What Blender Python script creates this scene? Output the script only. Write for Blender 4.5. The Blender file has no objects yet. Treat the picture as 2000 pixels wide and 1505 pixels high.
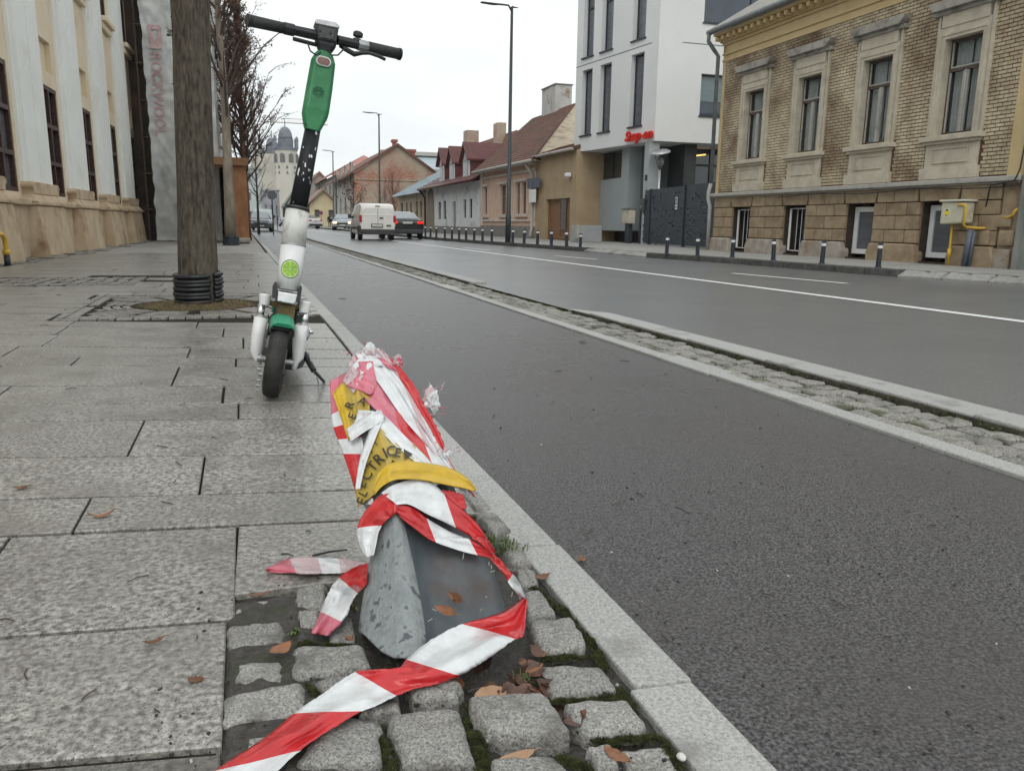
import bpy, bmesh, math, random
from mathutils import Vector, Matrix, noise
random.seed(7)
SC = bpy.context.scene
COL = SC.collection
R_ = math.radians
# ---------------------------------------------------------------- camera
CX, CY, FPX, CAMH = 1000.0, 752.5, 1540.0, 0.60
def _cam_axes():
    y = Vector((472 - CX, CY - 432, -FPX)).normalized()
    q = Vector((1472 - CX, CY - 446, -FPX))
    z = q.cross(y).normalized()
    if z.y < 0: z = -z
    x = y.cross(z)
    return x, y, z
_ax = _cam_axes()
ROT = Matrix((_ax[0], _ax[1], _ax[2]))          # camera vector -> world vector
CAMP = Vector((0, 0, CAMH))
cam_d = bpy.data.cameras.new('camera')
cam = bpy.data.objects.new('camera', cam_d); COL.objects.link(cam)
cam.matrix_world = Matrix.Translation(CAMP) @ ROT.to_4x4()
cam_d.sensor_fit = 'HORIZONTAL'; cam_d.sensor_width = 36.0
cam_d.lens = FPX / 2000.0 * 36.0
cam_d.clip_start = 0.05; cam_d.clip_end = 3000
SC.camera = cam
SC.view_settings.view_transform = 'Standard'; SC.view_settings.look = 'None'
SC.view_settings.gamma = 1.0; SC.view_settings.exposure = 0.3
SC.view_settings.use_curve_mapping = False
# ---------------------------------------------------------------- sky and sun (overcast)
SUN_EL, SUN_ROT = 48.0, 200.0
W = bpy.data.worlds.new('World'); SC.world = W; W.use_nodes = True
nt = W.node_tree; nt.nodes.clear()
out = nt.nodes.new('ShaderNodeOutputWorld'); bg = nt.nodes.new('ShaderNodeBackground')
sky = nt.nodes.new('ShaderNodeTexSky'); sky.sky_type = 'NISHITA'; sky.sun_disc = False
sky.sun_elevation = R_(SUN_EL); sky.sun_rotation = R_(SUN_ROT); sky.dust_density = 5; sky.air_density = 1.2
tc = nt.nodes.new('ShaderNodeTexCoord'); mp = nt.nodes.new('ShaderNodeMapping')
mp.inputs['Scale'].default_value = (1.1, 1.1, 3.2)
nz = nt.nodes.new('ShaderNodeTexNoise'); nz.inputs['Scale'].default_value = 2.3; nz.inputs['Detail'].default_value = 5
nz.inputs['Roughness'].default_value = 0.45
cr = nt.nodes.new('ShaderNodeValToRGB')
cr.color_ramp.elements[0].position = 0.33; cr.color_ramp.elements[0].color = (8.8, 9.35, 9.5, 1)
cr.color_ramp.elements[1].position = 0.60; cr.color_ramp.elements[1].color = (11.0, 11.4, 11.35, 1)
mx = nt.nodes.new('ShaderNodeMix'); mx.data_type = 'RGBA'; mx.inputs[0].default_value = 0.93
nt.links.new(tc.outputs['Generated'], mp.inputs[0]); nt.links.new(mp.outputs[0], nz.inputs['Vector'])
nt.links.new(nz.outputs['Fac'], cr.inputs[0])
nt.links.new(sky.outputs[0], mx.inputs[6]); nt.links.new(cr.outputs[0], mx.inputs[7])
nt.links.new(mx.outputs[2], bg.inputs['Color']); nt.links.new(bg.outputs[0], out.inputs[0])
bg.inputs['Strength'].default_value = 0.088
sd = bpy.data.lights.new('sun', 'SUN'); sd.energy = 0.7; sd.angle = R_(35); sd.color = (1, 0.97, 0.93)
sun = bpy.data.objects.new('sun', sd); COL.objects.link(sun)
# sky texture rotation: azimuth measured from +Y clockwise
_a = R_(SUN_ROT); _e = R_(SUN_EL)
sdir = Vector((math.sin(_a) * math.cos(_e), math.cos(_a) * math.cos(_e), math.sin(_e)))
sun.rotation_euler = sdir.to_track_quat('Z', 'Y').to_euler()
# ---------------------------------------------------------------- projection of the photograph's points on real planes
def ray(px, py):
    return ROT @ Vector((px - CX, CY - py, -FPX))
def G(px, py, z=0.0):
    d = ray(px, py); t = (z - CAMH) / d.z
    return Vector((d.x * t, d.y * t, z))
def Y_(px, py, y):
    d = ray(px, py); return CAMP + d * (y / d.y)
def X_(px, py, x):
    d = ray(px, py); return CAMP + d * (x / d.x)
# ---------------------------------------------------------------- objects
MI = {}
def inv(o):
    return MI.get(o.name, Matrix.Identity(4))
def tag(o, label=None, cat=None, group=None, kind=None):
    if label: o['label'] = label
    if cat: o['category'] = cat
    if group: o['group'] = group
    if kind: o['kind'] = kind
    return o
def root(name, loc, label=None, cat=None, group=None, rotz=0.0, kind=None):
    o = bpy.data.objects.new(name, None); COL.objects.link(o)
    o.location = loc; o.rotation_euler = (0, 0, rotz); o.empty_display_size = 0.2
    MI[o.name] = (Matrix.Translation(Vector(loc)) @ Matrix.Rotation(rotz, 4, 'Z')).inverted()
    return tag(o, label, cat, group, kind)
class MB:
    def __init__(s): s.v = []; s.f = []; s.m = []; s.uv = []
    def add(s, vs, fs, mi=0, uvs=None):
        b = len(s.v); s.v += [Vector(q) for q in vs]
        for i, f in enumerate(fs):
            s.f.append([b + k for k in f]); s.m.append(mi if not isinstance(mi, list) else mi[i])
            s.uv.append([uvs[k] for k in f] if uvs else None)
        return s
    def hexa(s, p, mi=0):   # 8 points: bottom 4 (ccw), top 4
        return s.add(p, [(3, 2, 1, 0), (4, 5, 6, 7), (0, 1, 5, 4), (1, 2, 6, 5), (2, 3, 7, 6), (3, 0, 4, 7)], mi)
    def box(s, x0, x1, y0, y1, z0, z1, mi=0, M=None):
        p = [(x0, y0, z0), (x1, y0, z0), (x1, y1, z0), (x0, y1, z0), (x0, y0, z1), (x1, y0, z1), (x1, y1, z1), (x0, y1, z1)]
        if M: p = [M @ Vector(q) for q in p]
        return s.hexa(p, mi)
    def prism(s, poly, a, b, mi=0):     # poly: list of points, extruded by vector from a to b (functions or vectors)
        n = len(poly); p = [Vector(q) + Vector(a) for q in poly] + [Vector(q) + Vector(b) for q in poly]
        fs = [tuple(range(n))[::-1], tuple(range(n, 2 * n))] + [(i, (i + 1) % n, n + (i + 1) % n, n + i) for i in range(n)]
        return s.add(p, fs, mi)
    def tube(s, pts, rad, n=8, caps=True, mi=0, flat=1.0):
        pts = [Vector(p) for p in pts]
        if not isinstance(rad, (list, tuple)): rad = [rad] * len(pts)
        ring = []; up = None
        for i, p in enumerate(pts):
            t = (pts[min(i + 1, len(pts) - 1)] - pts[max(i - 1, 0)]).normalized()
            if up is None:
                up = Vector((0, 0, 1)) if abs(t.z) < 0.9 else Vector((1, 0, 0))
            a = t.cross(up).normalized(); b = t.cross(a).normalized(); up = -b
            ring.append([p + (a * math.cos(2 * math.pi * k / n) + b * math.sin(2 * math.pi * k / n) * flat) * rad[i] for k in range(n)])
        vs = [q for r in ring for q in r]; fs = []
        for i in range(len(pts) - 1):
            for k in range(n):
                fs.append((i * n + k, i * n + (k + 1) % n, (i + 1) * n + (k + 1) % n, (i + 1) * n + k))
        if caps:
            fs.append(tuple(range(n))[::-1]); fs.append(tuple((len(pts) - 1) * n + k for k in range(n)))
        return s.add(vs, fs, mi)
    def loft(s, rings, caps=True, mi=0, closed=True):
        n = len(rings[0]); vs = [q for r in rings for q in r]; fs = []
        for i in range(len(rings) - 1):
            for k in range(n if closed else n - 1):
                fs.append((i * n + k, i * n + (k + 1) % n, (i + 1) * n + (k + 1) % n, (i + 1) * n + k))
        if caps:
            fs.append(tuple(range(n))[::-1]); fs.append(tuple((len(rings) - 1) * n + k for k in range(n)))
        return s.add(vs, fs, mi)
    def mesh(s, name, mats, M=None, smooth=False):
        me = bpy.data.meshes.new(name)
        vs = [(M @ v) if M else v for v in s.v]
        me.from_pydata([tuple(v) for v in vs], [], s.f)
        if not isinstance(mats, (list, tuple)): mats = [mats]
        for m in mats: me.materials.append(m)
        for i, p in enumerate(me.polygons):
            p.material_index = min(s.m[i], len(mats) - 1); p.use_smooth = smooth
        if any(u for u in s.uv):
            L = me.uv_layers.new(name='UVMap'); k = 0
            for i, f in enumerate(s.f):
                for j in range(len(f)):
                    L.data[k].uv = s.uv[i][j] if s.uv[i] else (0, 0); k += 1
        me.update(); return me
    def build(s, name, mats, parent=None, smooth=False, bevel=0, label=None, cat=None, group=None, kind=None, loc=None, fixn=True, seg=2):
        M = inv_of(parent) if parent else None
        if loc is not None and parent is None:
            M = Matrix.Translation(-Vector(loc))
        me = s.mesh(name, mats, M, smooth)
        if fixn:
            bm = bmesh.new(); bm.from_mesh(me); bmesh.ops.recalc_face_normals(bm, faces=bm.faces); bm.to_mesh(me); bm.free()
        o = bpy.data.objects.new(name, me); COL.objects.link(o)
        if parent: o.parent = parent
        if loc is not None and parent is None: o.location = loc
        if bevel:
            m = o.modifiers.new('bevel', 'BEVEL'); m.width = bevel; m.segments = seg; m.limit_method = 'ANGLE'; m.angle_limit = R_(35)
        return tag(o, label, cat, group, kind)
def inv_of(o):
    M = Matrix.Identity(4)
    while o is not None:
        if o.name in MI: return MI[o.name] @ M
        if o.parent is None: return Matrix.Translation(-o.location)
        M = Matrix.Translation(-o.location) @ M if False else M
        o = o.parent
    return M
def link_mesh(name, me, parent=None, loc=(0, 0, 0), rot=(0, 0, 0), scale=(1, 1, 1), **kw):
    o = bpy.data.objects.new(name, me); COL.objects.link(o)
    if parent: o.parent = parent
    o.location = loc; o.rotation_euler = rot; o.scale = scale
    return tag(o, kw.get('label'), kw.get('cat'), kw.get('group'), kw.get('kind'))
def kids(o, table={}):
    return list(o.children)
def copy_tree(o, parent=None):
    c = o.copy(); COL.objects.link(c)
    if parent: c.parent = parent
    for ch in list(o.children):
        copy_tree(ch, c)
    return c
def subdiv(o, lv=1):
    m = o.modifiers.new('sub', 'SUBSURF'); m.levels = lv; m.render_levels = lv; return o
# ---------------------------------------------------------------- materials
def mat(name, c1, c2=None, scale=6.0, rough=0.75, bump=0.0, bscale=None, metal=0.0, spec=0.5, detail=6, lo=0.35, hi=0.65,
        stain=None, sscale=1.5, slo=0.5, shi=0.7, srough=None, stretch=(1, 1, 1), objvar=0.0, speck=None, spscale=300, splo=0.62, sphi=0.7,
        coat=0.0, alpha=1.0, emis=None, estr=0.0, trans=0.0, bdist=0.01, world=False):
    m = bpy.data.materials.new(name); m.use_nodes = True
    t = m.node_tree; N = t.nodes; L = t.links; b = N['Principled BSDF']
    b.inputs['Roughness'].default_value = rough; b.inputs['Metallic'].default_value = metal
    b.inputs['Specular IOR Level'].default_value = spec; b.inputs['Coat Weight'].default_value = coat
    b.inputs['Alpha'].default_value = alpha
    if trans: b.inputs['Subsurface Weight'].default_value = 0.0
    co = N.new('ShaderNodeTexCoord'); mp = N.new('ShaderNodeMapping'); mp.inputs['Scale'].default_value = stretch
    if world:
        ge = N.new('ShaderNodeNewGeometry'); src = ge.outputs['Position']
    else:
        src = co.outputs['Object']
    oi = N.new('ShaderNodeObjectInfo')
    vm = N.new('ShaderNodeVectorMath'); vm.operation = 'ADD'
    sc = N.new('ShaderNodeVectorMath'); sc.operation = 'SCALE'; sc.inputs['Scale'].default_value = 37.0 if (objvar and not world) else 0.0
    cb = N.new('ShaderNodeCombineXYZ')
    for k in range(3): L.new(oi.outputs['Random'], cb.inputs[k])
    L.new(cb.outputs[0], sc.inputs[0]); L.new(src, vm.inputs[0]); L.new(sc.outputs[0], vm.inputs[1])
    L.new(vm.outputs[0], mp.inputs[0]); vec = mp.outputs[0]
    def noise_(s, d=detail, r=0.6):
        n = N.new('ShaderNodeTexNoise'); n.inputs['Scale'].default_value = s; n.inputs['Detail'].default_value = d
        n.inputs['Roughness'].default_value = r; L.new(vec, n.inputs['Vector']); return n.outputs['Fac']
    def ramp(f, a, bb):
        r = N.new('ShaderNodeMapRange'); r.inputs['From Min'].default_value = a; r.inputs['From Max'].default_value = bb
        L.new(f, r.inputs['Value']); return r.outputs[0]
    def mixc(f, a, bb):
        x = N.new('ShaderNodeMix'); x.data_type = 'RGBA'
        if hasattr(f, 'links') or hasattr(f, 'is_linked'): L.new(f, x.inputs[0])
        else: x.inputs[0].default_value = f
        for i, c in ((6, a), (7, bb)):
            if isinstance(c, tuple): x.inputs[i].default_value = (c[0], c[1], c[2], 1)
            else: L.new(c, x.inputs[i])
        return x.outputs[2]
    col = c1; rsock = None
    if c2: col = mixc(ramp(noise_(scale), lo, hi), c1, c2)
    if speck: col = mixc(ramp(noise_(spscale, 2, 0.5), splo, sphi), col, speck)
    if stain:
        f = ramp(noise_(sscale, 5, 0.62), slo, shi)
        col = mixc(f, col, stain)
        if srough is not None:
            x = N.new('ShaderNodeMapRange'); L.new(f, x.inputs['Value']); x.inputs['To Min'].default_value = rough; x.inputs['To Max'].default_value = srough
            L.new(x.outputs[0], b.inputs['Roughness'])
    if objvar:
        x = N.new('ShaderNodeMapRange'); L.new(oi.outputs['Random'], x.inputs['Value'])
        x.inputs['To Min'].default_value = 1 - objvar; x.inputs['To Max'].default_value = 1 + objvar
        h = N.new('ShaderNodeHueSaturation'); L.new(x.outputs[0], h.inputs['Value'])
        if isinstance(col, tuple): h.inputs['Color'].default_value = (col[0], col[1], col[2], 1)
        else: L.new(col, h.inputs['Color'])
        col = h.outputs[0]
    if isinstance(col, tuple): b.inputs['Base Color'].default_value = (col[0], col[1], col[2], 1)
    else: L.new(col, b.inputs['Base Color'])
    if bump:
        bn = N.new('ShaderNodeBump'); bn.inputs['Strength'].default_value = bump; bn.inputs['Distance'].default_value = bdist
        L.new(noise_(bscale or scale * 2, 5, 0.6), bn.inputs['Height']); L.new(bn.outputs[0], b.inputs['Normal'])
    if emis:
        b.inputs['Emission Color'].default_value = (emis[0], emis[1], emis[2], 1); b.inputs['Emission Strength'].default_value = estr
    m['vec'] = 0
    return m
M = {}
M['slab'] = mat('granite_slab', (.078, .072, .062), (.47, .452, .41), 98, .36, .25, 130, lo=.34, hi=.66, speck=(.05, .046, .04), spscale=300, splo=.57, sphi=.70,
                stain=(.15, .14, .122), sscale=5, slo=.42, shi=.8, srough=.24, objvar=.06, detail=7, bdist=.002)
M['kerb'] = mat('granite_kerb', (.29, .29, .28), (.44, .44, .42), 170, .65, .3, 200, lo=.35, hi=.65, speck=(.19, .19, .18), spscale=260, splo=.6, sphi=.68,
                stain=(.17, .165, .155), sscale=5, slo=.57, shi=.75, srough=.45, objvar=.07, detail=2, bdist=.002)
M['cobble'] = mat('granite_cobble', (.15, .146, .136), (.38, .372, .35), 240, .6, .9, 60, lo=.32, hi=.66, speck=(.07, .068, .064), spscale=420, splo=.55, sphi=.68,
                  stain=(.10, .094, .082), sscale=16, slo=.5, shi=.72, srough=.5, objvar=.13, detail=3, bdist=.006)
M['bed'] = mat('wet_grit', (.032, .029, .025), (.075, .068, .06), 60, .5, 1.0, 90, speck=(.3, .29, .27), spscale=160, splo=.72, sphi=.76, stain=(.035, .04, .018), sscale=9, slo=.5, shi=.62)
M['moss'] = mat('moss', (.024, .032, .010), (.085, .098, .026), 90, .9, .6, 200, detail=3)
M['bike'] = mat('bike_lane_asphalt', (.012, .011, .0115), (.165, .156, .158), 185, .30, .6, 160, lo=.38, hi=.66, speck=(.34, .33, .31), spscale=70, splo=.80, sphi=.82,
                stain=(.078, .070, .069), sscale=1.1, slo=.45, shi=.75, srough=.22, detail=4, bdist=.010, world=True)
M['road'] = mat('road_asphalt', (.085, .088, .092), (.20, .204, .21), 90, .30, .25, 120, lo=.3, hi=.7, stain=(.115, .118, .122), sscale=.5, slo=.45, shi=.7, srough=.36,
                detail=4, bdist=.003, world=True)
M['ground'] = mat('far_ground', (.09, .09, .088), (.14, .14, .13), 2, .8, world=True)
M['line'] = mat('road_paint', (.72, .73, .72), (.5, .51, .5), 30, .6, .2, 80, lo=.45, hi=.8)
M['sett'] = mat('sett_stone', (.12, .115, .10), (.33, .32, .29), 120, .7, .6, 60, stain=(.06, .065, .03), sscale=8, slo=.52, shi=.66, objvar=.18, detail=3, bdist=.005)
M['pave'] = mat('right_pavement', (.22, .215, .205), (.33, .325, .31), 20, .75, .3, 60, stain=(.13, .125, .12), sscale=1.5, slo=.5, shi=.7)
M['darkkerb'] = mat('dark_kerb', (.05, .05, .048), (.11, .11, .1), 12, .7, .3, 40, objvar=.1)
M['black'] = mat('black_plastic', (.013, .013, .015), (.03, .03, .033), 30, .45, .1, 200)
M['blackpaint'] = mat('black_paint', (.008, .010, .013), (.014, .016, .018), 40, .5, .08, 90, spec=.3, speck=(.75, .75, .73), spscale=58, splo=.655, sphi=.665, stretch=(1, 1, .45))
M['rubber'] = mat('tyre_rubber', (.012, .012, .012), (.035, .033, .03), 25, .62, .3, 120)
M['green'] = mat('green_plastic', (.018, .155, .055), (.03, .215, .08), 14, .38, .12, 120, stain=(.05, .25, .12), sscale=10, slo=.6, shi=.8)
M['fender'] = mat('teal_green_fender', (.03, .24, .13), (.04, .30, .17), 12, .45, .05, 60)
M['white'] = mat('dirty_white_paint', (.60, .60, .57), (.72, .72, .70), 12, .42, .06, 60, stain=(.30, .29, .26), sscale=34, slo=.54, shi=.74, stretch=(1, 1, .5))
M['whitec'] = mat('white_paint', (.68, .685, .68), (.76, .765, .76), 8, .35, .04, 60, stain=(.45, .44, .42), sscale=14, slo=.66, shi=.8)
M['chrome'] = mat('brushed_chrome', (.55, .56, .56), (.7, .7, .7), 30, .22, .05, 80, metal=1.0)
M['steel'] = mat('dull_steel', (.32, .33, .34), (.48, .49, .5), 30, .4, .1, 60, metal=.8)
M['rust'] = mat('rusty_frame', (.12, .075, .03), (.24, .17, .07), 40, .7, .3, 60)
# ================================================================ SETTING
PAVZ, ROADZ = 0.09, -0.008
g = MB(); g.add([(-500, -60, -.25), (500, -60, -.25), (500, 900, -.25), (-500, 900, -.25)], [(0, 1, 2, 3)])
g.build('ground', M['ground'], kind='structure')
def strip(name, xa, xb, y0, y1, z, mt, n=60, zf=None):
    mb = MB(); vs = []; fs = []
    for i in range(n + 1):
        y = y0 + (y1 - y0) * (i / n) ** 1.6
        for x in (xa, xb): vs.append((x, y, z))
    for i in range(n): fs.append((2 * i, 2 * i + 1, 2 * i + 3, 2 * i + 2))
    mb.add(vs, fs); return mb.build(name, mt, kind='structure')
strip('bike_lane', .545, 1.905, -1.5, 170, -.012, M['bike'])
road = MB(); road.add([(2.26, -3, ROADZ), (10.2, -3, ROADZ), (10.2, 600, ROADZ), (-4, 600, ROADZ), (-4, 170, ROADZ), (2.26, 170, ROADZ)], [(0, 1, 2, 3, 4, 5)])
roado = road.build('road', M['road'], kind='structure')
# painted lines
def line_quad(y0, y1, xa, xb, w, z=ROADZ + .004):
    mb = MB(); mb.box(xa - w / 2, xa + w / 2, y0, y1, z - .003, z); return mb
mb = MB(); mb.add([(5.03, -2, ROADZ + .004), (5.15, -2, ROADZ + .004), (5.13, 150, ROADZ + .004), (5.01, 150, ROADZ + .004)], [(0, 1, 2, 3)])
ln = mb.build('painted_line', M['line'], roado)
for (pa, pb) in (((1430, 534), (1655, 554)), ((1085, 500), (1168, 507)), ((905, 484), (958, 489))):
    A = G(*pa, ROADZ); B = G(*pb, ROADZ); d = (A - B).normalized(); n_ = Vector((-d.y, d.x, 0)) * .05
    mb = MB(); z = Vector((0, 0, .004))
    mb.add([A - n_ + z, A + n_ + z, B + n_ + z, B - n_ + z], [(0, 1, 2, 3)]); mb.build('painted_dash', M['line'], roado)
# ---------------------------------------------------------------- left sidewalk
side = root('sidewalk', (0, 0, 0), kind='structure')
mb = MB(); xq = G(441, 1211).x - .006; mb.add([(-6, -2, -.0085), (xq, -2, -.0085), (xq, 1.38, -.0085), (-6, 1.38, -.0085), (.458, 1.38, -.0085), (.458, 170, -.0085), (-6, 170, -.0085)], [(0, 1, 2, 3), (3, 4, 5, 6)])
mb.build('bedding', mat('joint_mud', (.018, .016, .013), (.035, .031, .026), 30, .8, .5, 90, spec=.1), side)
mb = MB(); mb.add([(-6, 16, .0), (.41, 16, .0), (.41, 170, .0), (-6, 170, .0)], [(0, 1, 2, 3)])
mb.build('far_paving', mat('far_paving', (.22, .21, .19), (.36, .35, .325), 18, .6, .3, 30, stain=(.15, .145, .13), sscale=1.2, srough=.4), side)
def wallx(y):            # foot of the left building
    return -3.086 + (y - 12.26) * .0335
def row(p, q):
    A = G(*p); B = G(*q); b = (B.y - A.y) / (B.x - A.x); return (A.y - b * A.x, b)
rows = [row((0, 1499), (378, 1468)), row((0, 1245), (441, 1211)), row((0, 1047), (698, 1014)), row((0, 974), (677, 956)),
        row((0, 893), (682, 885)), row((0, 822), (660, 815)), row((0, 790), (650, 785)), row((0, 753), (640, 753)), row((0, 713), (640, 717)),
        row((0, 695), (640, 700)), row((0, 675), (640, 682)), row((0, 652), (640, 660)), row((0, 636), (640, 643))]
a0, b0 = rows[0]; rows.insert(0, (a0 - .27, b0)); rows.insert(0, (a0 - .6, b0))
rng = random.Random(3)
while rows[-1][0] < 16:
    a, b = rows[-1]; rows.append((a + rng.choice([.2, .28, .36, .3, .42]), b * .93))
joints = {2: [-9], 3: [(20, 1047), (464, 1029)], 4: [(176, 974)], 5: [(400, 892)], 6: [(281, 822)], 7: [(466, 790)], 8: [(438, 753)], 9: [(350, 716), (5, 713)],
          10: [(461, 700)], 11: [(372, 680), (30, 680)], 12: [(118, 652), (475, 660)]}
TREE1 = G(388, 597); TREE2 = G(452, 482)
def slab_mesh(p):  # four corners ccw, top at z
    mb = MB(); t = .06
    mb.hexa([Vector((q[0], q[1], -t)) for q in p] + [Vector((q[0], q[1], q[2])) for q in p]); return mb
nsl = 0
M['mudslab'] = mat('muddy_granite_slab', (.045, .041, .035), (.25, .238, .212), 98, .45, .3, 160, lo=.32, hi=.66, speck=(.05, .045, .04), spscale=260, splo=.58, sphi=.68, stain=(.085, .079, .068), sscale=5, slo=.36, shi=.70, detail=6, bdist=.002)
for i in range(len(rows) - 1):
    (a, b), (a2, b2) = rows[i], rows[i + 1]
    y_mid = (a + a2) / 2
    xl = wallx(y_mid) + .25; xr = .4535
    if i <= 1: xr = G(441, 1300).x
    if i == 2: xr = G(443, 1300).x
    if i == 0: xr = -.12
    xs = []
    for q in joints.get(i, []):
        if q != -9: xs.append(G(*q).x)
    if not xs and i != 2 and i > 2: xs = [rng.uniform(-.9, .2)]
    if i == 2: xs = [-1.2]
    xs.sort()
    while xs and xs[0] > xl + .5: xs.insert(0, xs[0] - rng.uniform(.65, 1.1))
    if i > 12:
        while xs[-1] < xr - 1.15: xs.append(xs[-1] + rng.uniform(.6, 1.05))
    xs = [x for x in xs if x > xl + .1 and x < xr - .08]
    ed = [xl] + xs + [xr]
    g_ = .0028 if i < 8 else .0045
    for k in range(len(ed) - 1):
        x0, x1 = ed[k] + g_, ed[k + 1] - g_
        cy = a + b * (x0 + x1) / 2; cx = (x0 + x1) / 2
        # opening of the tree pits
        if cx < -1.05 and 8.1 < cy < 9.25: continue
        yt = (a + a2) / 2 + b * TREE1.x
        if abs(yt - TREE1.y) < .93: segs = [(x0, min(x1, TREE1.x - .79)), (max(x0, TREE1.x + .70), x1)]
        else: segs = [(x0, x1)]
        for (s0, s1) in segs:
            if s1 - s0 < .1: continue
            dz = [rng.uniform(-.0016, .0016) for _ in range(4)]
            gy = .0068; lo = lambda x: a + b * x + gy; hi = lambda x: a2 + b2 * x - gy
            yl = 0
            if i == 3 and k == len(ed) - 2:   # cut slab beside the setts
                p0 = G(455, 1160); p1 = G(640, 1138)
                c = [(p0.x + .002, p0.y, 0), (s1 - .16, p1.y, 0), (s1 - .16, hi(s1 - .16), 0), (s0, hi(s0), 0)]
                c = [(q[0], q[1], dz[j]) for j, q in enumerate(c)]
            else:
                c = [(s0, lo(s0), dz[0]), (s1, lo(s1), dz[1]), (s1, hi(s1), dz[2]), (s0, hi(s0), dz[3])]
            slab_mesh(c).build('paving_slab', M['mudslab'] if i <= 1 and k == len(ed) - 2 else M['slab'], side, bevel=.0022 if i < 16 else 0, seg=1)
            nsl += 1
# ---------------------------------------------------------------- granite kerb between sidewalk and bike lane
kerb = root('kerb', (0, 0, 0), kind='structure')
ys = [.20, G(1336, 1331).y, G(1088, 1062).y, G(945, 930).y, G(855, 832).y]
while ys[-1] < 26: ys.append(ys[-1] + rng.uniform(.5, .75))
for i in range(len(ys) - 1):
    y0, y1 = ys[i] + .0015, ys[i + 1] - .0015
    xi = .462 if y0 > 0.5 else .455
    dx = rng.uniform(-.003, .003)
    mb = MB(); mb.hexa([Vector(q) for q in ((xi + dx, y0 + .006, -.12), (.545 + dx, y0, -.12), (.545 + dx, y1, -.12), (xi + dx, y1 + .006, -.12),
                                             (xi + dx, y0 + .006, .002), (.545 + dx, y0, .001), (.545 + dx, y1, .001), (xi + dx, y1 + .006, .002))])
    mb.build('kerbstone', M['kerb'], kerb, bevel=.004 if i < 14 else 0)
mb = MB(); mb.box(.46, .545, ys[-1] + .01, 170, -.1, .001); mb.build('far_kerb', M['kerb'], kerb)
# ---------------------------------------------------------------- setts round the broken post
patch = root('sett_patch', (0, 0, 0), kind='structure')
mb = MB()
nx, ny = 46, 110
x0_, x1_, y0_, y1_ = -.25, .475, .30, 2.1
for j in range(ny + 1):
    for i in range(nx + 1):
        x = x0_ + (x1_ - x0_) * i / nx; y = y0_ + (y1_ - y0_) * j / ny
        z = -.012 + .006 * noise.noise(Vector((x * 30, y * 30, 0))) + .004 * noise.noise(Vector((x * 90, y * 90, 4)))
        if x < G(441, 1211).x and y > .5: z = -.016
        elif x < .12: z += .012 * min(1, (.12 - x) / .06) * (1 if y < 1.25 else 0)
        hole = math.exp(-(((x - .335) / .06) ** 2 + ((y - .87) / .07) ** 2))
        z -= .035 * hole
        mb.v.append(Vector((x, y, z)))
for j in range(ny):
    for i in range(nx):
        a = j * (nx + 1) + i; mb.f.append([a, a + 1, a + nx + 2, a + nx + 1]); mb.m.append(0); mb.uv.append(None)
mb.build('grit_bed', M['bed'], patch, smooth=True)
def stone(quad, h=.010, name='sett', mt='cobble', par=patch, seed=0, tilt=0, sink=-.05, n=11, base=0.0):
    """irregular rounded stone block from four ground corners"""
    r = random.Random(seed * 13 + 5)
    c = [G(*q) if len(q) == 2 and q[0] > 30 else Vector((q[0], q[1], 0)) for q in quad]
    cen = sum(c, Vector()) / 4
    mb = MB()
    for j in range(n + 1):
        for i in range(n + 1):
            u = i / n; v = j / n
            # push corner parameters towards rounded outline
            p = c[0].lerp(c[1], u).lerp(c[3].lerp(c[2], u), v)
            e = min(u, 1 - u, v, 1 - v)
            uu = abs(2 * u - 1); vv = abs(2 * v - 1)
            k = 1 - .10 * (uu ** 8) * (vv ** 8)
            p = cen + (p - cen) * k * 1.035
            w = noise.noise(Vector((p.x * 55 + seed, p.y * 55, seed * 3.1))) * .0042 + noise.noise(Vector((p.x * 130 + seed, p.y * 130, seed))) * .0032
            edge = 0.0 if e > 0 else -.0085 - .003 * noise.noise(Vector((p.x * 80, p.y * 80, 9 + seed)))
            if 0 < e <= 1.01 / n: edge = -.0012 + .002 * noise.noise(Vector((p.x * 90, p.y * 90, 2 + seed)))
            if e == 0:
                p = p + Vector((noise.noise(Vector((p.x * 75, p.y * 75, seed))), noise.noise(Vector((p.x * 75, p.y * 75, seed + 50))), 0)) * .011
            z = h + w + edge + base + tilt * (p.y - cen.y)
            mb.v.append(Vector((p.x, p.y, z)))
    for j in range(n):
        for i in range(n):
            a = j * (n + 1) + i; mb.f.append([a, a + 1, a + n + 2, a + n + 1]); mb.m.append(0); mb.uv.append(None)
    ringi = [i for i in range(n)] + [n + j * (n + 1) for j in range(n)] + [n * (n + 1) + n - i for i in range(n)] + [(n - j) * (n + 1) for j in range(n)]
    b = len(mb.v)
    for k in ringi:
        q = mb.v[k].copy(); q.z = sink; q.xy = cen.xy + (q.xy - cen.xy) * .97; mb.v.append(q)
    m_ = len(ringi)
    for k in range(m_):
        mb.f.append([ringi[k], b + k, b + (k + 1) % m_, ringi[(k + 1) % m_]]); mb.m.append(0); mb.uv.append(None)
    o = mb.build(name, M[mt], par, smooth=True)
    return subdiv(o, 1)
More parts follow.
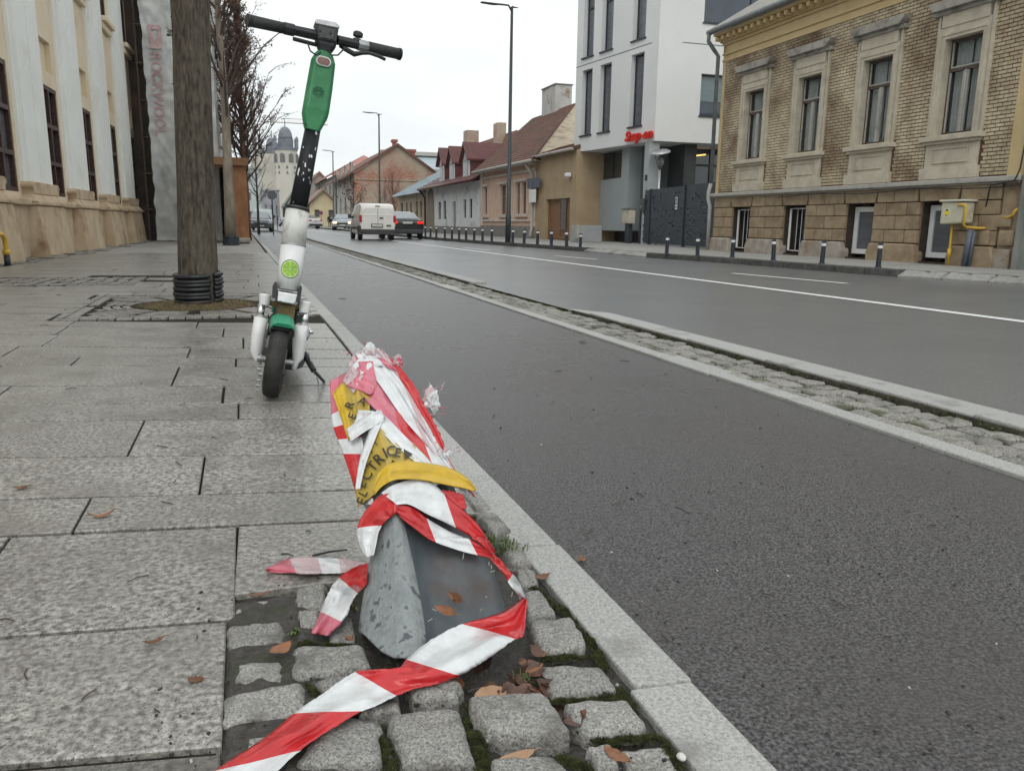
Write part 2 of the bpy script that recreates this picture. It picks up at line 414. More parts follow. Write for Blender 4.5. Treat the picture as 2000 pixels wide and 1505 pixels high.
QS = [[(441, 1268), (560, 1258), (560, 1213), (441, 1220)], [(455, 1338), (556, 1332), (550, 1290), (453, 1298)], [(434, 1424), (602, 1395), (598, 1330), (432, 1362)],
      [(572, 1330), (728, 1312), (712, 1266), (570, 1270)], [(576, 1188), (640, 1185), (638, 1140), (577, 1148)], [(582, 1228), (624, 1226), (625, 1194), (582, 1195)],
      [(640, 1372), (752, 1352), (735, 1318), (612, 1336)], [(568, 1508), (750, 1500), (745, 1410), (640, 1405)], [(700, 1404), (784, 1402), (780, 1360), (700, 1362)],
      [(785, 1503), (926, 1490), (899, 1386), (752, 1398)], [(800, 1376), (900, 1374), (898, 1342), (798, 1340)], [(948, 1450), (1122, 1452), (1062, 1368), (905, 1380)],
      [(1055, 1284), (1154, 1268), (1118, 1210), (1026, 1216)], [(1072, 1368), (1208, 1352), (1178, 1308), (1042, 1306)], [(1140, 1450), (1268, 1430), (1230, 1370), (1094, 1378)],
      [(1165, 1515), (1212, 1510), (1192, 1462), (1142, 1466)], [(960, 1560), (1140, 1545), (1085, 1480), (955, 1490)], [(1028, 1212), (1088, 1203), (1052, 1156), (1020, 1160)],
      [(1012, 1150), (1050, 1148), (1046, 1120), (1005, 1118)], [(1232, 1540), (1345, 1525), (1300, 1450), (1205, 1458)], [(1000, 1108), (1040, 1106), (1012, 1062), (965, 1062)],
      [(962, 1050), (1004, 1045), (966, 1004), (928, 1006)], [(450, 1206), (566, 1198), (562, 1166), (452, 1172)], [(452, 1500), (556, 1488), (572, 1428), (470, 1440)],
      [(640, 1262), (700, 1258), (690, 1200), (640, 1200)], [(780, 1600), (940, 1590), (930, 1508), (790, 1515)], [(560, 1600), (770, 1600), (755, 1515), (565, 1520)],
      [(400, 1600), (545, 1600), (550, 1515), (430, 1515)], [(928, 1000), (962, 998), (930, 962), (900, 964)], [(1150, 1600), (1290, 1600), (1240, 1530), (1140, 1530)], [(960, 1640), (1140, 1640), (1120, 1560), (960, 1565)]]
HS = {0: .0035, 1: .003, 2: .006, 4: .006, 5: .006, 10: .016, 11: .020, 19: .0, 22: -.001, 23: .0, 27: 0, 24: -.001}
for i, q in enumerate(QS):
    stone(q, h=HS.get(i, .010), seed=i, tilt=.12 if i == 10 else 0)
# moss cushions in the joints: thousands of small tufts, one mass
rng = random.Random(11)
mb = MB()
def tuft(p, s):
    a = rng.uniform(0, 6.28)
    for k in range(3):
        b_ = a + k * 2.1
        d = Vector((math.cos(b_), math.sin(b_), 0)) * s * .6
        n_ = Vector((-d.y, d.x, 0)) * .45
        t = p + d * rng.uniform(.4, 1.3) + Vector((0, 0, s * rng.uniform(.7, 1.4)))
        mb.add([p - n_, p + n_, t], [(0, 1, 2)])
MOSS = [((1060, 1286), (1175, 1280), .010), ((1150, 1215), (1178, 1300), .010), ((1100, 1180), (1140, 1240), .008), ((1040, 1145), (1090, 1190), .007), ((1160, 1446), (1290, 1440), .010), ((1070, 1372), (1210, 1362), .007),
        ((735, 1420), (770, 1500), .008), ((912, 1400), (945, 1490), .011), ((925, 1440), (950, 1500), .010), ((915, 1370), (1000, 1378), .008), ((602, 1335), (625, 1370), .007), ((580, 1255), (690, 1262), .006),
        ((1350, 1345), (1420, 1420), .006), ((1290, 1440), (1330, 1500), .006), ((1212, 1345), (1235, 1380), .007), ((1095, 1480), (1160, 1505), .009), ((1130, 1110), (1150, 1130), .006), ((1040, 1330), (1062, 1360), .01),
        ((1095, 1070), (1140, 1120), .004), ((1180, 1180), (1230, 1235), .004)]
for (p, q, w) in MOSS:
    A = G(*p); B = G(*q); n = int((A - B).length * 15000 * (w / .01) ** .5)
    for _ in range(min(n, 2200)):
        t = rng.random(); c = A.lerp(B, t); sw = w * (.5 + .7 * abs(noise.noise(Vector((c.x * 40, c.y * 40, 0)))) * 2)
        p_ = c + Vector((rng.gauss(0, sw * .55), rng.gauss(0, sw * .55), 0))
        hz = .004 + .005 * (noise.noise(Vector((p_.x * 60, p_.y * 60, 3))))
        p_.z = hz - .006 + (0.0 if p_.x < .45 else -.004)
        tuft(p_, rng.uniform(.0018, .0042))
mb.build('moss', M['moss'], kind='stuff', fixn=False)
# grit and small stones
mb = MB()
for _ in range(300):
    if rng.random() < .5: px = rng.uniform(300, 1350); py = rng.uniform(1120, 1505)
    else: px = rng.uniform(900, 1980); py = rng.uniform(700, 1505)
    p_ = G(px, py)
    if p_.y > 5 or .45 < p_.x < .57: continue
    s = rng.uniform(.0008, .0028) * (1 if p_.y < 1.5 else 1.3)
    p_.z = .001 if p_.x < .45 else (-.0115 if p_.x > .55 else .002)
    Mx = Matrix.Translation(p_) @ Matrix.Rotation(rng.uniform(0, 3), 4, (rng.random(), rng.random(), 1))
    mb.box(-s, s, -s * .7, s * .7, -s * .6, s * .6, mi=0 if rng.random() < .93 else 1, M=Mx)
mb.build('grit', [mat('grit_dark', (.03, .028, .025)), mat('grit_light', (.38, .37, .35))], kind='stuff', fixn=False)
# ---------------------------------------------------------------- separator: flat stones, sett strip, raised kerb
sep = root('separator', (0, 0, 0), kind='structure')
y = .2; k = 0
while y < 24:
    L_ = rng.uniform(.36, .6)
    dx = rng.uniform(-.004, .004); ext = .035 if k % 9 == 5 else 0
    mb = MB(); mb.box(1.835 + dx - (.0 if not ext else .01), 1.912 + dx + ext, y + .002, y + L_ - .002, -.1, .0)
    mb.build('edging_stone', M['kerb'], sep, bevel=.003 if y < 6 else 0, seg=1); y += L_; k += 1
mb = MB(); mb.box(1.835, 1.912, 24.1, 150, -.1, 0); mb.build('far_edging', M['kerb'], sep)
mb = MB(); mb.add([(1.9, .1, -.024), (2.3, .1, -.024), (2.3, 150, -.024), (1.9, 150, -.024)], [(0, 1, 2, 3)])
mb.build('sett_bed', mat('mossy_joint', (.035, .032, .024), (.06, .07, .02), 20, .85, .5, 60), sep)
SET = []
for v in range(5):
    r = random.Random(v); m2 = MB()
    pts = []
    for zz, kk in ((-.03, 1.0), (.0, 1.0), (.005, .93)):
        pts.append([Vector(((math.cos(a) * .040 * kk * (1 + r.uniform(-.06, .06)) * 1.36), math.sin(a) * .041 * kk * (1 + r.uniform(-.06, .06)) * 1.36, zz + r.uniform(-.002, .002))) for a in [math.pi / 4 + i * math.pi / 2 + dd for i in range(4) for dd in (-.25, .25)]])
    m2.loft(pts); SET.append(m2.mesh('sett', M['sett'], smooth=False))
nset = 0; far = MB(); y = .35; r_ = 0
while y < 20:
    for c_ in range(3):
        x = 1.965 + c_ * .098 + (.0 if r_ % 2 else .012) + rng.uniform(-.006, .006); yy = y + rng.uniform(-.008, .008)
        zz = -.016 + rng.uniform(-.006, .004)
        if nset < 297:
            link_mesh('sett', SET[rng.randrange(5)], sep, (x, yy, zz), (rng.uniform(-.05, .05), rng.uniform(-.05, .05), rng.uniform(-.15, .15))); nset += 1
        else: far.box(x - .042, x + .042, yy - .042, yy + .042, zz - .02, zz + .005 + rng.uniform(0, .006))
    y += .098; r_ += 1
far.build('far_setts', M['sett'], sep, kind='stuff')
mb = MB(); mb.add([(1.915, 20, -.02), (2.23, 20, -.02), (2.23, 150, -.02), (1.915, 150, -.02)], [(0, 1, 2, 3)]); mb.build('far_sett_strip', M['sett'], sep)
yA = G(1070, 600, .018).y; yB = G(890, 550, .018).y
y = .2
while y < yA - .05:
    L_ = min(rng.uniform(.45, .75), yA - y); w0 = 2.235; w1 = 2.40
    last = y + L_ >= yA - .05
    mb = MB(); a = (y + .002, y + L_ - .002)
    mb.hexa([Vector(q) for q in ((w0, a[0], -.1), (w1, a[0], -.1), (w1 if not last else w1 - .12, a[1], -.1), (w0, a[1], -.1), (w0, a[0], .012), (w1, a[0], .012), (w1 if not last else w1 - .12, a[1], .012 if not last else .002), (w0, a[1], .018 if not last else .002))])
    mb.build('raised_kerbstone', M['kerb'], sep, bevel=.006); y += L_
y = yB
while y < 30:
    L_ = rng.uniform(.6, .9); mb = MB(); mb.box(2.235, 2.40, y + .003, y + L_ - .003, -.1, .012); mb.build('raised_kerbstone', M['kerb'], sep); y += L_
mb = MB(); mb.box(2.235, 2.4, 30.5, 150, -.1, .018); mb.build('far_raised_kerb', M['kerb'], sep)
# moss fringe along the raised kerb
mb = MB(); mb.box(2.222, 2.233, .2, yA - .1, -.05, .006); mb.box(2.222, 2.233, yB + .1, 60, -.05, .006); mb.build('mossy_joint', mat('dark_moss_joint', (.045, .042, .034), (.09, .085, .06), 30, .9, .8, 50), sep)
mb = MB()
for _ in range(1500):
    yy = .9 + 7 * rng.random() ** 1.5; p_ = Vector((2.222 + rng.gauss(0, .009), yy, -.02 + rng.uniform(0, .022)))
    if yA < yy < yB: p_.z -= .005
    s = rng.uniform(.004, .008); a = rng.uniform(0, 6.28); d = Vector((math.cos(a), math.sin(a), 0)) * s
    mb.add([p_ - d, p_ + d, p_ + Vector((-d.y, d.x, s * 1.3))], [(0, 1, 2)])
mb.build('moss', M['moss'], kind='stuff', fixn=False)
# ---------------------------------------------------------------- right pavement and its kerb
KP = [(-1.5, 8.9), (6.5, 8.80)] + [(G(*q, ROADZ).y, G(*q, ROADZ).x) for q in ((1752, 541), (1600, 529), (1430, 515), (1262, 503))] + [(15.6, 7.72), (G(1135, 491, ROADZ).y, G(1135, 491, ROADZ).x), (G(990, 479, ROADZ).y, 7.35), (G(850, 469, ROADZ).y, 7.0), (40, 7.0), (60, 7.1), (180, 7.3)]
KP.sort()
yK1, yK2, yK3 = G(1765, 541, ROADZ).y, G(1262, 503, ROADZ).y, G(1140, 491, ROADZ).y
rp = root('pavement', (0, 0, 0), kind='structure')
def kx(y):
    for (a, xa), (b, xb) in zip(KP, KP[1:]):
        if a <= y <= b: return xa + (xb - xa) * (y - a) / (b - a)
    return KP[-1][1]
mb = MB(); vs = []; fs = []; n = 90
YY = [-1.5 + (180 + 1.5) * (i / n) ** 2.2 for i in range(n + 1)]
for y in YY: vs += [(kx(y) + .14, y, PAVZ - .004), (19, y, PAVZ - .004)]
for i in range(n): fs.append((2 * i, 2 * i + 1, 2 * i + 3, 2 * i + 2))
mb.add(vs, fs); mb.build('surface', M['pave'], rp)
y = -1.5
def dropped(y): return y < yK1 or yK2 < y < yK3
while y < 45:
    L_ = .55 if y < 20 else 1.2
    x0, x1 = kx(y), kx(y + L_)
    top = PAVZ if not dropped(y + L_ / 2) else ROADZ + .025
    mb = MB(); mb.hexa([Vector(q) for q in ((x0, y + .01, -.15), (x0 + .15, y + .01, -.15), (x1 + .15, y + L_ - .01, -.15), (x1, y + L_ - .01, -.15),
                                             (x0, y + .01, top), (x0 + .15, y + .01, PAVZ), (x1 + .15, y + L_ - .01, PAVZ), (x1, y + L_ - .01, top))])
    mb.build('kerbstone', M['darkkerb'] if not dropped(y + L_ / 2) else M['pave'], rp, bevel=.012 if y < 16 else 0); y += L_
# paving slabs of the right pavement (as far as they can be told apart)
TSL = []
for v in range(4):
    m2 = MB(); m2.box(-.245, .245, -.245, .245, -.01, .004); TSL.append(m2.mesh('paving_slab', mat('pavement_slab' + 'abcd'[v], (.24 + .02 * v, .235 + .02 * v, .22 + .02 * v), (.33, .325, .305), 14, .7, .2, 50)))
y = 6.3
while y < 19:
    x = kx(y) + .42
    while x < 10.05 + max(0, (y - 16) * .3):
        link_mesh('paving_slab', TSL[rng.randrange(4)], rp, (x, y, PAVZ + rng.uniform(-.002, .002))); x += .5
    y += .5
# ================================================================ FACADES
class Fac:
    """vertical plane through ground points A, B; local x = A->B, local y = outward, z up"""
    def __init__(s, A, B, z0=0.0):
        s.A = Vector((A[0], A[1], 0)); B = Vector((B[0], B[1], 0)); s.L = (B - s.A).length
        s.d = (B - s.A).normalized(); s.n = Vector((-s.d.y, s.d.x, 0)); s.rz = math.atan2(s.d.y, s.d.x)
    def to(s, px, py, w=0.0):
        r = ray(px, py); t = ((s.A + s.n * w - CAMP).dot(s.n)) / r.dot(s.n); p = CAMP + r * t
        return (p - s.A).dot(s.d), p.z
    def root(s, name, label, cat, group=None):
        s.r = root(name, s.A, label, cat, group, s.rz); return s.r
    def P(s, u, w, z): return s.A + s.d * u + s.n * w + Vector((0, 0, z))
    def box(s, mb, u0, u1, w0, w1, z0, z1, mi=0):
        return mb.hexa([s.P(*q) for q in ((u0, w0, z0), (u1, w0, z0), (u1, w1, z0), (u0, w1, z0), (u0, w0, z1), (u1, w0, z1), (u1, w1, z1), (u0, w1, z1))], mi)
    def quad(s, mb, pts, mi=0): return mb.add([s.P(*q) for q in pts], [tuple(range(len(pts)))], mi)
    def wall(s, mb, u0, u1, z0, z1, ops, w=0.0, dep=.2, mi=0, rmi=None, topz=None):
        """front surface with rectangular openings and their reveals. topz(u) for sloping tops unused"""
        us = sorted(set([u0, u1] + [o[0] for o in ops] + [o[1] for o in ops])); zs = sorted(set([z0, z1] + [o[2] for o in ops] + [o[3] for o in ops]))
        us = [u for u in us if u0 <= u <= u1]; zs = [z for z in zs if z0 <= z <= z1]
        for a, b in zip(us, us[1:]):
            for c, d in zip(zs, zs[1:]):
                um, zm = (a + b) / 2, (c + d) / 2
                if any(o[0] < um < o[1] and o[2] < zm < o[3] for o in ops): continue
                s.quad(mb, [(a, w, c), (a, w, d), (b, w, d), (b, w, c)], mi)
        rm = mi if rmi is None else rmi
        for (a, b, c, d) in [o[:4] for o in ops]:
            s.quad(mb, [(a, w, c), (a, w - dep, c), (a, w - dep, d), (a, w, d)], rm); s.quad(mb, [(b, w, c), (b, w, d), (b, w - dep, d), (b, w - dep, c)], rm)
            s.quad(mb, [(a, w, c), (b, w, c), (b, w - dep, c), (a, w - dep, c)], rm); s.quad(mb, [(a, w, d), (a, w - dep, d), (b, w - dep, d), (b, w, d)], rm)
    def window(s, u0, u1, z0, z1, w, fm, gm, fw=.04, mull=(), bars=(), curtain=None, name='window', fd=.05, panes=True, par=None):
        mb = MB()
        s.box(mb, u0, u1, w, w + fd, z0, z0 + fw); s.box(mb, u0, u1, w, w + fd, z1 - fw, z1)
        s.box(mb, u0, u0 + fw, w, w + fd - .002, z0 + fw, z1 - fw); s.box(mb, u1 - fw, u1, w, w + fd - .002, z0 + fw, z1 - fw)
        for m_ in mull: s.box(mb, m_ - fw * .45, m_ + fw * .45, w, w + fd + .004, z0 + fw, z1 - fw)
        for b_ in bars: s.box(mb, u0 + fw, u1 - fw, w, w + fd + .008, b_ - fw * .5, b_ + fw * .5)
        o = mb.build(name, fm, par or s.r)
        us = [u0 + fw * .5] + sorted(mull) + [u1 - fw * .5]; zs = [z0 + fw * .5] + sorted(bars) + [z1 - fw * .5]
        for a, b in zip(us, us[1:]):
            for c, d in zip(zs, zs[1:]):
                m2 = MB(); s.box(m2, a, b, w + .012, w + .02, c, d); m2.build('pane', gm, o)
        if curtain:
            m2 = MB(); N_ = 26
            for side_ in (0, 1):
                ua, ub = (u0 + fw, (u0 + u1) / 2 - .02) if side_ == 0 else ((u0 + u1) / 2 + .02, u1 - fw)
                vs = []
                for i in range(N_ + 1):
                    u = ua + (ub - ua) * i / N_; ww = w - .06 + .014 * math.sin(i * 1.5) + .006 * math.sin(i * .7 + 1)
                    vs += [s.P(u, ww, z0 + .01), s.P(u, ww, z1 - .01)]
                m2.add(vs, [(2 * i, 2 * i + 1, 2 * i + 3, 2 * i + 2) for i in range(N_)])
            m2.build('curtain', curtain, o, smooth=True)
        return o
    def tri(s, mb, pts, a, b, mi=0):   # polygon in (u,z), extruded from w=a to w=b
        n = len(pts); vs = [s.P(u, a, z) for u, z in pts] + [s.P(u, b, z) for u, z in pts]
        return mb.add(vs, [tuple(range(n))[::-1], tuple(range(n, 2 * n))] + [(i, (i + 1) % n, n + (i + 1) % n, n + i) for i in range(n)], mi)
M['glass'] = mat('dark_glass', (.012, .016, .02), (.03, .035, .04), 3, .06, spec=.8)
M['glassblue'] = mat('blue_glass', (.02, .035, .055), (.035, .055, .08), 2, .05, spec=.8)
M['glassgrey'] = mat('grey_glass_blind', (.09, .10, .115), (.13, .14, .155), 3, .22, spec=.5, stretch=(1, 1, 6))
M['panec'] = mat('window_glass', (.05, .065, .07), (.09, .11, .11), 3, .05, spec=.8, alpha=.22)
M['curtain'] = mat('net_curtain', (.62, .68, .66), (.75, .8, .78), 6, .9)
M['brownframe'] = mat('brown_window_frame', (.035, .014, .010), (.075, .035, .025), 20, .5, .2, 60)
M['darkframe'] = mat('weathered_dark_frame', (.045, .03, .022), (.12, .09, .07), 30, .7, .3, 60)
M['pvc'] = mat('white_pvc', (.74, .75, .76), (.8, .81, .82), 5, .35)
M['tan'] = mat('ochre_plaster', (.52, .39, .20), (.62, .49, .28), 2.2, .85, .2, 30, stain=(.36, .26, .14), sscale=2.2, slo=.56, shi=.8)
M['brick'] = mat('yellow_brick', (.42, .34, .22), (.62, .54, .38), 5, .75, .5, 80, stain=(.17, .11, .065), sscale=.9, slo=.47, shi=.72, objvar=.0, world=True, bdist=.004)
M['mortar'] = mat('brown_mortar', (.10, .055, .032), (.15, .09, .055), 12, .9)
M['trim'] = mat('grey_stone_trim', (.46, .41, .32), (.56, .51, .41), 5, .85, .3, 40, stain=(.35, .32, .26), sscale=3.2, slo=.5, shi=.8, world=True)
M['trimdark'] = mat('weathered_hood', (.27, .255, .225), (.38, .36, .32), 5, .85, .3, 40, stain=(.15, .14, .12), sscale=4, slo=.5, shi=.7)
M['block'] = mat('tan_sandstone', (.26, .195, .12), (.36, .28, .185), 7, .88, .6, 30, stain=(.18, .125, .08), sscale=2.6, slo=.5, shi=.72, objvar=.06, bdist=.01)
M['plinth'] = mat('worn_plinth', (.27, .24, .2), (.42, .38, .33), 5, .85, .6, 20, stain=(.25, .15, .08), sscale=2.6, slo=.52, shi=.7, bdist=.012, objvar=.05)
M['ledge'] = mat('ledge_render', (.36, .345, .31), (.46, .44, .40), 8, .85, .2, 30, stain=(.17, .16, .14), sscale=4, slo=.55, shi=.75)
M['gutter'] = mat('grey_gutter', (.10, .115, .115), (.17, .19, .19), 10, .5, .1, 60)
M['tile'] = mat('brown_roof_tile', (.11, .045, .03), (.20, .10, .07), 8, .8, .4, 40, stain=(.07, .05, .035), sscale=1.4, slo=.5, shi=.7, objvar=.12)
M['wall_dark'] = mat('interior_dark', (.012, .012, .012))
# ---------------------------------------------------------------- yellow brick building (right foreground)
YB = Fac(G(1980, 525, PAVZ), G(1387, 488, PAVZ))
yb = YB.root('brick_building', 'two tone yellow brick townhouse with grey window surrounds and rusticated stone base on the right', 'building')
U1 = 7.86; UW = [1.30, 3.02, 4.77, 6.54]; WH = .335
mains = [(c - WH, c + WH, 2.05, 3.45) for c in UW]
bas = [(c - .33, c + .33, .12, 1.07) for c in (1.43, 3.13, 4.93, 6.76)]
mb = MB()
YB.wall(mb, .30, 7.75, 1.38, 4.22, [(a - .06, b + .06, c - .05, d + .05) for a, b, c, d in mains], w=0, dep=.02)
mb.build('mortar_wall', M['mortar'], yb)
mb = MB()
YB.box(mb, -.02, 7.86, -6.5, -.55, 0, 4.75)       # body of the house
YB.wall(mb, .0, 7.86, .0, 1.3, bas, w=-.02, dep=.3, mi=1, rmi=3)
for (a, b, c, d) in mains + bas:
    YB.box(mb, a - .05, b + .05, -.549, -.54, c, d, 2)
YB.box(mb, -.02, .30, -.545, .02, 1.3, 4.75); YB.box(mb, 7.75, 7.86, -.545, .02, 1.3, 4.75); YB.box(mb, .3, 7.75, -.55, .012, 4.22, 4.75)
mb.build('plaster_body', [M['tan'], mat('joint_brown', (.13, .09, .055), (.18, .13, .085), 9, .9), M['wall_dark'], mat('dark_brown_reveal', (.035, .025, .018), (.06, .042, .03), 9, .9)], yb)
# bricks
def in_op(u0, u1, z0, z1):
    for c in UW:
        if z1 > 1.40 and z0 < 2.04 and u1 > c - .53 and u0 < c + .53: return True
        if z1 > 1.9 and z0 < 3.99 and u1 > c - .50 and u0 < c + .50: return True
    return False
BK = []
rr = random.Random(5)
z = 1.405; r_ = 0
while z < 4.18:
    u = .30 - (.075 if r_ % 2 else 0)
    while u < 7.75:
        a, b = max(u, .302) + .007, min(u + .15, 7.748) - .007
        if b - a > .03:
            # clip against openings
            segs = [(a, b)]
            for c in UW:
                lo_, hi_ = (c - .53, c + .53) if z < 2.04 else (c - .50, c + .50)
                if z < 3.99:
                    ns = []
                    for (p, q) in segs:
                        if q <= lo_ or p >= hi_: ns.append((p, q))
                        else:
                            if p < lo_: ns.append((p, lo_))
                            if q > hi_: ns.append((hi_, q))
                    segs = ns
            for (p, q) in segs:
                if q - p > .02: BK.append((p, q, z, z + .043))
        u += .15
    z += .0555; r_ += 1
BK.sort(key=lambda t: -(1 / (t[0] + 8.0)))
bme = {}
nb = 0; far = MB()
for (p, q, c, d) in BK:
    if nb < 298 and abs((q - p) - .136) < .002:
        k = rr.randrange(4)
        if k not in bme:
            m2 = MB(); e = .008 + .002 * k
            m2.hexa([Vector(t) for t in ((0, 0, 0), (.136, 0, 0), (.136, e * .8, .001), (0, e, .001), (0, 0, .043), (.136, 0, .043), (.136, e, .042), (0, e * .9, .042))])
            bme[k] = m2.mesh('brick', M['brick'])
        link_mesh('brick', bme[k], yb, (p, 0.0, c)); nb += 1
    else:
        YB.box(far, p, q, 0, .008 + rr.random() * .006, c, d)
far.build('far_bricks', M['brick'], yb, kind='stuff')
# window dressings
for (a, b, c, d), u in zip(mains, UW):
    mb = MB()
    YB.wall(mb, u - .46, u + .46, 1.99, 3.62, [(a, b, c, d)], w=.05, dep=.17)
    YB.box(mb, u - .40, u + .40, .05, .062, 3.50, 3.53); YB.box(mb, a - .10, a - .07, .05, .07, 2.02, 3.55); YB.box(mb, b + .07, b + .10, .05, .07, 2.02, 3.55)
    YB.box(mb, u - .42, u + .42, 0.0, .065, 3.62, 3.86)
    for s_ in (-1, 1):
        YB.box(mb, min(u + s_ * .46, u + s_ * .505), max(u + s_ * .46, u + s_ * .505), 0, .045, 1.99, 3.86)
    o = mb.build('window_surround', M['trim'], yb)
    mb = MB(); YB.tri(mb, [(u - .52, 3.86), (u + .52, 3.86), (u + .60, 3.93), (u + .62, 3.99), (u - .62, 3.99), (u - .60, 3.93)], 0, .17); YB.box(mb, u - .58, u + .58, 0, .10, 3.80, 3.86)
    mb.build('hood', M['trimdark'], yb, bevel=.006)
    mb = MB(); YB.box(mb, u - .56, u + .56, 0, .14, 1.955, 2.03); YB.box(mb, u - .51, u + .51, 0, .10, 1.91, 1.955); mb.build('sill', M['trim'], yb, bevel=.008)
    mb = MB(); YB.box(mb, u - .48, u + .48, 0, .05, 1.56, 1.91); YB.box(mb, u - .53, u + .53, 0, .085, 1.385, 1.56)
    for (p, q, r1, r2) in ((-.33, .33, 1.62, 1.64), (-.33, .33, 1.83, 1.85), (-.33, -.31, 1.64, 1.83), (.31, .33, 1.64, 1.83)): YB.box(mb, u + p, u + q, .05, .066, r1, r2)
    mb.build('apron', M['trim'], yb, bevel=.004)
    w_ = YB.window(a, b, c, d, -.13, M['darkframe'], M['panec'], fw=.045, mull=(), bars=(3.0,), curtain=M['curtain'])
    mb = MB(); YB.box(mb, u - .02, u + .02, -.09, -.065, 2.09, 2.98)
    for (p, q) in ((a + .04, u - .03), (u + .03, b - .04)):
        YB.box(mb, p, p + .018, -.09, -.07, 2.09, 2.97); YB.box(mb, q - .018, q, -.09, -.07, 2.09, 2.97)
    YB.box(mb, a + .045, b - .045, -.09, -.07, 3.03, 3.05); YB.box(mb, a + .045, a + .06, -.09, -.07, 3.03, 3.40); YB.box(mb, b - .06, b - .045, -.09, -.07, 3.03, 3.40)
    mb.build('white_sash', M['ledge'], w_)
    mb = MB()
    for k in range(5): mb.tube([YB.P(a + .01 + k * .035 / 2, .03, 2.03), YB.P(a + .02 + k * .02, .02, 2.10 + .03 * rr.random())], .008, 4)
    mb.build('iron_spikes', M['darkframe'], yb)
# stone base: rusticated blocks, plinth
rowz = [(.40, .605), (.615, .835), (.845, 1.045), (1.055, 1.27)]
piers = [(.32, 1.09), (1.77, 2.79), (3.47, 4.59), (5.27, 6.42), (7.10, 7.84)]
for (a, b) in piers:
    for i, (c, d) in enumerate(rowz[:3]):
        w_ = b - a
        cuts = [a, a + w_ * (.5 if i % 2 else .28), a + w_ * (.72 if not i % 2 else 1.0), b] if w_ > .8 else [a, a + w_ * (.45 if i % 2 else .6), b]
        cuts = sorted(set(round(t, 3) for t in cuts))
        for p, q in zip(cuts, cuts[1:]):
            if q - p < .05: continue
            mb = MB(); YB.box(mb, p + .008, q - .008, -.04, .035, c, d); mb.build('stone_block', M['block'], yb, bevel=.012)
    # splayed plinth stones
    mb = MB(); YB.tri(mb, [(a - .02, 0), (b + .02, 0), (b + .03, .22), (b - .03, .385), (a + .03, .385), (a - .03, .22)], -.1, .10)
    mb.build('plinth_stone', M['plinth'] if a > 3.4 else M['block'], yb, bevel=.025)
lint = [.32, 1.02, 1.84, 2.35, 2.72, 3.54, 4.05, 4.52, 5.34, 5.9, 6.35, 7.17, 7.84]
for i, (p, q) in enumerate(zip(lint, lint[1:])):
    sl = .05 if i in (1, 4, 7, 10) else -.0
    mb = MB(); YB.tri(mb, [(p + .008 + sl, 1.058), (q - .008 - sl, 1.058), (q - .008, 1.275), (p + .008, 1.275)], -.04, .04); mb.build('stone_block', M['block'], yb, bevel=.01)
mb = MB(); YB.tri(mb, [(0.02, 0), (.30, 0), (.30, 1.27), (.02, 1.27)], -.04, .02); mb.build('corner_render', M['block'], yb)
for k, (p, q, c, d) in enumerate(((.02, .28, .40, .62), (.05, .36, .05, .36), (.30, .55, .04, .33), (.1, .34, .66, .84), (.42, .6, .4, .62))):
    mb = MB(); YB.box(mb, p, q, .02, .07, c, d); subdiv(mb.build('rough_stone', M['block'] if k != 1 else M['plinth'], yb, bevel=.04), 1)
mb = MB(); YB.box(mb, .0, 7.90, 0, .13, 1.30, 1.375); YB.box(mb, .02, 7.88, 0, .08, 1.275, 1.30); mb.build('belt_course', M['ledge'], yb, bevel=.012)
# frieze, cornice with modillions, gutter, roof
mb = MB()
for (c, d, w_) in ((4.22, 4.27, .035), (4.36, 4.40, .045), (4.40, 4.56, .02), (4.56, 4.62, .06), (4.74, 4.80, .30)): YB.box(mb, .0, 7.88, 0, w_, c, d)
YB.box(mb, .0, 7.90, 0, .11, 4.62, 4.74)
mb.build('cornice', M['tan'], yb, bevel=.008)
u = .08
while u < 7.8:
    mb = MB(); YB.tri(mb, [(u, 4.64), (u + .09, 4.64), (u + .09, 4.738), (u, 4.738)], .11, .26); mb.build('modillion', M['tan'], yb, bevel=.015, seg=1); u += .22
mb = MB(); mb.tube([YB.P(-.1, .36, 4.84), YB.P(8.0, .36, 4.84)], .06, 10); mb.build('gutter', M['gutter'], yb, smooth=True)
mb = MB(); mb.add([YB.P(-.1, .36, 4.90), YB.P(8.0, .36, 4.90), YB.P(8.0, -3.5, 7.2), YB.P(-.1, -3.5, 7.2), YB.P(-.1, .30, 4.80), YB.P(8.0, .30, 4.80), YB.P(8.0, -3.5, 7.05), YB.P(-.1, -3.5, 7.05)],
       [(0, 1, 2, 3), (7, 6, 5, 4), (0, 4, 5, 1), (1, 5, 6, 2), (3, 2, 6, 7), (0, 3, 7, 4)])
mb.build('roof', mat('grey_roof', (.22, .21, .19), (.34, .33, .30), 6, .8, .3, 30), yb)
pts = [YB.P(7.93, .38, 4.82), YB.P(7.97, .36, 4.66), YB.P(7.94, .20, 4.46), YB.P(7.92, .12, 4.36), YB.P(7.92, .11, 1.6), YB.P(7.93, .15, 1.40), YB.P(7.93, .15, 1.25), YB.P(7.92, .10, 1.1), YB.P(7.92, .09, .1)]
mb = MB(); mb.tube(pts[:5], .045, 10); mb.build('downpipe', M['gutter'], yb, smooth=True)
mb = MB(); mb.tube(pts[4:], .043, 10); mb.build('downpipe', mat('pale_pipe', (.34, .35, .34), (.42, .43, .42), 9, .6), yb, smooth=True)
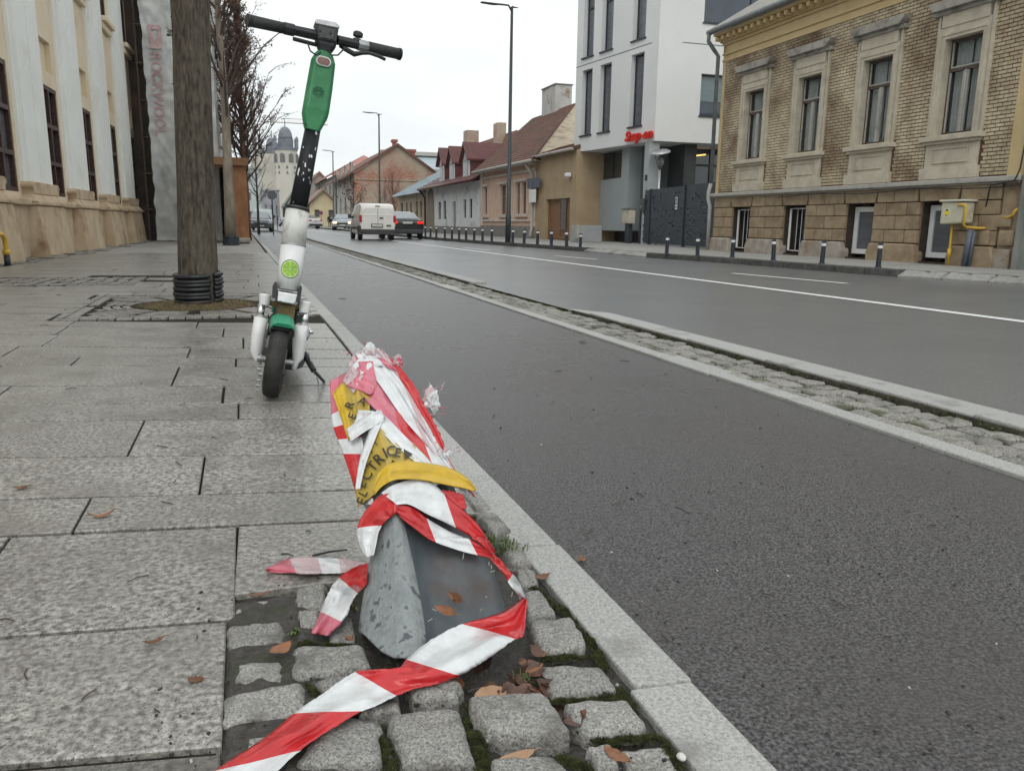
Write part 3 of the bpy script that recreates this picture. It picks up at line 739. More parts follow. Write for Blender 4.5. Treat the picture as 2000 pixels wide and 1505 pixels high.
# basement windows
for k, (a, b, c, d) in enumerate(bas):
    if k < 2:
        YB.window(a + .04, b - .02, c + .06, d - .07, -.20, M['pvc'], M['glassgrey'], fw=.085, name='basement_window')
    else:
        YB.window(a, b, c, d, -.30, M['darkframe'], M['glass'], fw=.04, name='basement_window')
        mb = MB()
        a2, b2, c2, d2 = a + .08, b - .04, c + .05, d - .07
        for q in (a2, b2): mb.tube([YB.P(q, -.12, c2), YB.P(q, -.12, d2)], .024, 6)
        for q in (c2, d2): mb.tube([YB.P(a2, -.16, q), YB.P(b2, -.16, q)], .014, 6)
        for i in range(3):
            u = a2 + (b2 - a2) * (i + .8) / 4; mb.tube([YB.P(u, -.16, c2), YB.P(u, -.16, d2)], .007, 5)
        for i in range(9):
            zz = c2 + (d2 - c2) * (i + .5) / 9
            for s_ in (a2 + .03, ):
                mb.tube([YB.P(s_ + .022 * math.cos(t * .9), -.155, zz + .04 * math.sin(t * .9)) for t in range(7)], .006, 5)
        mb.build('window_grille', M['pvc'], yb)
    mb = MB(); YB.box(mb, a, b, -.3, -.02, .02, c); mb.build('sill_stone', M['darkkerb'], yb)
# cables under the belt course
mb = MB(); mb.tube([YB.P(.0 + i * .5, .10 + .01 * math.sin(i), 1.235 - .018 * math.sin(i * 1.3)) for i in range(12)], .009, 5); mb.tube([YB.P(-.02, .15, 2.35), YB.P(-.05, .16, 1.9), YB.P(-.02, .16, 1.45), YB.P(.05, .15, 1.3), YB.P(.45, .12, 1.25), YB.P(.5, .1, .95)], .011, 5)
mb.build('cable', M['black'], yb, smooth=True)
# gas meter box with its pipes
gb = root('gas_meter_box', YB.P(.95, .2, .7), 'cream gas meter box with yellow warning sticker mounted on yellow pipe by the basement window', 'meter box')
mb = MB(); YB.tri(mb, [(.72, .72), (1.12, .70), (1.12, 1.03), (.72, 1.02)], .06, .28); mb.build('cabinet', mat('cream_metal', (.52, .50, .38), (.60, .58, .45), 6, .5, stain=(.38, .34, .22), sscale=5), gb, bevel=.02)
mb = MB(); YB.box(mb, .69, 1.14, .04, .31, 1.03, 1.06); mb.build('lid', mat('cream_lid', (.6, .59, .5)), gb, bevel=.008)
mb = MB(); YB.box(mb, .93, 1.07, .281, .284, .80, .93); mb.build('warning_sticker', mat('pale_sticker', (.6, .62, .5)), gb)
mb = MB(); YB.tri(mb, [(.96, .84), (1.04, .84), (1.04, .90), (.96, .90)], .285, .287); mb.build('sticker_patch', mat('yellow_sticker', (.75, .6, .02)), gb)
mb = MB(); YB.tri(mb, [(1.03, .90), (.97, .90), (1.0, .925)], .2875, .289); YB.box(mb, .985, 1.015, .2875, .289, .825, .84); mb.build('sticker_mark', M['black'], gb)
M['gas'] = mat('yellow_pipe', (.60, .36, .03), (.7, .45, .05), 14, .45, .1, 60)
mb = MB(); mb.tube([YB.P(.99, .16, .70), YB.P(.99, .15, .09)], .018, 8); mb.tube([YB.P(.99, .16, .34), YB.P(.99, .15, .2)], .028, 8)
mb.tube([YB.P(.80, .30, .98), YB.P(.68, .30, .98), YB.P(.66, .29, .95), YB.P(.68, .28, .70), YB.P(.70, .2, .66), YB.P(.60, .1, .65), YB.P(.50, .05, .65)], .018, 8)
mb.build('pipe', M['gas'], gb, smooth=True)
mb = MB(); mb.tube([YB.P(.24, .04, .80), YB.P(.14, .07, .80), YB.P(.05, .09, .84), YB.P(.02, .09, .90), YB.P(.0, .05, .92)], .018, 8)
mb.build('yellow_pipe', M['gas'], smooth=True, label='short bent yellow gas pipe sticking out of the stone corner right of the meter box', cat='pipe', loc=YB.P(.1, .05, .8))
mb = MB(); mb.tube([YB.P(.66, .15, .62), YB.P(.70, .15, .09)], .045, 10); mb.tube([YB.P(.60, .14, .60), YB.P(.63, .14, .09)], .022, 8)
mb.build('drain_pipe', mat('blue_grey_pipe', (.07, .09, .12), (.11, .13, .16), 10, .5), smooth=True, label='blue grey drain pipe running into the pavement beside the gas meter box', cat='pipe', loc=YB.P(.66, .15, .09))
# concrete wall with arch at the right edge
CW = Fac(YB.P(-5.5, .10, 0), YB.P(-.03, .10, 0))
cw = CW.root('concrete_wall', 'stained grey green concrete wall with rounded top at the right edge beside the brick house', 'wall')
Lw = CW.L; prof = [(0, 0), (Lw, 0), (Lw, 2.15)] + [(Lw - .5 + .5 * math.cos(t * .2618), 2.15 + .42 * math.sin(t * .2618)) for t in range(1, 6)] + [(Lw - .6, 2.6), (0, 2.6)]
mb = MB(); CW.tri(mb, prof, -.4, .0)
mb.build('wall_face', mat('stained_concrete', (.13, .145, .13), (.30, .31, .28), 2.2, .85, .5, 20, stain=(.07, .08, .07), sscale=1.2, stretch=(1.5, 1.5, .35)), cw)
for zz in (.75, 1.5):
    mb = MB(); CW.box(mb, Lw - .42 , Lw - .38, .0, .03, .1, 2.3); mb.build('rib', M['ledge'], cw); break
mb = MB(); CW.box(mb, 0, Lw - .05, -.5, -.42, 0, 4.6); mb.build('upper_render', M['tan'], cw)
# ================================================================ WHITE OFFICE BUILDING AND GATE
M['render_white'] = mat('white_render', (.66, .67, .67), (.71, .72, .72), 1.2, .8, .05, 60, stain=(.58, .59, .59), sscale=.6, slo=.5, shi=.9)
M['render_grey'] = mat('blue_grey_render', (.30, .34, .35), (.34, .38, .39), 1.5, .85, .05, 60)
M['render_dgrey'] = mat('dark_grey_render', (.10, .12, .13), (.13, .15, .16), 1.5, .85)
M['anth'] = mat('anthracite_metal', (.018, .027, .037), (.028, .039, .052), 4, .5, .05, 30)
M['red'] = mat('red_sign_letter', (.62, .02, .015), (.72, .03, .02), 6, .35)
zb = ray(1278, 275).z * 11.6 / ray(1278, 275).x + CAMH
V1, V0, VA, VC = G(1278, 275, zb), G(1204, 286, zb), G(1121, 298, zb), G(1403, 281, zb)
VC = V1 + (VC - V1) * 3.2
ob = root('office_building', V1, 'modern white rendered office block with tall dark slit windows over a blue grey ground floor', 'building')
FA, FB, FC = Fac(V0, VA), Fac(V1, V0), Fac(VC, V1)
for f in (FA, FB, FC): f.r = ob
ZT = 9.5
def pxrect(f, pts, w=0):
    q = [f.to(px, py, w) for px, py in pts]; return min(a for a, b in q), max(a for a, b in q), min(b for a, b in q), max(b for a, b in q)
def zz(f, px, py, w=0): return f.to(px, py, w)
z6 = lambda x, y: (1100 + x * .3454, y * .3454)
def slit(f, bl, tr_, xl, xr, zlo, zhi):  # u from two pixels at given heights
    ua = f.to(*xl)[0]; ub = f.to(*xr)[0]; return (min(ua, ub), max(ua, ub), zlo, zhi)
# window bands
zA0, zA1 = FA.to(*z6(130, 768))[1], FA.to(*z6(130, 405))[1]
zB0, zB1 = FB.to(*z6(400, 715))[1], FB.to(*z6(400, 310))[1]
zU0 = FA.to(*z6(130, 325))[1]
opsA = []
for (l, r_) in ((103, 160), (203, 266)):
    u0 = FA.to(*z6(l, 600))[0]; u1 = FA.to(*z6(r_, 600))[0]; opsA.append((min(u0, u1), max(u0, u1), zB0, zB1)); opsA.append((min(u0, u1), max(u0, u1), zU0, zU0 + (zB1 - zB0)))
opsB = []
u0 = FB.to(*z6(375, 600))[0]; u1 = FB.to(*z6(447, 600))[0]
opsB = [(min(u0, u1), max(u0, u1), zB0, zB1), (min(u0, u1), max(u0, u1), zU0, zU0 + (zB1 - zB0))]
cu1 = FC.to(*z6(778, 500))[0]; cz0 = FC.to(*z6(800, 655))[1]; cz1 = FC.to(*z6(800, 418))[1]
cw0 = FC.to(*z6(798, 80))[0]; cwz = FC.to(*z6(820, 128))[1]
opsC = [(cu1 - 2.2, cu1, cz0, cz1), (cw0 - 3.5, cw0, cwz, ZT - .3)]
mb = MB()
FA.wall(mb, 0, FA.L, zb, ZT, opsA, dep=.22); FB.wall(mb, 0, FB.L, zb, ZT, opsB, dep=.22); FC.wall(mb, 0, FC.L, zb, ZT, opsC, dep=.2)
back = VA + Vector((9, 3, 0))
mb.add([V1, V0, VA, Vector((VC.x, VA.y + 3, zb)), VC], [(0, 1, 2, 3, 4)])
mb.add([Vector((v.x, v.y, ZT)) for v in (V1, V0, VA, Vector((VC.x, VA.y + 3, 0)), VC)], [(0, 1, 2, 3, 4)])
mb.add([Vector((VA.x, VA.y, zb)), Vector((VC.x, VA.y + 3, zb)), Vector((VC.x, VA.y + 3, ZT)), Vector((VA.x, VA.y, ZT))], [(0, 1, 2, 3)])
mb.build('upper_walls', M['render_white'], ob)
mb = MB()
for f, (ua, ub) in ((FA, (.0, FA.L)), (FB, (.35, FB.L)), (FC, (0, FC.L - .75))):
    zl = FB.to(*z6(330, 300))[1]; f.box(mb, ua, ub, 0, .004, zl - .012, zl + .012)
mb.build('expansion_joint', M['render_dgrey'], ob)
for f, ops in ((FA, opsA), (FB, opsB)):
    for (a, b, c, d) in ops:
        f.window(a, b, c, d, -.2, M['anth'], M['glassgrey'], fw=.05, bars=((d - .55,) if c > zB1 and f is FA else ()))
        mb = MB(); f.box(mb, a - .05, b + .05, -.2, .05, c - .04, c); mb.build('metal_sill', M['anth'], ob)
for i, (a, b, c, d) in enumerate(opsC):
    FC.window(a, b, c, d, -.16, M['anth'], M['glassblue'], fw=.05, bars=(), mull=((b - 1.6,) if i else ()))
    mb = MB(); FC.box(mb, a, b + .03, -.16, .04, c - .04, c); mb.build('metal_sill', M['anth'], ob)
    if i == 0:
        mb = MB(); FC.box(mb, a + .05, b - .05, -.13, -.125, c + (d - c) * .36, d - .04); mb.build('blind', mat('grey_green_blind', (.15, .2, .21), (.18, .23, .24), 2, .5, stretch=(1, 1, 9)), ob)
# ground floor
PA, PB = G(1222, 474, PAVZ), G(1125, 468, PAVZ)
FL = Fac(PA, PB); FL.r = ob
lw = pxrect(FL, [(1161, 315), (1214, 345)])
lw = (FL.to(1214, 330)[0], FL.to(1161, 330)[0], FL.to(1190, 350)[1], FL.to(1190, 297)[1])
zf = FL.to(1219, 451)[1]; ul = FL.to(1150, 460)[0]
mb = MB(); FL.wall(mb, 0, FL.L + .1, zf, zb + .01, [lw], dep=.15)
FL.box(mb, 0, ul, -.6, -.002, zf, zf + .03); FL.box(mb, ul, FL.L + .1, -.5, 0, 0, zf)
mb.add([FL.P(0, 0, zf), FL.P(0, -1.2, zf), FL.P(0, -1.2, zb), FL.P(0, 0, zb)], [(0, 1, 2, 3)])
mb.build('ground_floor_wall', M['render_grey'], ob)
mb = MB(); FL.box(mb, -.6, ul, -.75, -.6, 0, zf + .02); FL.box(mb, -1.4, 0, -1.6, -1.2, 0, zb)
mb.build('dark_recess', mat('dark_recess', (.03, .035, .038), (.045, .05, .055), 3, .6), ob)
FL.window(*lw, -.12, M['anth'], M['glass'], fw=.05, mull=((lw[0] + lw[1]) / 2 - .25,))
Yb = V1.y + 1.4
FD = Fac((18, Yb), (11.5, Yb)); FD.r = ob
gu = (FD.to(1405, 300)[0] - 1.5, FD.to(1327, 300)[0]); gz = (FD.to(1360, 362)[1] - .8, FD.to(1360, 284)[1])
mb = MB(); FD.wall(mb, 0, FD.L - .45, 0, zb - .01, [(gu[0], gu[1], gz[0], gz[1])], dep=.2); mb.build('courtyard_wall', M['render_dgrey'], ob)
FD.window(gu[0], gu[1], gz[0], gz[1], -.15, M['anth'], M['glassblue'], fw=.06, mull=(FD.to(1392, 300)[0],), bars=(FD.to(1360, 322)[1],), name='glazing')
e0, e1 = FD.to(1353, 305, -.05), FD.to(1378, 302, -.05)
mb = MB(); mb.tube([FD.P(e0[0], -.05, e0[1]), FD.P(e1[0], -.05, e1[1] )], .022, 6); mb.build('lit_tube', mat('lamp_glow', (1, .6, .2), emis=(1, .55, .15), estr=1.6), ob)
mb = MB(); mb.box(V1.x - .08, V1.x + .25, V1.y + .12, V1.y + .42, 0, zb); mb.build('pillar', mat('pale_pillar', (.33, .36, .37), (.38, .41, .42), 2, .8), ob)
mb = MB(); mb.box(V1.x - .085, V1.x - .08, V1.y + .17, V1.y + .33, 1.95, 2.12); mb.build('house_number_plate', M['anth'], ob)
# sign lettering
def text_mesh(body, size, ext=0.0, shear=0.0, res=3, bold=0.0):
    c = bpy.data.curves.new('t', 'FONT'); c.body = body; c.size = size; c.extrude = ext; c.shear = shear; c.resolution_u = res; c.offset = bold
    c.align_x = 'LEFT'; o = bpy.data.objects.new('t', c); COL.objects.link(o)
    dg = bpy.context.evaluated_depsgraph_get(); me = bpy.data.meshes.new_from_object(o.evaluated_get(dg))
    bpy.data.objects.remove(o); bpy.data.curves.remove(c); return me
def put_text(name, body, f, u, w, z, size, mt, parent, ext=.03, shear=0.2, wid=None, bold=0.0, flip=True):
    me = text_mesh(body, size, ext, shear, bold=bold); xs = [v.co.x for v in me.vertices]; W_ = max(xs) - min(xs); k = (wid / W_) if wid else 1
    # text runs from larger u to smaller u when seen from outside on the right side of the street
    for v in me.vertices:
        p = f.P(u - (v.co.x - min(xs)) * k, w + v.co.z, z + v.co.y); v.co = inv_of(parent) @ p
    me.materials.clear(); me.materials.append(mt); o = bpy.data.objects.new(name, me); COL.objects.link(o); o.parent = parent; return o
sg = root('shop_sign', FB.P(FB.L * .5, .1, zb + .2), 'red raised lettering Snap-on above the ground floor edge of the white office block', 'sign')
su0, sz0 = FB.to(1221, 273, .1); su1, sz1 = FB.to(1275, 254, .1)
put_text('letters', 'Snap-on', FB, su0, .1, FB.to(1228, 277, .1)[1] + .02, .40, M['red'], sg, ext=.03, shear=.25, wid=abs(su0 - su1), bold=.012)
# gate
GT = Fac(G(1393, 487, PAVZ), G(1250, 476, PAVZ))
gt = GT.root('metal_gate', 'dark anthracite sliding gate with embossed wavy lines between office block and brick house', 'gate')
gh = (GT.to(1390, 361)[1] + GT.to(1262, 368)[1]) / 2
ug = [0.0, GT.to(1336, 420)[0], GT.to(1269, 420)[0], GT.L]
rg = random.Random(4)
for (a, b) in zip(ug, ug[1:]):
    mb = MB(); GT.box(mb, a + .02, b - .02, -.04, 0, .13, gh); mb.build('gate_panel', M['anth'], gt)
    mb = MB(); n = int((b - a) * 34)
    for _ in range(n):
        u = rg.uniform(a + .06, b - .3); zq = rg.uniform(.22, gh - .12); L_ = rg.uniform(.15, .55); s_ = rg.choice((-1, 1)) * .05
        if u + L_ > b - .05: L_ = b - .05 - u
        if L_ < .08: continue
        m1 = u + L_ * .4; m2 = m1 + .06
        for (p, q, c, d) in ((u, m1, zq, zq), (m1, m2, zq, zq + s_), (m2, max(u + L_, m2 + .02), zq + s_, zq + s_)):
            mb.hexa([GT.P(p, 0, c), GT.P(q, 0, d), GT.P(q, .014, d), GT.P(p, .014, c), GT.P(p, 0, c + .016), GT.P(q, 0, d + .016), GT.P(q, .006, d + .016), GT.P(p, .006, c + .016)])
    mb.build('embossed_relief', M['anth'], gt)
for u in ug[1:] + [0.0]:
    mb = MB(); GT.box(mb, u - .03, u + .03, -.06, .03, .09, gh + .02); mb.build('gate_post', M['anth'], gt)
su, szz = GT.to(1322, 397)
mb = MB(); GT.box(mb, su - .07, su + .07, .012, .02, szz - .16, szz + .16); o = mb.build('notice_plate', M['pvc'], gt)
mb = MB()
for (q, c, d) in ((.045, .07, .13), (.045, -.04, .0), (.045, -.12, -.08)): GT.box(mb, su - q, su + q, .021, .023, szz + c, szz + d)
mb.tube([GT.P(su + .035 * math.cos(t), .022, szz + .035 + .03 * math.sin(t)) for t in [k * .7 for k in range(10)]], .006, 4)
mb.build('print', M['black'], o)
iu, iz = GT.to(1257, 400); mb = MB(); GT.box(mb, iu - .1, iu + .1, .0, .09, iz - .18, iz + .18); o = mb.build('intercom', mat('intercom_grey', (.09, .095, .1)), gt); mb = MB(); mb.tube([GT.P(iu, .09, iz - .06), GT.P(iu, .1, iz - .06)], .035, 8); mb.build('button', M['steel'], o)
# street service boxes
eb = G(1240, 462, .9)
bu = FL.to(1240, 412); mb = MB(); P0 = GT.P(GT.L + .55, .1, 0)
meter = root('electric_box', P0, 'old cream electric meter box on the post left of the dark gate', 'meter box')
Q = Fac(P0 + Vector((0, -.1, 0)), P0 + Vector((.05, .9, 0)))
mz0, mz1 = Q.to(1240, 437)[1], Q.to(1240, 409)[1]
mb = MB(); Q.box(mb, -.12, .42, .0, .22, mz0, mz1); mb.build('cabinet', mat('aged_cream', (.45, .42, .34), (.55, .52, .43), 6, .6, stain=(.25, .2, .12), sscale=3), meter, bevel=.02)
mb = MB(); Q.box(mb, -.14, .44, -.02, .24, mz1, mz1 + .04); mb.build('lid', M['gutter'], meter)
mb = MB(); Q.box(mb, .0, .3, .03, .15, .09, mz0); mb.build('post', M['anth'], meter)
B0 = G(1150, 473, PAVZ); tb = root('utility_cabinet', B0, 'low light grey utility cabinet on the pavement at the corner of the office block', 'cabinet')
hB = FL.to(1150, 446)[1]
mb = MB(); mb.box(B0.x - .35, B0.x + .45, B0.y, B0.y + .7, PAVZ, .62); mb.build('cabinet', mat('light_grey_metal', (.30, .32, .325), (.36, .38, .385), 4, .5), tb, bevel=.01)
mb = MB(); mb.box(B0.x - .42, B0.x - .352, B0.y + .02, B0.y + .2, .22, .64); mb.build('side_box', M['ledge'], tb)
# disc shaped yard lamp behind the gate
yl = G(1290, 478, PAVZ); lp = Y_(1290, 300, 21.3)
yr = root('yard_lamp', (lp.x, lp.y, PAVZ), 'round disc topped yard lamp rising behind the dark gate', 'lamp')
mb = MB(); mb.tube([(lp.x, lp.y, .09), (lp.x, lp.y, lp.z - .45)], .035, 8); mb.build('post', M['steel'], yr, smooth=True)
top = lp.z + .02
mb = MB(); mb.tube([(lp.x, lp.y, lp.z - .42), (lp.x, lp.y, lp.z - .25), (lp.x, lp.y, lp.z - .1)], [.06, .12, .07], 10)
for a in range(3): mb.tube([(lp.x + .1 * math.cos(a * 2.1), lp.y + .1 * math.sin(a * 2.1), lp.z - .3), (lp.x + .2 * math.cos(a * 2.1), lp.y + .2 * math.sin(a * 2.1), top)], .012, 4)
mb.build('lamp_head', M['gutter'], yr, smooth=True)
Mx = Matrix.Translation((lp.x, lp.y, top)) @ Matrix.Rotation(-.25, 4, 'Y') @ Matrix.Rotation(.2, 4, 'X')
mb = MB(); mb.loft([[Mx @ Vector((r * math.cos(t * .3927), r * math.sin(t * .3927), h)) for t in range(16)] for r, h in ((.05, .09), (.2, .075), (.29, .03), (.30, .0), (.05, -.01))]); mb.build('disc_shade', M['steel'], yr, smooth=True)
# ================================================================ ROW OF OLD HOUSES
HA, HB = (10.92, 25.7), (11.0, 66.0)
H = Fac(HA, HB)
def U(px, py=441): return H.to(px, py)[0]
M['beige'] = mat('beige_render', (.34, .25, .15), (.41, .315, .20), 1.6, .9, .1, 20, stain=(.2, .15, .09), sscale=1.2, slo=.6, shi=.85)
M['pink'] = mat('salmon_plaster', (.60, .42, .31), (.68, .49, .38), 1.5, .9, .1, 20, stain=(.38, .28, .2), sscale=.9, slo=.6, shi=.85)
M['pinktrim'] = mat('pale_pink_trim', (.55, .47, .41), (.62, .55, .5), 3, .9)
M['greybase'] = mat('grey_base', (.17, .165, .155), (.25, .24, .225), 5, .9, .2, 30)
M['whitewash'] = mat('stained_whitewash', (.64, .66, .66), (.71, .73, .73), 1.4, .9, .1, 20, stain=(.2, .19, .17), sscale=1.0, slo=.56, shi=.74)
M['redtile'] = mat('dark_red_metal_tile', (.085, .024, .022), (.14, .038, .034), 6, .5, .2, 30, stain=(.06, .03, .026), sscale=2)
M['wood'] = mat('brown_wood', (.17, .085, .035), (.25, .13, .06), 10, .6, .2, 30)
M['oldplaster'] = mat('flaking_plaster', (.36, .30, .215), (.44, .38, .29), 2.4, .9, .3, 20, stain=(.2, .15, .1), sscale=1.5, slo=.5, shi=.7)
M['metalroof'] = mat('blue_grey_sheet_roof', (.33, .40, .44), (.42, .49, .53), 2.5, .45, .1, 10, stain=(.25, .29, .32), sscale=1.2)
M['oldbrick'] = mat('red_brick_wall', (.30, .13, .09), (.42, .25, .18), 6, .95, .2, 20, stain=(.38, .32, .25), sscale=.30, slo=.40, shi=.52, lo=.4, hi=.6)
M['orange'] = mat('pale_red_roof', (.36, .15, .12), (.43, .20, .17), 2, .7)
M['dustwall'] = mat('dusty_plaster', (.38, .36, .32), (.46, .44, .4), .8, .9, stain=(.28, .26, .22), sscale=.5)
def zpx(p, py):      # height above point p that shows on photograph row py
    Rt = ROT.transposed(); c0 = Rt @ (Vector((p.x, p.y, 0)) - CAMP); cz = Rt @ Vector((0, 0, 1)); k = (CY - py) / FPX
    return -(k * c0.z + c0.y) / (cz.y + k * cz.z)
def box_house(name, label, ua, ub, ztop, wallm, ops=[], dep=.18, back=-6, f=H, base=None, basez=0):
    r = f.root(name, label, 'house'); f.r = r
    mb = MB(); f.wall(mb, ua, ub, max(0, basez), ztop, [o[:4] for o in ops], dep=dep)
    f.box(mb, ua, ub, back, -dep - .02, 0, ztop)
    mb.add([f.P(ua, 0, 0), f.P(ua, -dep - .02, 0), f.P(ua, -dep - .02, ztop), f.P(ua, 0, ztop)], [(0, 1, 2, 3)])
    mb.add([f.P(ub, 0, 0), f.P(ub, -dep - .02, 0), f.P(ub, -dep - .02, ztop), f.P(ub, 0, ztop)], [(0, 1, 2, 3)])
    mb.build('wall', wallm, r)
    if base:
        mb = MB(); f.box(mb, ua + .003, ub - .003, -.1, .04, 0, basez + .02); mb.build('base', base, r)
    return r
def roof_slab(f, r, ua, ub, w0, z0, w1, z1, t, mt, name='roof', ua2=None, ub2=None, rows=0, cols=0):
    ua2 = ua if ua2 is None else ua2; ub2 = ub if ub2 is None else ub2
    mb = MB(); mb.hexa([f.P(ua, w0, z0), f.P(ub, w0, z0), f.P(ub2, w1, z1), f.P(ua2, w1, z1), f.P(ua, w0, z0 + t), f.P(ub, w0, z0 + t), f.P(ub2, w1, z1 + t), f.P(ua2, w1, z1 + t)])
    o = mb.build(name, mt, r)
    if rows:   # overlapping tiles as one part
        m2 = MB(); rq = random.Random(2)
        for i in range(rows):
            for j in range(cols):
                a = i / rows; b = (i + 1.15) / rows; c = (j + .04) / cols; d = (j + .96) / cols
                if b > 1.01: b = 1.0
                def q(v, h, l):
                    x0 = ua + (ua2 - ua) * v; x1 = ub + (ub2 - ub) * v
                    return f.P(x0 + (x1 - x0) * h, w0 + (w1 - w0) * v, z0 + (z1 - z0) * v + t + l)
                e = rq.uniform(0, .012)
                m2.hexa([q(a, c, 0), q(a, d, 0), q(b, d, .0), q(b, c, .0), q(a, c, .045 + e), q(a, d, .045 + e), q(b, d, .012), q(b, c, .012)])
        m2.build('roof_tiles', mt, r, kind='stuff')
    return o
# beige garage house
bz = H.to(1085, 300)[1]
ua, ub = 0.0, U(1045)
dr = (U(1112), U(1066), .09, H.to(1090, 388)[1])
be = box_house('beige_house', 'low beige rendered house with brown double door between pink house and office block', ua, ub, bz, M['beige'], [dr], dep=.16, back=-5)
o = H.window(dr[0], dr[1], .12, dr[3], -.14, M['wood'], M['wood'], fw=.09, mull=((dr[0] + dr[1]) / 2,), name='double_door')
mb = MB(); um = (dr[0] + dr[1]) / 2
H.box(mb, um - .62, um - .14, -.085, -.08, .45, 1.75); mb.build('door_glass', M['glassgrey'], o)
roof_slab(H, be, ua, ub + .02, .15, bz - .02, -1.2, bz + .42, .05, M['tile'], rows=7, cols=22)
mb = MB(); mb.tube([H.P(ua - .02, .2, bz), H.P(ub, .2, bz)], .055, 8); mb.build('gutter', M['ledge'], be, smooth=True)
mb = MB(); H.box(mb, .35, .6, .03, .2, H.to(1115, 346)[1], H.to(1115, 338)[1]); mb.build('wall_lamp', M['pvc'], be, bevel=.03)
# narrow gap wall with notice boards
ga, gb_ = ub, U(1031)
mb = MB(); 
# pink house
pa, pb = ub + .0, U(940)
pz = H.to(990, 322)[1] - .1
wins = []
for (l, r_) in ((1008, 1016.5), (1019, 1029), (978, 990), (946, 953)):
    wins.append((U(r_), U(l), 1.25, H.to(1012, 357)[1]))
wins = [(a, b, H.to(1012, 418)[1], H.to(1012, 358)[1]) for a, b, c, d in wins]
pk = box_house('pink_house', 'salmon pink house with brown windows under a tall brown tile roof', pa, pb, pz, M['pink'], wins, dep=.2, back=-9, base=M['greybase'], basez=.55)
for (a, b, c, d) in wins:
    H.window(a, b, c, d, -.12, M['wood'], M['glassgrey'], fw=.09, mull=((a + b) / 2,), bars=(c + (d - c) * .62,))
    mb = MB(); H.box(mb, a - .1, b + .1, 0, .09, c - .12, c); H.box(mb, a - .1, b + .1, 0, .12, d + .05, d + .14)
    H.box(mb, a - .1, a - .0, 0, .05, c, d + .05); H.box(mb, b, b + .1, 0, .05, c, d + .05); mb.build('window_surround', M['pinktrim'], pk)
mb = MB(); H.box(mb, pa, pb, 0, .1, pz - .35, pz - .25); H.box(mb, pa, pb, 0, .22, pz - .06, pz); H.box(mb, pa, pb, 0, .06, wins[0][2] - .3, wins[0][2] - .22); H.box(mb, pb - .35, pb, 0, .08, .55, pz); H.box(mb, pa + 3.1, pa + 3.4, 0, .05, .55, pz - .3); H.box(mb, pa, pa + .3, 0, .05, .55, pz - .3)
mb.build('moulding', M['pinktrim'], pk)
RW, RZ = -5.0, 0
rz_ = H.to(1122, 200, RW)[1]
ra = -.9
rz_ = H.P(ra, RW, 0); 
# ridge height from the photo: ridge near end at (1122,198)
rdz = Y_(1122, 199, H.P(ra, RW, 0).y).z
rdz = H.to(1122, 205, RW)[1]
roof_slab(H, pk, pa - .6, pb + .1, .35, pz, RW, rdz, .06, M['tile'], ua2=H.to(1124, 205, RW)[0], ub2=H.to(1040, 240, RW)[0] , rows=26, cols=40)
roof_slab(H, pk, pa - .6, pb + .1, -9.5, pz, RW, rdz, .06, M['tile'], name='rear_roof', ua2=H.to(1124, 205, RW)[0], ub2=H.to(1040, 240, RW)[0])
ga2 = H.to(1124, 205, RW)[0]
mb = MB(); mb.add([H.P(pa - .57, .33, pz - .02), H.P(pa - .57, -9.4, pz - .02), H.P(ga2 + .02, RW, rdz), H.P(pa - .3, .33, pz - .02), H.P(pa - .3, -9.3, pz - .02), H.P(ga2 + .25, RW, rdz)], [(0, 1, 2), (3, 5, 4), (0, 2, 5, 3), (1, 4, 5, 2), (0, 3, 4, 1)])
mb.build('gable_plaster', M['oldplaster'], pk)
cb = H.to(1085, 215, RW + .3)
mb = MB(); cu = H.to(1072, 200, RW)[0], H.to(1099, 200, RW)[0]; H.box(mb, min(cu), max(cu), RW - .5, RW + .4, rdz - 1.2, H.to(1085, 172, RW)[1]); mb.build('chimney', mat('grey_plastered_chimney', (.42, .42, .40), (.5, .5, .48), 2, .9, stain=(.25, .16, .1), sscale=1.1, slo=.55, shi=.7), pk)
mb = MB(); H.box(mb, min(cu) - .05, max(cu) + .05, RW - .55, RW + .45, H.to(1085, 172, RW)[1], H.to(1085, 170, RW)[1]); mb.build('chimney_cap', M['greybase'], pk)
mb = MB(); mb.tube([H.P(pa - .5, .42, pz - .02), H.P(pb + .1, .42, pz - .02)], .07, 8)
mb.tube([H.P(pa + .12, .4, pz - .1), H.P(pa + .12, .12, pz - .5), H.P(pa + .12, .1, .5), H.P(pa - .1, .25, .15)], .06, 8); mb.build('gutter', M['ledge'], pk, smooth=True)
# notice boards in the gap
for (l, t_, r_, b_, mt, nm, lb) in ((1036, 350, 1060, 369, mat('slate_blue_board', (.08, .09, .13), (.11, .12, .16), 3, .7), 'notice_board', 'dark blue notice board on the wall between pink house and beige house'),
                                    (1040, 371, 1052, 396, M['pvc'], 'poster', 'white poster hanging below the dark blue notice board')):
    mb = MB(); u0, u1 = sorted((U(l), U(r_))); z0, z1 = H.to(l, b_)[1], H.to(l, t_)[1]
    H.box(mb, u0, u1, .13, .17, z0, z1); mb.build(nm, mt, label=lb, cat='board' if 'board' in nm else 'poster', loc=H.P(u0, .15, z0), bevel=.005)
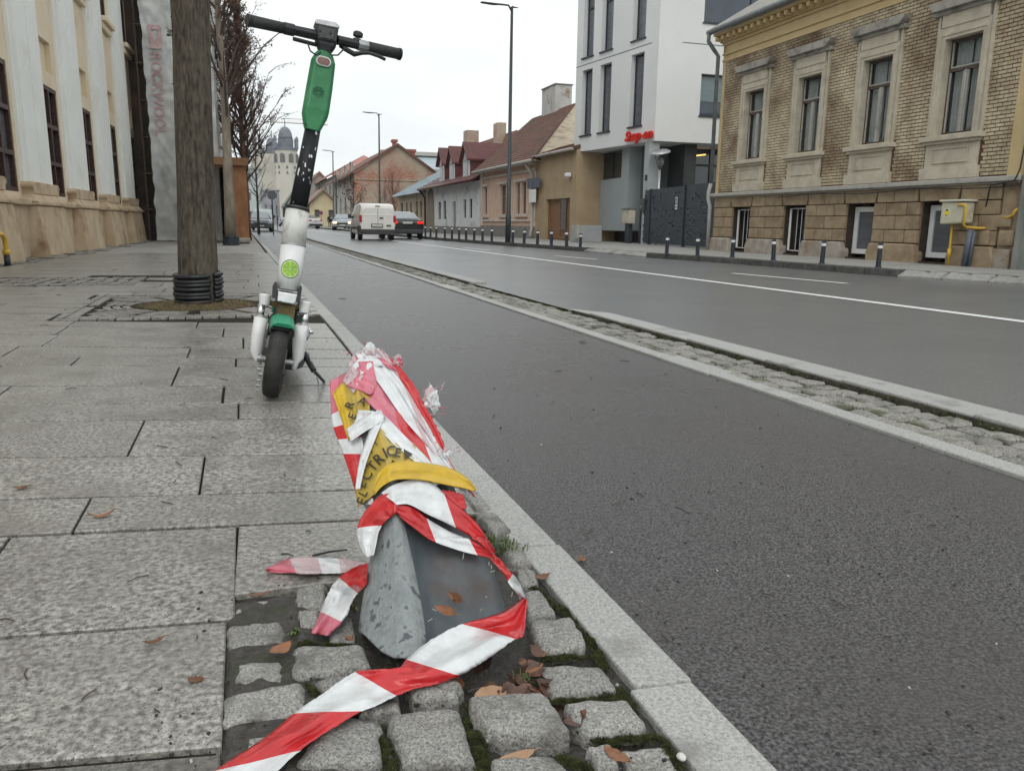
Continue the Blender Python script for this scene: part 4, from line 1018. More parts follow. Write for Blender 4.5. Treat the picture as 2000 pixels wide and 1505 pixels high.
# white house with three dormers
wa, wb = pb, U(833, 455)
wz = H.to(890, 360)[1]
wo = []
for (l, r_, t_, b_) in ((856, 861, 394, 428), (866, 871, 392, 428), (884, 890, 393, 447), (905, 910, 389, 426), (916.5, 922, 388, 426)):
    wo.append((U(r_), U(l), H.to(r_, b_)[1], H.to(r_, t_)[1]))
wh = box_house('white_house', 'stained whitewashed low house with three dormers on a dark red roof', wa, wb, wz, M['whitewash'], wo, dep=.15, back=-8, base=M['greybase'], basez=.45)
for i, (a, b, c, d) in enumerate(wo):
    if i == 2:
        mb = MB(); H.box(mb, a, b, -.14, -.1, c, d); mb.build('door', M['gutter'], wh)
    else: H.window(a, b, c, d, -.12, M['darkframe'], M['glass'], fw=.05, bars=tuple(c + (d - c) * k / 5 for k in range(1, 5)), mull=((a + b) / 2,), panes=False)
ww = -3.6; wrz = zpx(H.P(wa, ww, 0), 268)
roof_slab(H, wh, wa, wb + .15, .45, wz - .05, ww, wrz, .06, M['redtile'], rows=14, cols=40)
roof_slab(H, wh, wa, wb + .15, -8.6, wz - .05, ww, wrz, .06, M['redtile'], name='rear_roof')
mb = MB(); H.tri(mb, [(wb - .1, wz), (wb, wz)], 0, 0) if False else None
mb.add([H.P(wb + .02, .2, wz), H.P(wb + .02, -8.3, wz), H.P(wb + .02, ww, wrz), H.P(wa + .0, .2, wz), H.P(wa, -8.3, wz), H.P(wa, ww, wrz)], [(0, 1, 2)]); mb.build('gable', M['whitewash'], wh)
for (cx_, tp, wd_) in ((864, 293, .62), (884, 290, .62), (912, 282, .7)):
    uc = H.to(cx_, 330, -.15)[0]; zt_ = H.to(cx_, tp, -.15)[1]; zb_ = wz + .12
    slope = (wrz - wz) / (-ww + .45); zh = zb_ + (zt_ - zb_) * .58
    mb = MB(); H.tri(mb, [(uc - wd_, zb_), (uc + wd_, zb_), (uc + wd_, zh), (uc, zt_), (uc - wd_, zh)], -3.2, -.12); d_ = mb.build('dormer', M['whitewash'], wh)
    mb = MB()
    for s_ in (-1, 1):
        mb.hexa([H.P(uc + s_ * (wd_ + .12), .08, zh - .1), H.P(uc, .08, zt_ + .02), H.P(uc, -3.4, zt_ + .02), H.P(uc + s_ * (wd_ + .12), -3.4, zh - .1),
                 H.P(uc + s_ * (wd_ + .12), .08, zh), H.P(uc, .08, zt_ + .13), H.P(uc, -3.4, zt_ + .13), H.P(uc + s_ * (wd_ + .12), -3.4, zh)])
    H.box(mb, uc - wd_ - .01, uc - wd_ - .005, -3.2, -.12, zb_ - .3, zh) if True else None
    mb.build('dormer_roof', M['redtile'], d_)
    mb = MB(); H.box(mb, uc - .26, uc + .26, -.12, -.1, zb_ + .2, zb_ + .2 + (zh - zb_) * .8); mb.build('dormer_window', M['glassgrey'], d_)
for (cx_, a_, b_) in ((920, 254, 268), ):
    cu_ = H.to(cx_, 262, ww)[0]; mb = MB(); H.box(mb, cu_ - .45, cu_ + .45, ww - .4, ww + .4, wrz - .6, H.to(cx_, 256, ww)[1]); mb.build('chimney', M['oldbrick'], wh)
mb = MB(); mb.tube([H.P(wa, .5, wz - .02), H.P(wb + .2, .5, wz - .02)], .07, 8); mb.tube([H.P(wb - .05, .45, wz - .05), H.P(wb - .05, .1, wz - .5), H.P(wb - .05, .08, .1)], .07, 6); mb.build('gutter', M['redtile'], wh, smooth=True)
gu0, gu1 = U(848, 445), U(838, 445)
mb = MB(); H.tri(mb, [(wb - 2.2, .1), (wb - .4, .1), (wb - .4, 1.9), (wb - .7, 2.5), (wb - 1.3, 2.75), (wb - 1.9, 2.5), (wb - 2.2, 1.9)], .0, .05); mb.build('arched_doorway', mat('faded_mural_door', (.24, .13, .10), (.2, .22, .14), 1.5, .8), wh)
# second chimney and roof behind the white house
bh = root('rear_house', H.P(wa - 1, -13, 0), 'brown tiled roof with square chimney rising behind the dark red dormer roof', 'house')
mb = MB(); zr = H.to(985, 262, -12)[1]; ue0, ue1 = H.to(945, 270, -12)[0], H.to(1010, 270, -12)[0]
ue0, ue1 = min(ue0, ue1), max(ue0, ue1)
mb.add([H.P(ue0, -9.5, 2.2), H.P(ue1 + 4, -9.5, 2.2), H.P(ue1 + 2, -12, zr), H.P(ue0, -12, zr)], [(0, 1, 2, 3)]); H.box(mb, ue0, ue1 + 2, -15, -12.02, 0, zr - .05)
mb.build('roof', M['tile'], bh)
cu_ = H.to(974, 250, -11.5)[0]; mb = MB(); H.box(mb, cu_ - .7, cu_ + .7, -12, -11.2, zr - 1.5, H.to(974, 241, -11.5)[1]); mb.build('chimney', M['oldbrick'], bh)
# grey sheet roof house
sa, sb = wb, U(779, 450)
sz = H.to(800, 381)[1]
so = []
for (l, r_) in ((783, 787), (793, 796), (801, 804.5), (812, 816), (820, 824)):
    so.append((U(r_, 420), U(l, 420), H.to(800, 425)[1], H.to(800, 395)[1]))
sh = box_house('sheet_roof_house', 'low dusty house with a steep pale blue sheet metal roof', sa, sb, sz, M['oldplaster'], so, dep=.2, back=-8)
for (a, b, c, d) in so: H.window(a, b, c, d, -.15, M['darkframe'], M['glass'], fw=.05)
sw = -4.6; srz = zpx(H.P(sa, sw, 0), 296)
roof_slab(H, sh, sa, sb + .4, .4, sz - .02, sw, srz, .06, M['metalroof'])
roof_slab(H, sh, sa, sb + .4, -9, sz - .02, sw, srz, .06, M['metalroof'], name='rear_roof')
mb = MB()
for k in range(16):
    u = sa + (sb + .4 - sa) * (k + .5) / 16
    mb.hexa([H.P(u - .02, .4, sz + .04), H.P(u + .02, .4, sz + .04), H.P(u + .02, sw, srz + .06), H.P(u - .02, sw, srz + .06), H.P(u - .02, .4, sz + .09), H.P(u + .02, .4, sz + .09), H.P(u + .02, sw, srz + .11), H.P(u - .02, sw, srz + .11)])
mb.build('roof_seam', M['metalroof'], sh)
mb = MB(); mb.add([H.P(sb + .3, .2, sz), H.P(sb + .3, -8.6, sz), H.P(sb + .3, sw, srz)], [(0, 1, 2)]); mb.build('gable', M['oldplaster'], sh)
mb = MB(); mb.hexa([H.P(sa - .06, .45, sz - .1), H.P(sa, .45, sz - .1), H.P(sa, sw, srz - .05), H.P(sa - .06, sw, srz - .05), H.P(sa - .06, .45, sz + .12), H.P(sa, .45, sz + .12), H.P(sa, sw, srz + .18), H.P(sa - .06, sw, srz + .18)])
mb.build('verge_board', M['ledge'], sh)
# ================================================================ FARTHER BUILDINGS ON THE RIGHT
def xat(px, y): r = ray(px, 441); return r.x / r.y * y
yG = 82.0
xr_, xl_ = xat(862, yG), xat(694, yG)
GB = Fac((xr_, yG), (xl_, yG))
bg_ = GB.root('brick_gable_house', 'two storey house with bare red brick gable wall and red chimney on top', 'house')
ez = GB.to(694, 338)[1]; az = GB.to(776, 285)[1]; au = GB.to(776, 285)[0]; re = GB.to(846, 330)
mb = MB(); GB.tri(mb, [(0, 0), (GB.L, 0), (GB.L, ez), (au, az), (0, ez * .98)], -.3, 0); GB.box(mb, 0, GB.L, -.35, -.301, 0, ez)
mb.build('gable_wall', M['oldbrick'], bg_)
mb = MB(); GB.box(mb, .2, GB.L, 0, .08, GB.to(740, 352)[1], GB.to(740, 350)[1]); mb.build('string_course', M['oldplaster'], bg_)
BF = Fac((xl_, yG + .35), (xl_ + .2, yG + 22)); BF.r = bg_
bz2 = ez
bo = []
for k in range(4):
    for zc in (1.2, 4.6): bo.append((2 + k * 5, 3.4 + k * 5, zc, zc + 2.1))
mb = MB(); BF.wall(mb, 0, BF.L, 0, ez, bo, dep=.25); BF.box(mb, 0.01, BF.L, -12, -.3, 0, ez); mb.build('street_wall', M['dustwall'], bg_)
for (a, b, c, d) in bo: BF.window(a, b, c, d, -.2, M['darkframe'], M['wall_dark'], fw=.1)
mb = MB()
wv = GB.L - au
mb.hexa([Vector(q) for q in ((xl_ - .9, yG - .3, ez - .5), (xl_ - .9, yG + 22, ez - .5), (xl_ + wv, yG + 22, az), (xl_ + wv, yG - .3, az), (xl_ - .9, yG - .3, ez - .3), (xl_ - .9, yG + 22, ez - .3), (xl_ + wv, yG + 22, az + .25), (xl_ + wv, yG - .3, az + .25))])
mb.hexa([Vector(q) for q in ((xr_ + .5, yG - .3, ez - .5), (xr_ + .5, yG + 22, ez - .5), (xl_ + wv, yG + 22, az), (xl_ + wv, yG - .3, az), (xr_ + .5, yG - .3, ez - .3), (xr_ + .5, yG + 22, ez - .3), (xl_ + wv, yG + 22, az + .25), (xl_ + wv, yG - .3, az + .25))])
mb.build('roof', M['tile'], bg_)
def chim(f, par, px0, px1, pt, pb_, w=-.8, mt='redchim'):
    a, b = sorted((f.to(px0, pt, w)[0], f.to(px1, pt, w)[0])); mb = MB(); zt_ = f.to(px0, pt, w)[1]; z0 = f.to(px0, pb_, w)[1]
    f.box(mb, a, b, w - .4, w + .4, z0, zt_); f.box(mb, a - .12, b + .12, w - .5, w + .5, zt_ - .25, zt_); mb.build('chimney', M[mt], par)
M['redchim'] = mat('red_brick_chimney', (.28, .09, .07), (.36, .13, .1), 3, .9)
chim(GB, bg_, 767, 773, 273, 291, -.8); chim(GB, bg_, 795, 809, 292, 306, -.8); chim(GB, bg_, 745, 751, 293, 306, -6, 'oldplaster')
# house with pale red roof
y2 = 112.0; x2 = xat(668, y2) - .4
OF = Fac((x2, y2), (x2 + .2, y2 + 32))
orh = OF.root('red_roof_house', 'grey two storey house with pale red roof beyond the brick gable', 'house')
oz = OF.to(668, 334)[1]
oo = []
for k in range(4): oo.append((3 + k * 7, 5.2 + k * 7, oz * .62, oz * .85))
mb = MB(); OF.wall(mb, 0, OF.L, 0, oz, oo, dep=.3); OF.box(mb, .01, OF.L, -14, -.35, 0, oz); mb.build('wall', M['dustwall'], orh)
for (a, b, c, d) in oo: OF.window(a, b, c, d, -.25, M['darkframe'], M['wall_dark'], fw=.12)
rz2 = Y_(727, 300, y2).z; rw2 = -(xat(727, y2) - x2)
roof_slab(OF, orh, -.5, OF.L, .9, oz - .3, rw2, rz2, .3, M['orange'], ua2=7); roof_slab(OF, orh, -.5, OF.L, 2 * rw2, oz - .3, rw2, rz2, .3, M['orange'], name='rear_roof', ua2=7)
mb = MB(); mb.add([OF.P(-.6, .9, oz - .3), OF.P(-.6, 2 * rw2, oz - .3), OF.P(7, rw2, rz2 + .3)], [(0, 1, 2)]); mb.build('hip_roof', M['orange'], orh)
mb = MB(); OF.box(mb, 0, .3, 2 * rw2, 0, 0, oz); mb.build('side_wall', M['dustwall'], orh)
# brown roofed houses farther along
def simple_house(name, label, y, pxl, pxr, pe, pr, wallm, roofm, dep=14, nwin=2, pxridge=None, ln=10):
    xl = xat(pxl, y); xr = xat(pxr, y); F = Fac((xr, y), (xl, y)); r = F.root(name, label, 'house')
    ze = F.to(pxl, pe)[1]; zr_ = F.to((pxl + pxr) / 2, pr)[1]; L_ = F.L
    ops = []
    for k in range(nwin): ops.append((L_ * (k + .3) / nwin, L_ * (k + .65) / nwin, ze * .45, ze * .78))
    mb = MB(); F.wall(mb, 0, L_, 0, ze, ops, dep=.3); F.box(mb, 0, L_, -dep, -.32, 0, ze); F.tri(mb, [(0, ze), (L_, ze), (L_ / 2, zr_)], -dep, 0); mb.build('wall', wallm, r)
    for (a, b, c, d) in ops: F.window(a, b, c, d, -.25, M['darkframe'], M['glassgrey'], fw=.1)
    mb = MB()
    for s_ in (0, 1):
        e = (-.6, L_ + .6)[s_]; ze2 = ze - .35
        mb.hexa([F.P(e, .5, ze2), F.P(L_ / 2, .5, zr_), F.P(L_ / 2, -dep, zr_), F.P(e, -dep, ze2), F.P(e, .5, ze2 + .3), F.P(L_ / 2, .5, zr_ + .3), F.P(L_ / 2, -dep, zr_ + .3), F.P(e, -dep, ze2 + .3)])
    mb.build('roof', roofm, r)
    return r
M['brownroof'] = mat('faded_brown_roof', (.22, .15, .12), (.3, .21, .17), 2, .85)
M['paleyellow'] = mat('pale_yellow_wall', (.55, .47, .28), (.62, .54, .35), 1, .9)
simple_house('brown_roof_house', 'grey walled house with faded brown gable roof right of the scooter stem', 140, 602, 652, 366, 338, M['dustwall'], M['brownroof'])
simple_house('small_yellow_house', 'small pale yellow house with brown roof behind the parked white cars', 112, 606, 660, 400, 372, M['paleyellow'], M['brownroof'], dep=8)
simple_house('green_roof_house', 'distant white house with greenish roof left of the scooter stem', 185, 560, 596, 402, 372, M['dustwall'], mat('green_roof', (.16, .22, .17), (.2, .26, .2), 2, .8), dep=8)
# greenish modern roof behind the brick gable
yb2 = 150; mb = MB(); p0 = Y_(800, 300, yb2); p1 = Y_(868, 300, yb2)
r_ = root('rear_hall', (p0.x, yb2, 0), 'pale blue hall roof visible between the brick gable and the sheet metal roof', 'building')
mb.box(p0.x, p1.x + 4, yb2, yb2 + 20, 0, Y_(850, 330, yb2).z); mb.build('wall', M['dustwall'], r_)
mb = MB(); zt_ = Y_(850, 302, yb2).z; mb.hexa([Vector(q) for q in ((p0.x, yb2 - 1, zt_ - 4), (p1.x + 4, yb2 - 1, zt_ - 4), (p1.x + 4, yb2 + 8, zt_), (p0.x, yb2 + 8, zt_), (p0.x, yb2 - 1, zt_ - 3.8), (p1.x + 4, yb2 - 1, zt_ - 3.8), (p1.x + 4, yb2 + 8, zt_ + .3), (p0.x, yb2 + 8, zt_ + .3))])
mb.build('roof', M['metalroof'], r_)
mb = MB(); mb.box(p0.x, p1.x + 4, yb2 + 7, yb2 + 9, zt_ + .3, zt_ + 1.0); mb.build('parapet', M['ledge'], r_)
# ================================================================ CATHEDRAL AND CRANE
M['creamstone'] = mat('cream_stone', (.52, .49, .42), (.60, .57, .5), .15, .9, stain=(.42, .40, .35), sscale=.12)
M['slate'] = mat('hazed_slate_dome', (.13, .15, .175), (.18, .20, .23), .5, .6)  # slate lightened; the haze over the distance is put into its colour
yc = 250.0
def cx_(px): r = ray(px, 430); return r.x / r.y * yc
def cz_(py, px=550): return Y_(px, py, yc).z
ca = root('cathedral', (cx_(565), yc, 0), 'distant cream stone church with two dark grey domes and corner turrets', 'church')
def tower(pxl, pxr, ytop, domec, domer, domeb, domet, d0):
    xa, xb = cx_(pxl), cx_(pxr); n = 8; cxx = (xa + xb) / 2; R0 = (xb - xa) / 2
    def ring(R, z, cx=cxx, k=n): return [Vector((cx + R * math.cos(2 * math.pi * (i + .5) / k), yc + d0 + R * math.sin(2 * math.pi * (i + .5) / k), z)) for i in range(k)]
    mb = MB(); mb.loft([ring(R0 * 1.08, 0), ring(R0 * 1.08, cz_(ytop))]); mb.build('tower', M['creamstone'], ca)
    mb = MB(); mb.loft([ring(R0 * 1.16, cz_(ytop)), ring(R0 * 1.16, cz_(ytop) + .7)]); mb.build('parapet', M['slate'], ca)
    mb = MB()
    for k in range(8):
        a = 2 * math.pi * k / 8; ax = Vector((math.cos(a), math.sin(a), 0)); t = Vector((-ax.y, ax.x, 0)); c = Vector((cxx, yc + d0, 0)) + ax * (R0 * 1.08 * math.cos(math.pi / 8) + .05)
        for (z0, z1, hw) in ((cz_(ytop + 24), cz_(ytop + 6), .55), (cz_(ytop + 36), cz_(ytop + 30), .25), (cz_(ytop + 46), cz_(ytop + 41), .25)):
            for o_ in ((-1.1, 1.1) if hw > .5 else (0,)):
                cc = c + t * o_; poly = [cc - t * hw, cc + t * hw]; 
                pts_ = [cc - t * hw + Vector((0, 0, z0)), cc + t * hw + Vector((0, 0, z0)), cc + t * hw + Vector((0, 0, z1 - hw)), cc + Vector((0, 0, z1)), cc - t * hw + Vector((0, 0, z1 - hw))]
                mb.prism(pts_, ax * 0, ax * .12)
    mb.build('tower_windows', mat('shadowed_opening', (.12, .12, .12), (.18, .18, .17), 1, .8), ca)
    dz0 = cz_(ytop) + .7; dc = cx_(domec); RR = cx_(domec + domer) - cx_(domec)
    mb = MB(); zdb = cz_(domeb)
    for k in range(8):   # open drum: columns, gaps between
        a = 2 * math.pi * (k + .5) / 8; p = Vector((dc + RR * .92 * math.cos(a), yc + d0 + RR * .92 * math.sin(a), 0)); mb.tube([p + Vector((0, 0, dz0)), p + Vector((0, 0, zdb))], RR * .22, 6)
    mb.loft([ring(RR * 1.0, zdb - 1.2, dc, 16), ring(RR * 1.03, zdb, dc, 16)]); mb.loft([ring(RR * .98, dz0, dc, 16), ring(RR * .98, dz0 + 2.2, dc, 16)])
    mb.build('drum', M['slate'], ca)
    mb = MB(); zt2 = cz_(domet); mb.loft([ring(RR * math.cos(t), zdb + (zt2 - zdb) * math.sin(t), dc, 16) for t in [0, .2, .45, .7, .95, 1.2, 1.4, 1.52]]); mb.build('dome', M['slate'], ca, smooth=True)
    mb = MB(); mb.tube([(dc, yc + d0, zt2 - .3), (dc, yc + d0, cz_(domet - 15))], [.2, .08], 6); mb.build('finial', M['slate'], ca)
    for s_ in (-1, 1):
        for dd in (-1, 1):
            px_ = cxx + s_ * R0 * .98; mb = MB(); py_ = yc + d0 + dd * R0 * .7
            mb.tube([(px_, py_, dz0 - .3), (px_, py_, dz0 + 2.0), (px_, py_, dz0 + 2.1), (px_, py_, dz0 + 2.8), (px_, py_, dz0 + 3.2)], [.45, .45, .55, .4, .1], 8); mb.build('turret', M['slate'], ca)
tower(543, 585, 294, 564, 14, 271, 247, 0)
tower(518, 556, 294, 541, 12, 278, 260, 14)
mb = MB(); mb.box(cx_(500), cx_(560), yc + 10, yc + 40, 0, cz_(300)); mb.box(cx_(553), cx_(590), yc - 8, yc + 1, 0, cz_(400)); mb.build('nave', M['creamstone'], ca)
cr = root('tower_crane', (cx_(470), 330, 0), 'thin pale lattice jib of a crane crossing the sky behind the domes', 'crane')
mb = MB(); A = Y_(495, 236, 330); B = Y_(640, 244, 330)
for dz, dy in ((0, 0), (0, 1.2), (1.6, .6)): mb.tube([A + Vector((0, dy, dz)), B + Vector((0, dy, dz))], .12, 4)
n = 26
for i in range(n):
    p = A.lerp(B, i / n); q = A.lerp(B, (i + .5) / n); r2 = A.lerp(B, (i + 1) / n); mb.tube([p, q + Vector((0, .6, 1.6)), r2], .07, 3)
mb.build('jib', mat('pale_crane_paint', (.5, .45, .42), (.55, .5, .47)), cr)
mb = MB(); mb.tube([(A.x, 330.6, 0), (A.x, 330.6, A.z + 8)], .8, 4); mb.build('mast', M['ledge'], cr)
# ================================================================ LEFT SIDE
M['yellowwall'] = mat('pale_yellow_plaster', (.68, .57, .40), (.74, .64, .48), 1.3, .9, .1, 20, stain=(.48, .40, .28), sscale=.8, slo=.55, shi=.85)
M['pilaster'] = mat('white_pilaster_paint', (.76, .77, .73), (.82, .83, .80), 1.5, .85, .08, 30, stain=(.64, .61, .54), sscale=1.1, slo=.6, shi=.9)
M['sandplinth'] = mat('stained_sand_plinth', (.44, .33, .21), (.56, .45, .32), 2.6, .9, .4, 24, stain=(.26, .155, .08), sscale=2.0, slo=.52, shi=.72, bdist=.01)
LB = Fac(G(290, 470), G(0, 515))
lb = LB.root('palace_building', 'long pale yellow building with white pilasters on sand coloured plinths and tall brown windows', 'building')
sp = 2.98; c0 = 10.5
cs = [c0 - sp * k for k in range(-4, 4)]
UE = 24.0
wn = []; pan = []; upw = []
for k, c in enumerate(cs):
    cw_ = c - sp / 2
    if cw_ > .3 or True:
        wn.append((cw_ - .56, cw_ + .56, 1.0, 2.92)); pan.append((cw_ - .40, cw_ + .40, 3.17, 3.72)); upw.append((cw_ - .48, cw_ + .48, 5.35, 7.4))
wn = [(a, b, c, d) for a, b, c, d in wn if a > -.8]; pan = [q for q in pan if q[0] > -.8]; upw = [q for q in upw if q[0] > -.8]
U0 = -1.0
mb = MB(); LB.wall(mb, U0, UE, .9, 8.2, wn + pan + upw, w=-.24, dep=.14)
for (a, b, c, d) in pan: LB.box(mb, a - .01, b + .01, -.40, -.33, c - .01, d + .01)
LB.box(mb, U0, UE, -8, -.42, 0, 8.2)
mb.build('wall', M['yellowwall'], lb)
mb = MB(); LB.wall(mb, U0, UE, 0, .9, [], w=-.17, dep=.1); mb.add([LB.P(U0, -.17, .9), LB.P(UE, -.17, .9), LB.P(UE, -.25, .92), LB.P(U0, -.25, .92)], [(0, 1, 2, 3)])
mb.add([LB.P(U0, -.12, 0), LB.P(U0, -.45, 0), LB.P(U0, -.45, .9), LB.P(U0, -.12, .9)], [(0, 1, 2, 3)])
mb.build('plinth_wall', M['sandplinth'], lb)
mb = MB(); LB.box(mb, U0, UE, -.2, -.09, .80, .90); mb.build('ledge', M['sandplinth'], lb, bevel=.02)
for (a, b, c, d) in wn:
    LB.window(a, b, c, d, -.34, M['brownframe'], M['glassgrey'] if (a > 10 and a < 13) else M['glass'], fw=.07, mull=((a + b) / 2,), bars=(c + (d - c) * .30, c + (d - c) * .64), fd=.09)
    mb = MB(); LB.box(mb, a + .09, b - .09, -.337, -.333, c + .1, c + (d - c) * .6); mb.build('window_blind', mat('net_blind', (.42, .46, .46), (.5, .54, .54), 4, .9), lb) if a > 10 else None
for (a, b, c, d) in upw:
    LB.window(a, b, c, d, -.34, M['brownframe'], M['glass'], fw=.07, mull=((a + b) / 2,), bars=(c + 1.2,), fd=.09)
    mb = MB(); LB.box(mb, a - .12, b + .12, -.24, -.06, c - .12, c); LB.box(mb, a - .08, b + .08, -.24, -.14, c - .28, c - .12); mb.build('upper_sill', M['yellowwall'], lb, bevel=.02)
for c in cs:
    a, b = c - .80, c + .80
    if a < U0: a = U0 + .02
    mb = MB(); LB.box(mb, a, b, -.25, -.19, 1.165, 8.2); mb.build('pilaster_backing', M['yellowwall'] if False else M['pilaster'], lb)
    mb = MB()
    for (p, q) in ((a + .12, c - .03), (c + .03, b - .12)): LB.box(mb, p, q, -.2, -.13, 1.15, 8.2)
    LB.box(mb, c - .03, c + .03, -.2, -.15, 1.15, 8.2)
    mb.build('pilaster', M['pilaster'], lb, bevel=.008)
    mb = MB()   # moulded cap of the plinth
    LB.tri(mb, [(a + .02, .98), (b - .02, .98), (b - .02, 1.04), (b + .05, 1.09), (b + .05, 1.13), (b - .02, 1.17), (a + .02, 1.17), (a - .05, 1.13), (a - .05, 1.09), (a + .02, 1.04)], -.25, -.07)
    vs = [LB.P(a - .1, 0.0, .86), LB.P(b + .1, 0.0, .86), LB.P(b + .1, -.25, .86), LB.P(a - .1, -.25, .86), LB.P(a + .04, -.10, 1.0), LB.P(b - .04, -.10, 1.0), LB.P(b - .04, -.25, 1.0), LB.P(a + .04, -.25, 1.0)]
    mb.hexa(vs); mb.build('plinth_cap', M['sandplinth'], lb, bevel=.012)
    mb = MB(); mb.hexa([LB.P(a - .1, .06, -.02), LB.P(b + .1, .06, -.02), LB.P(b + .1, -.2, -.02), LB.P(a - .1, -.2, -.02), LB.P(a - .04, -.02, .80), LB.P(b + .04, -.02, .80), LB.P(b + .04, -.2, .80), LB.P(a - .04, -.2, .80)])
    mb.build('plinth_block', M['sandplinth'], lb, bevel=.01)
    mb = MB(); LB.box(mb, a - .08, b + .08, -.2, .015, .805, .862); mb.build('plinth_band', M['sandplinth'], lb, bevel=.015)
# broken stones along the foot of the wall
mb = MB(); rq = random.Random(8)
for _ in range(70):
    u = rq.uniform(.5, 14); w_ = rq.uniform(.06, .35); s = rq.uniform(.05, .16)
    Mx = Matrix.Translation(LB.P(u, w_, .003)) @ Matrix.Rotation(rq.uniform(0, 3), 4, 'Z')
    mb.box(-s, s, -s * .5, s * .5, -.02, rq.uniform(.004, .018), M=Mx)
mb.build('stone_fragments', M['slab'], kind='stuff')
# yellow gas pipe at the left edge
yp = [LB.P(13.6, .22, .38), LB.P(LB.to(6, 458, .22)[0], .22, .38), LB.P(LB.to(10, 462, .22)[0], .22, .35), LB.P(LB.to(12, 490, .22)[0], .22, .0)]
zt_ = LB.to(5, 457, .2)[1]
u_ = LB.to(11, 480, .2)[0]
mb = MB(); mb.tube([LB.P(u_ + 1.2, .2, zt_), LB.P(u_ + .12, .2, zt_), LB.P(u_ + .02, .2, zt_ - .05), LB.P(u_, .2, zt_ - .15), LB.P(u_, .2, .12)], .03, 8); mb.tube([LB.P(u_, .2, zt_ - .2), LB.P(u_, .2, zt_ - .26)], .045, 8)
gp = root('gas_pipe', LB.P(u_, .2, 0), 'yellow gas pipe bent down to the ground at the left edge by the pilaster plinth', 'pipe')
mb.build('pipe', M['gas'], gp, smooth=True)
mb = MB(); mb.tube([LB.P(u_, .2, -.02), LB.P(u_, .2, .13)], .038, 8); mb.build('pipe_foot', M['anth'], gp, smooth=True)
# wrapped building with scaffold sheet
nb_ = root('scaffolded_building', (-2.6, 26.2, 0), 'dark scaffolded building end hidden behind grey sheeting next to the pale yellow building', 'building')
mb = MB(); mb.box(-9, -1.9, 26.3, 60, 0, 9.6); mb.build('wall', mat('shaded_reddish_wall', (.05, .04, .035), (.11, .085, .07), 1.2, .9, stain=(.16, .09, .06), sscale=.9), nb_)  # scaffold shadow is put into this dark reddish wall colour
mb = MB()
for x in (-2.55, -1.95, -1.3, -.68):
    mb.tube([(x, 25.5, 0), (x, 25.5, 9.4)], .025, 6)
for z in (.9, 1.9, 2.9, 3.9, 4.9, 5.9, 6.9, 7.9, 8.9): mb.tube([(-2.6, 25.5, z), (-.6, 25.5, z)], .022, 6); mb.tube([(-2.55, 25.5, z), (-2.55, 26.3, z)], .022, 6)
mb.build('scaffold', M['darkframe'], nb_)
M['tarp'] = mat('grey_sheeting', (.40, .41, .40), (.52, .53, .52), 1.6, .55, .2, 8, stain=(.24, .25, .25), sscale=1.1, slo=.5, shi=.8)
tp = root('scaffold_sheet', (-1.5, 25.2, 0), 'tall dirty light grey plastic sheet with faded red lettering hanging on the scaffold', 'sheet')
def tarp_y(x, z):
    return 25.28 + .09 * math.sin(x * 5.2 + .6 * math.sin(z * 1.3)) * (.5 + .5 * math.sin(z * .9)) + .05 * noise.noise(Vector((x * 3, z * 2.2, 1))) + .03 * noise.noise(Vector((x * 9, z * 5, 7)))
NX, NZ = 46, 150; mb = MB()
for j in range(NZ + 1):
    z = .02 + 9.4 * j / NZ
    xl = -2.34 + .09 * noise.noise(Vector((0, 0, z * .8))) + .05 * noise.noise(Vector((3, 0, z * 3.1))) + (.12 if z > 5.2 else 0) * 0 - .1 * max(0, z - 4) / 5
    if z < .8: xl += (.8 - z) * -.02
    for i in range(NX + 1):
        x = xl + (-.55 - xl) * i / NX; yy = tarp_y(x, z)
        # horizontal lap folds
        fz = (z * 1.0) % 1.05; yy -= .02 * math.exp(-(fz / .04) ** 2)
        mb.v.append(Vector((x, yy, z)))
for j in range(NZ):
    for i in range(NX): a = j * (NX + 1) + i; mb.f.append([a, a + 1, a + NX + 2, a + NX + 1]); mb.m.append(0); mb.uv.append(None)
mb.build('sheet', M['tarp'], tp, smooth=True)
mb = MB()
for j in range(NZ + 1):
    z = .02 + 9.4 * j / NZ; 
    for i in range(13): y = 25.32 + i * .5; mb.v.append(Vector((-.56 + .05 * math.sin(y * 2 + z) + .04 * noise.noise(Vector((y, z * 2, 3))), y, z)))
for j in range(NZ):
    for i in range(12): a = j * 13 + i; mb.f.append([a, a + 1, a + 14, a + 13]); mb.m.append(0); mb.uv.append(None)
mb.build('sheet_side', M['tarp'], tp, smooth=True)
me = text_mesh('ROCKWOOL', .62, 0, 0, res=3, bold=.012)
M['fadered'] = mat('faded_red_print', (.42, .25, .25), (.46, .36, .36), 3, .7)
def tarp_print(me, x0, z0, mt, name):
    bm = bmesh.new(); bm.from_mesh(me); bmesh.ops.subdivide_edges(bm, edges=[e for e in bm.edges if e.calc_length() > .15], cuts=3); bmesh.ops.triangulate(bm, faces=bm.faces); bm.to_mesh(me); bm.free()
    for v in me.vertices:
        X = x0 + v.co.y * .62; Z = z0 - v.co.x * 1.0          # text runs downwards
        p = Vector((X, tarp_y(X, Z) - .035, Z)); v.co = inv_of(tp) @ p
    me.materials.clear(); me.materials.append(mt); o = bpy.data.objects.new(name, me); COL.objects.link(o); o.parent = tp
zR = Y_(300, 100, 25.2).z; xR = Y_(296, 150, 25.2).x
xe = [v.co.x for v in me.vertices]; k_ = (zR - Y_(300, 262, 25.2).z) / (max(xe) - min(xe))
for v in me.vertices: v.co.x *= k_
tarp_print(me, xR, zR, M['fadered'], 'lettering')
m2 = bpy.data.meshes.new('logo')
lg = [(0, 0), (.62, 0), (.62, .42), (0, .42)]
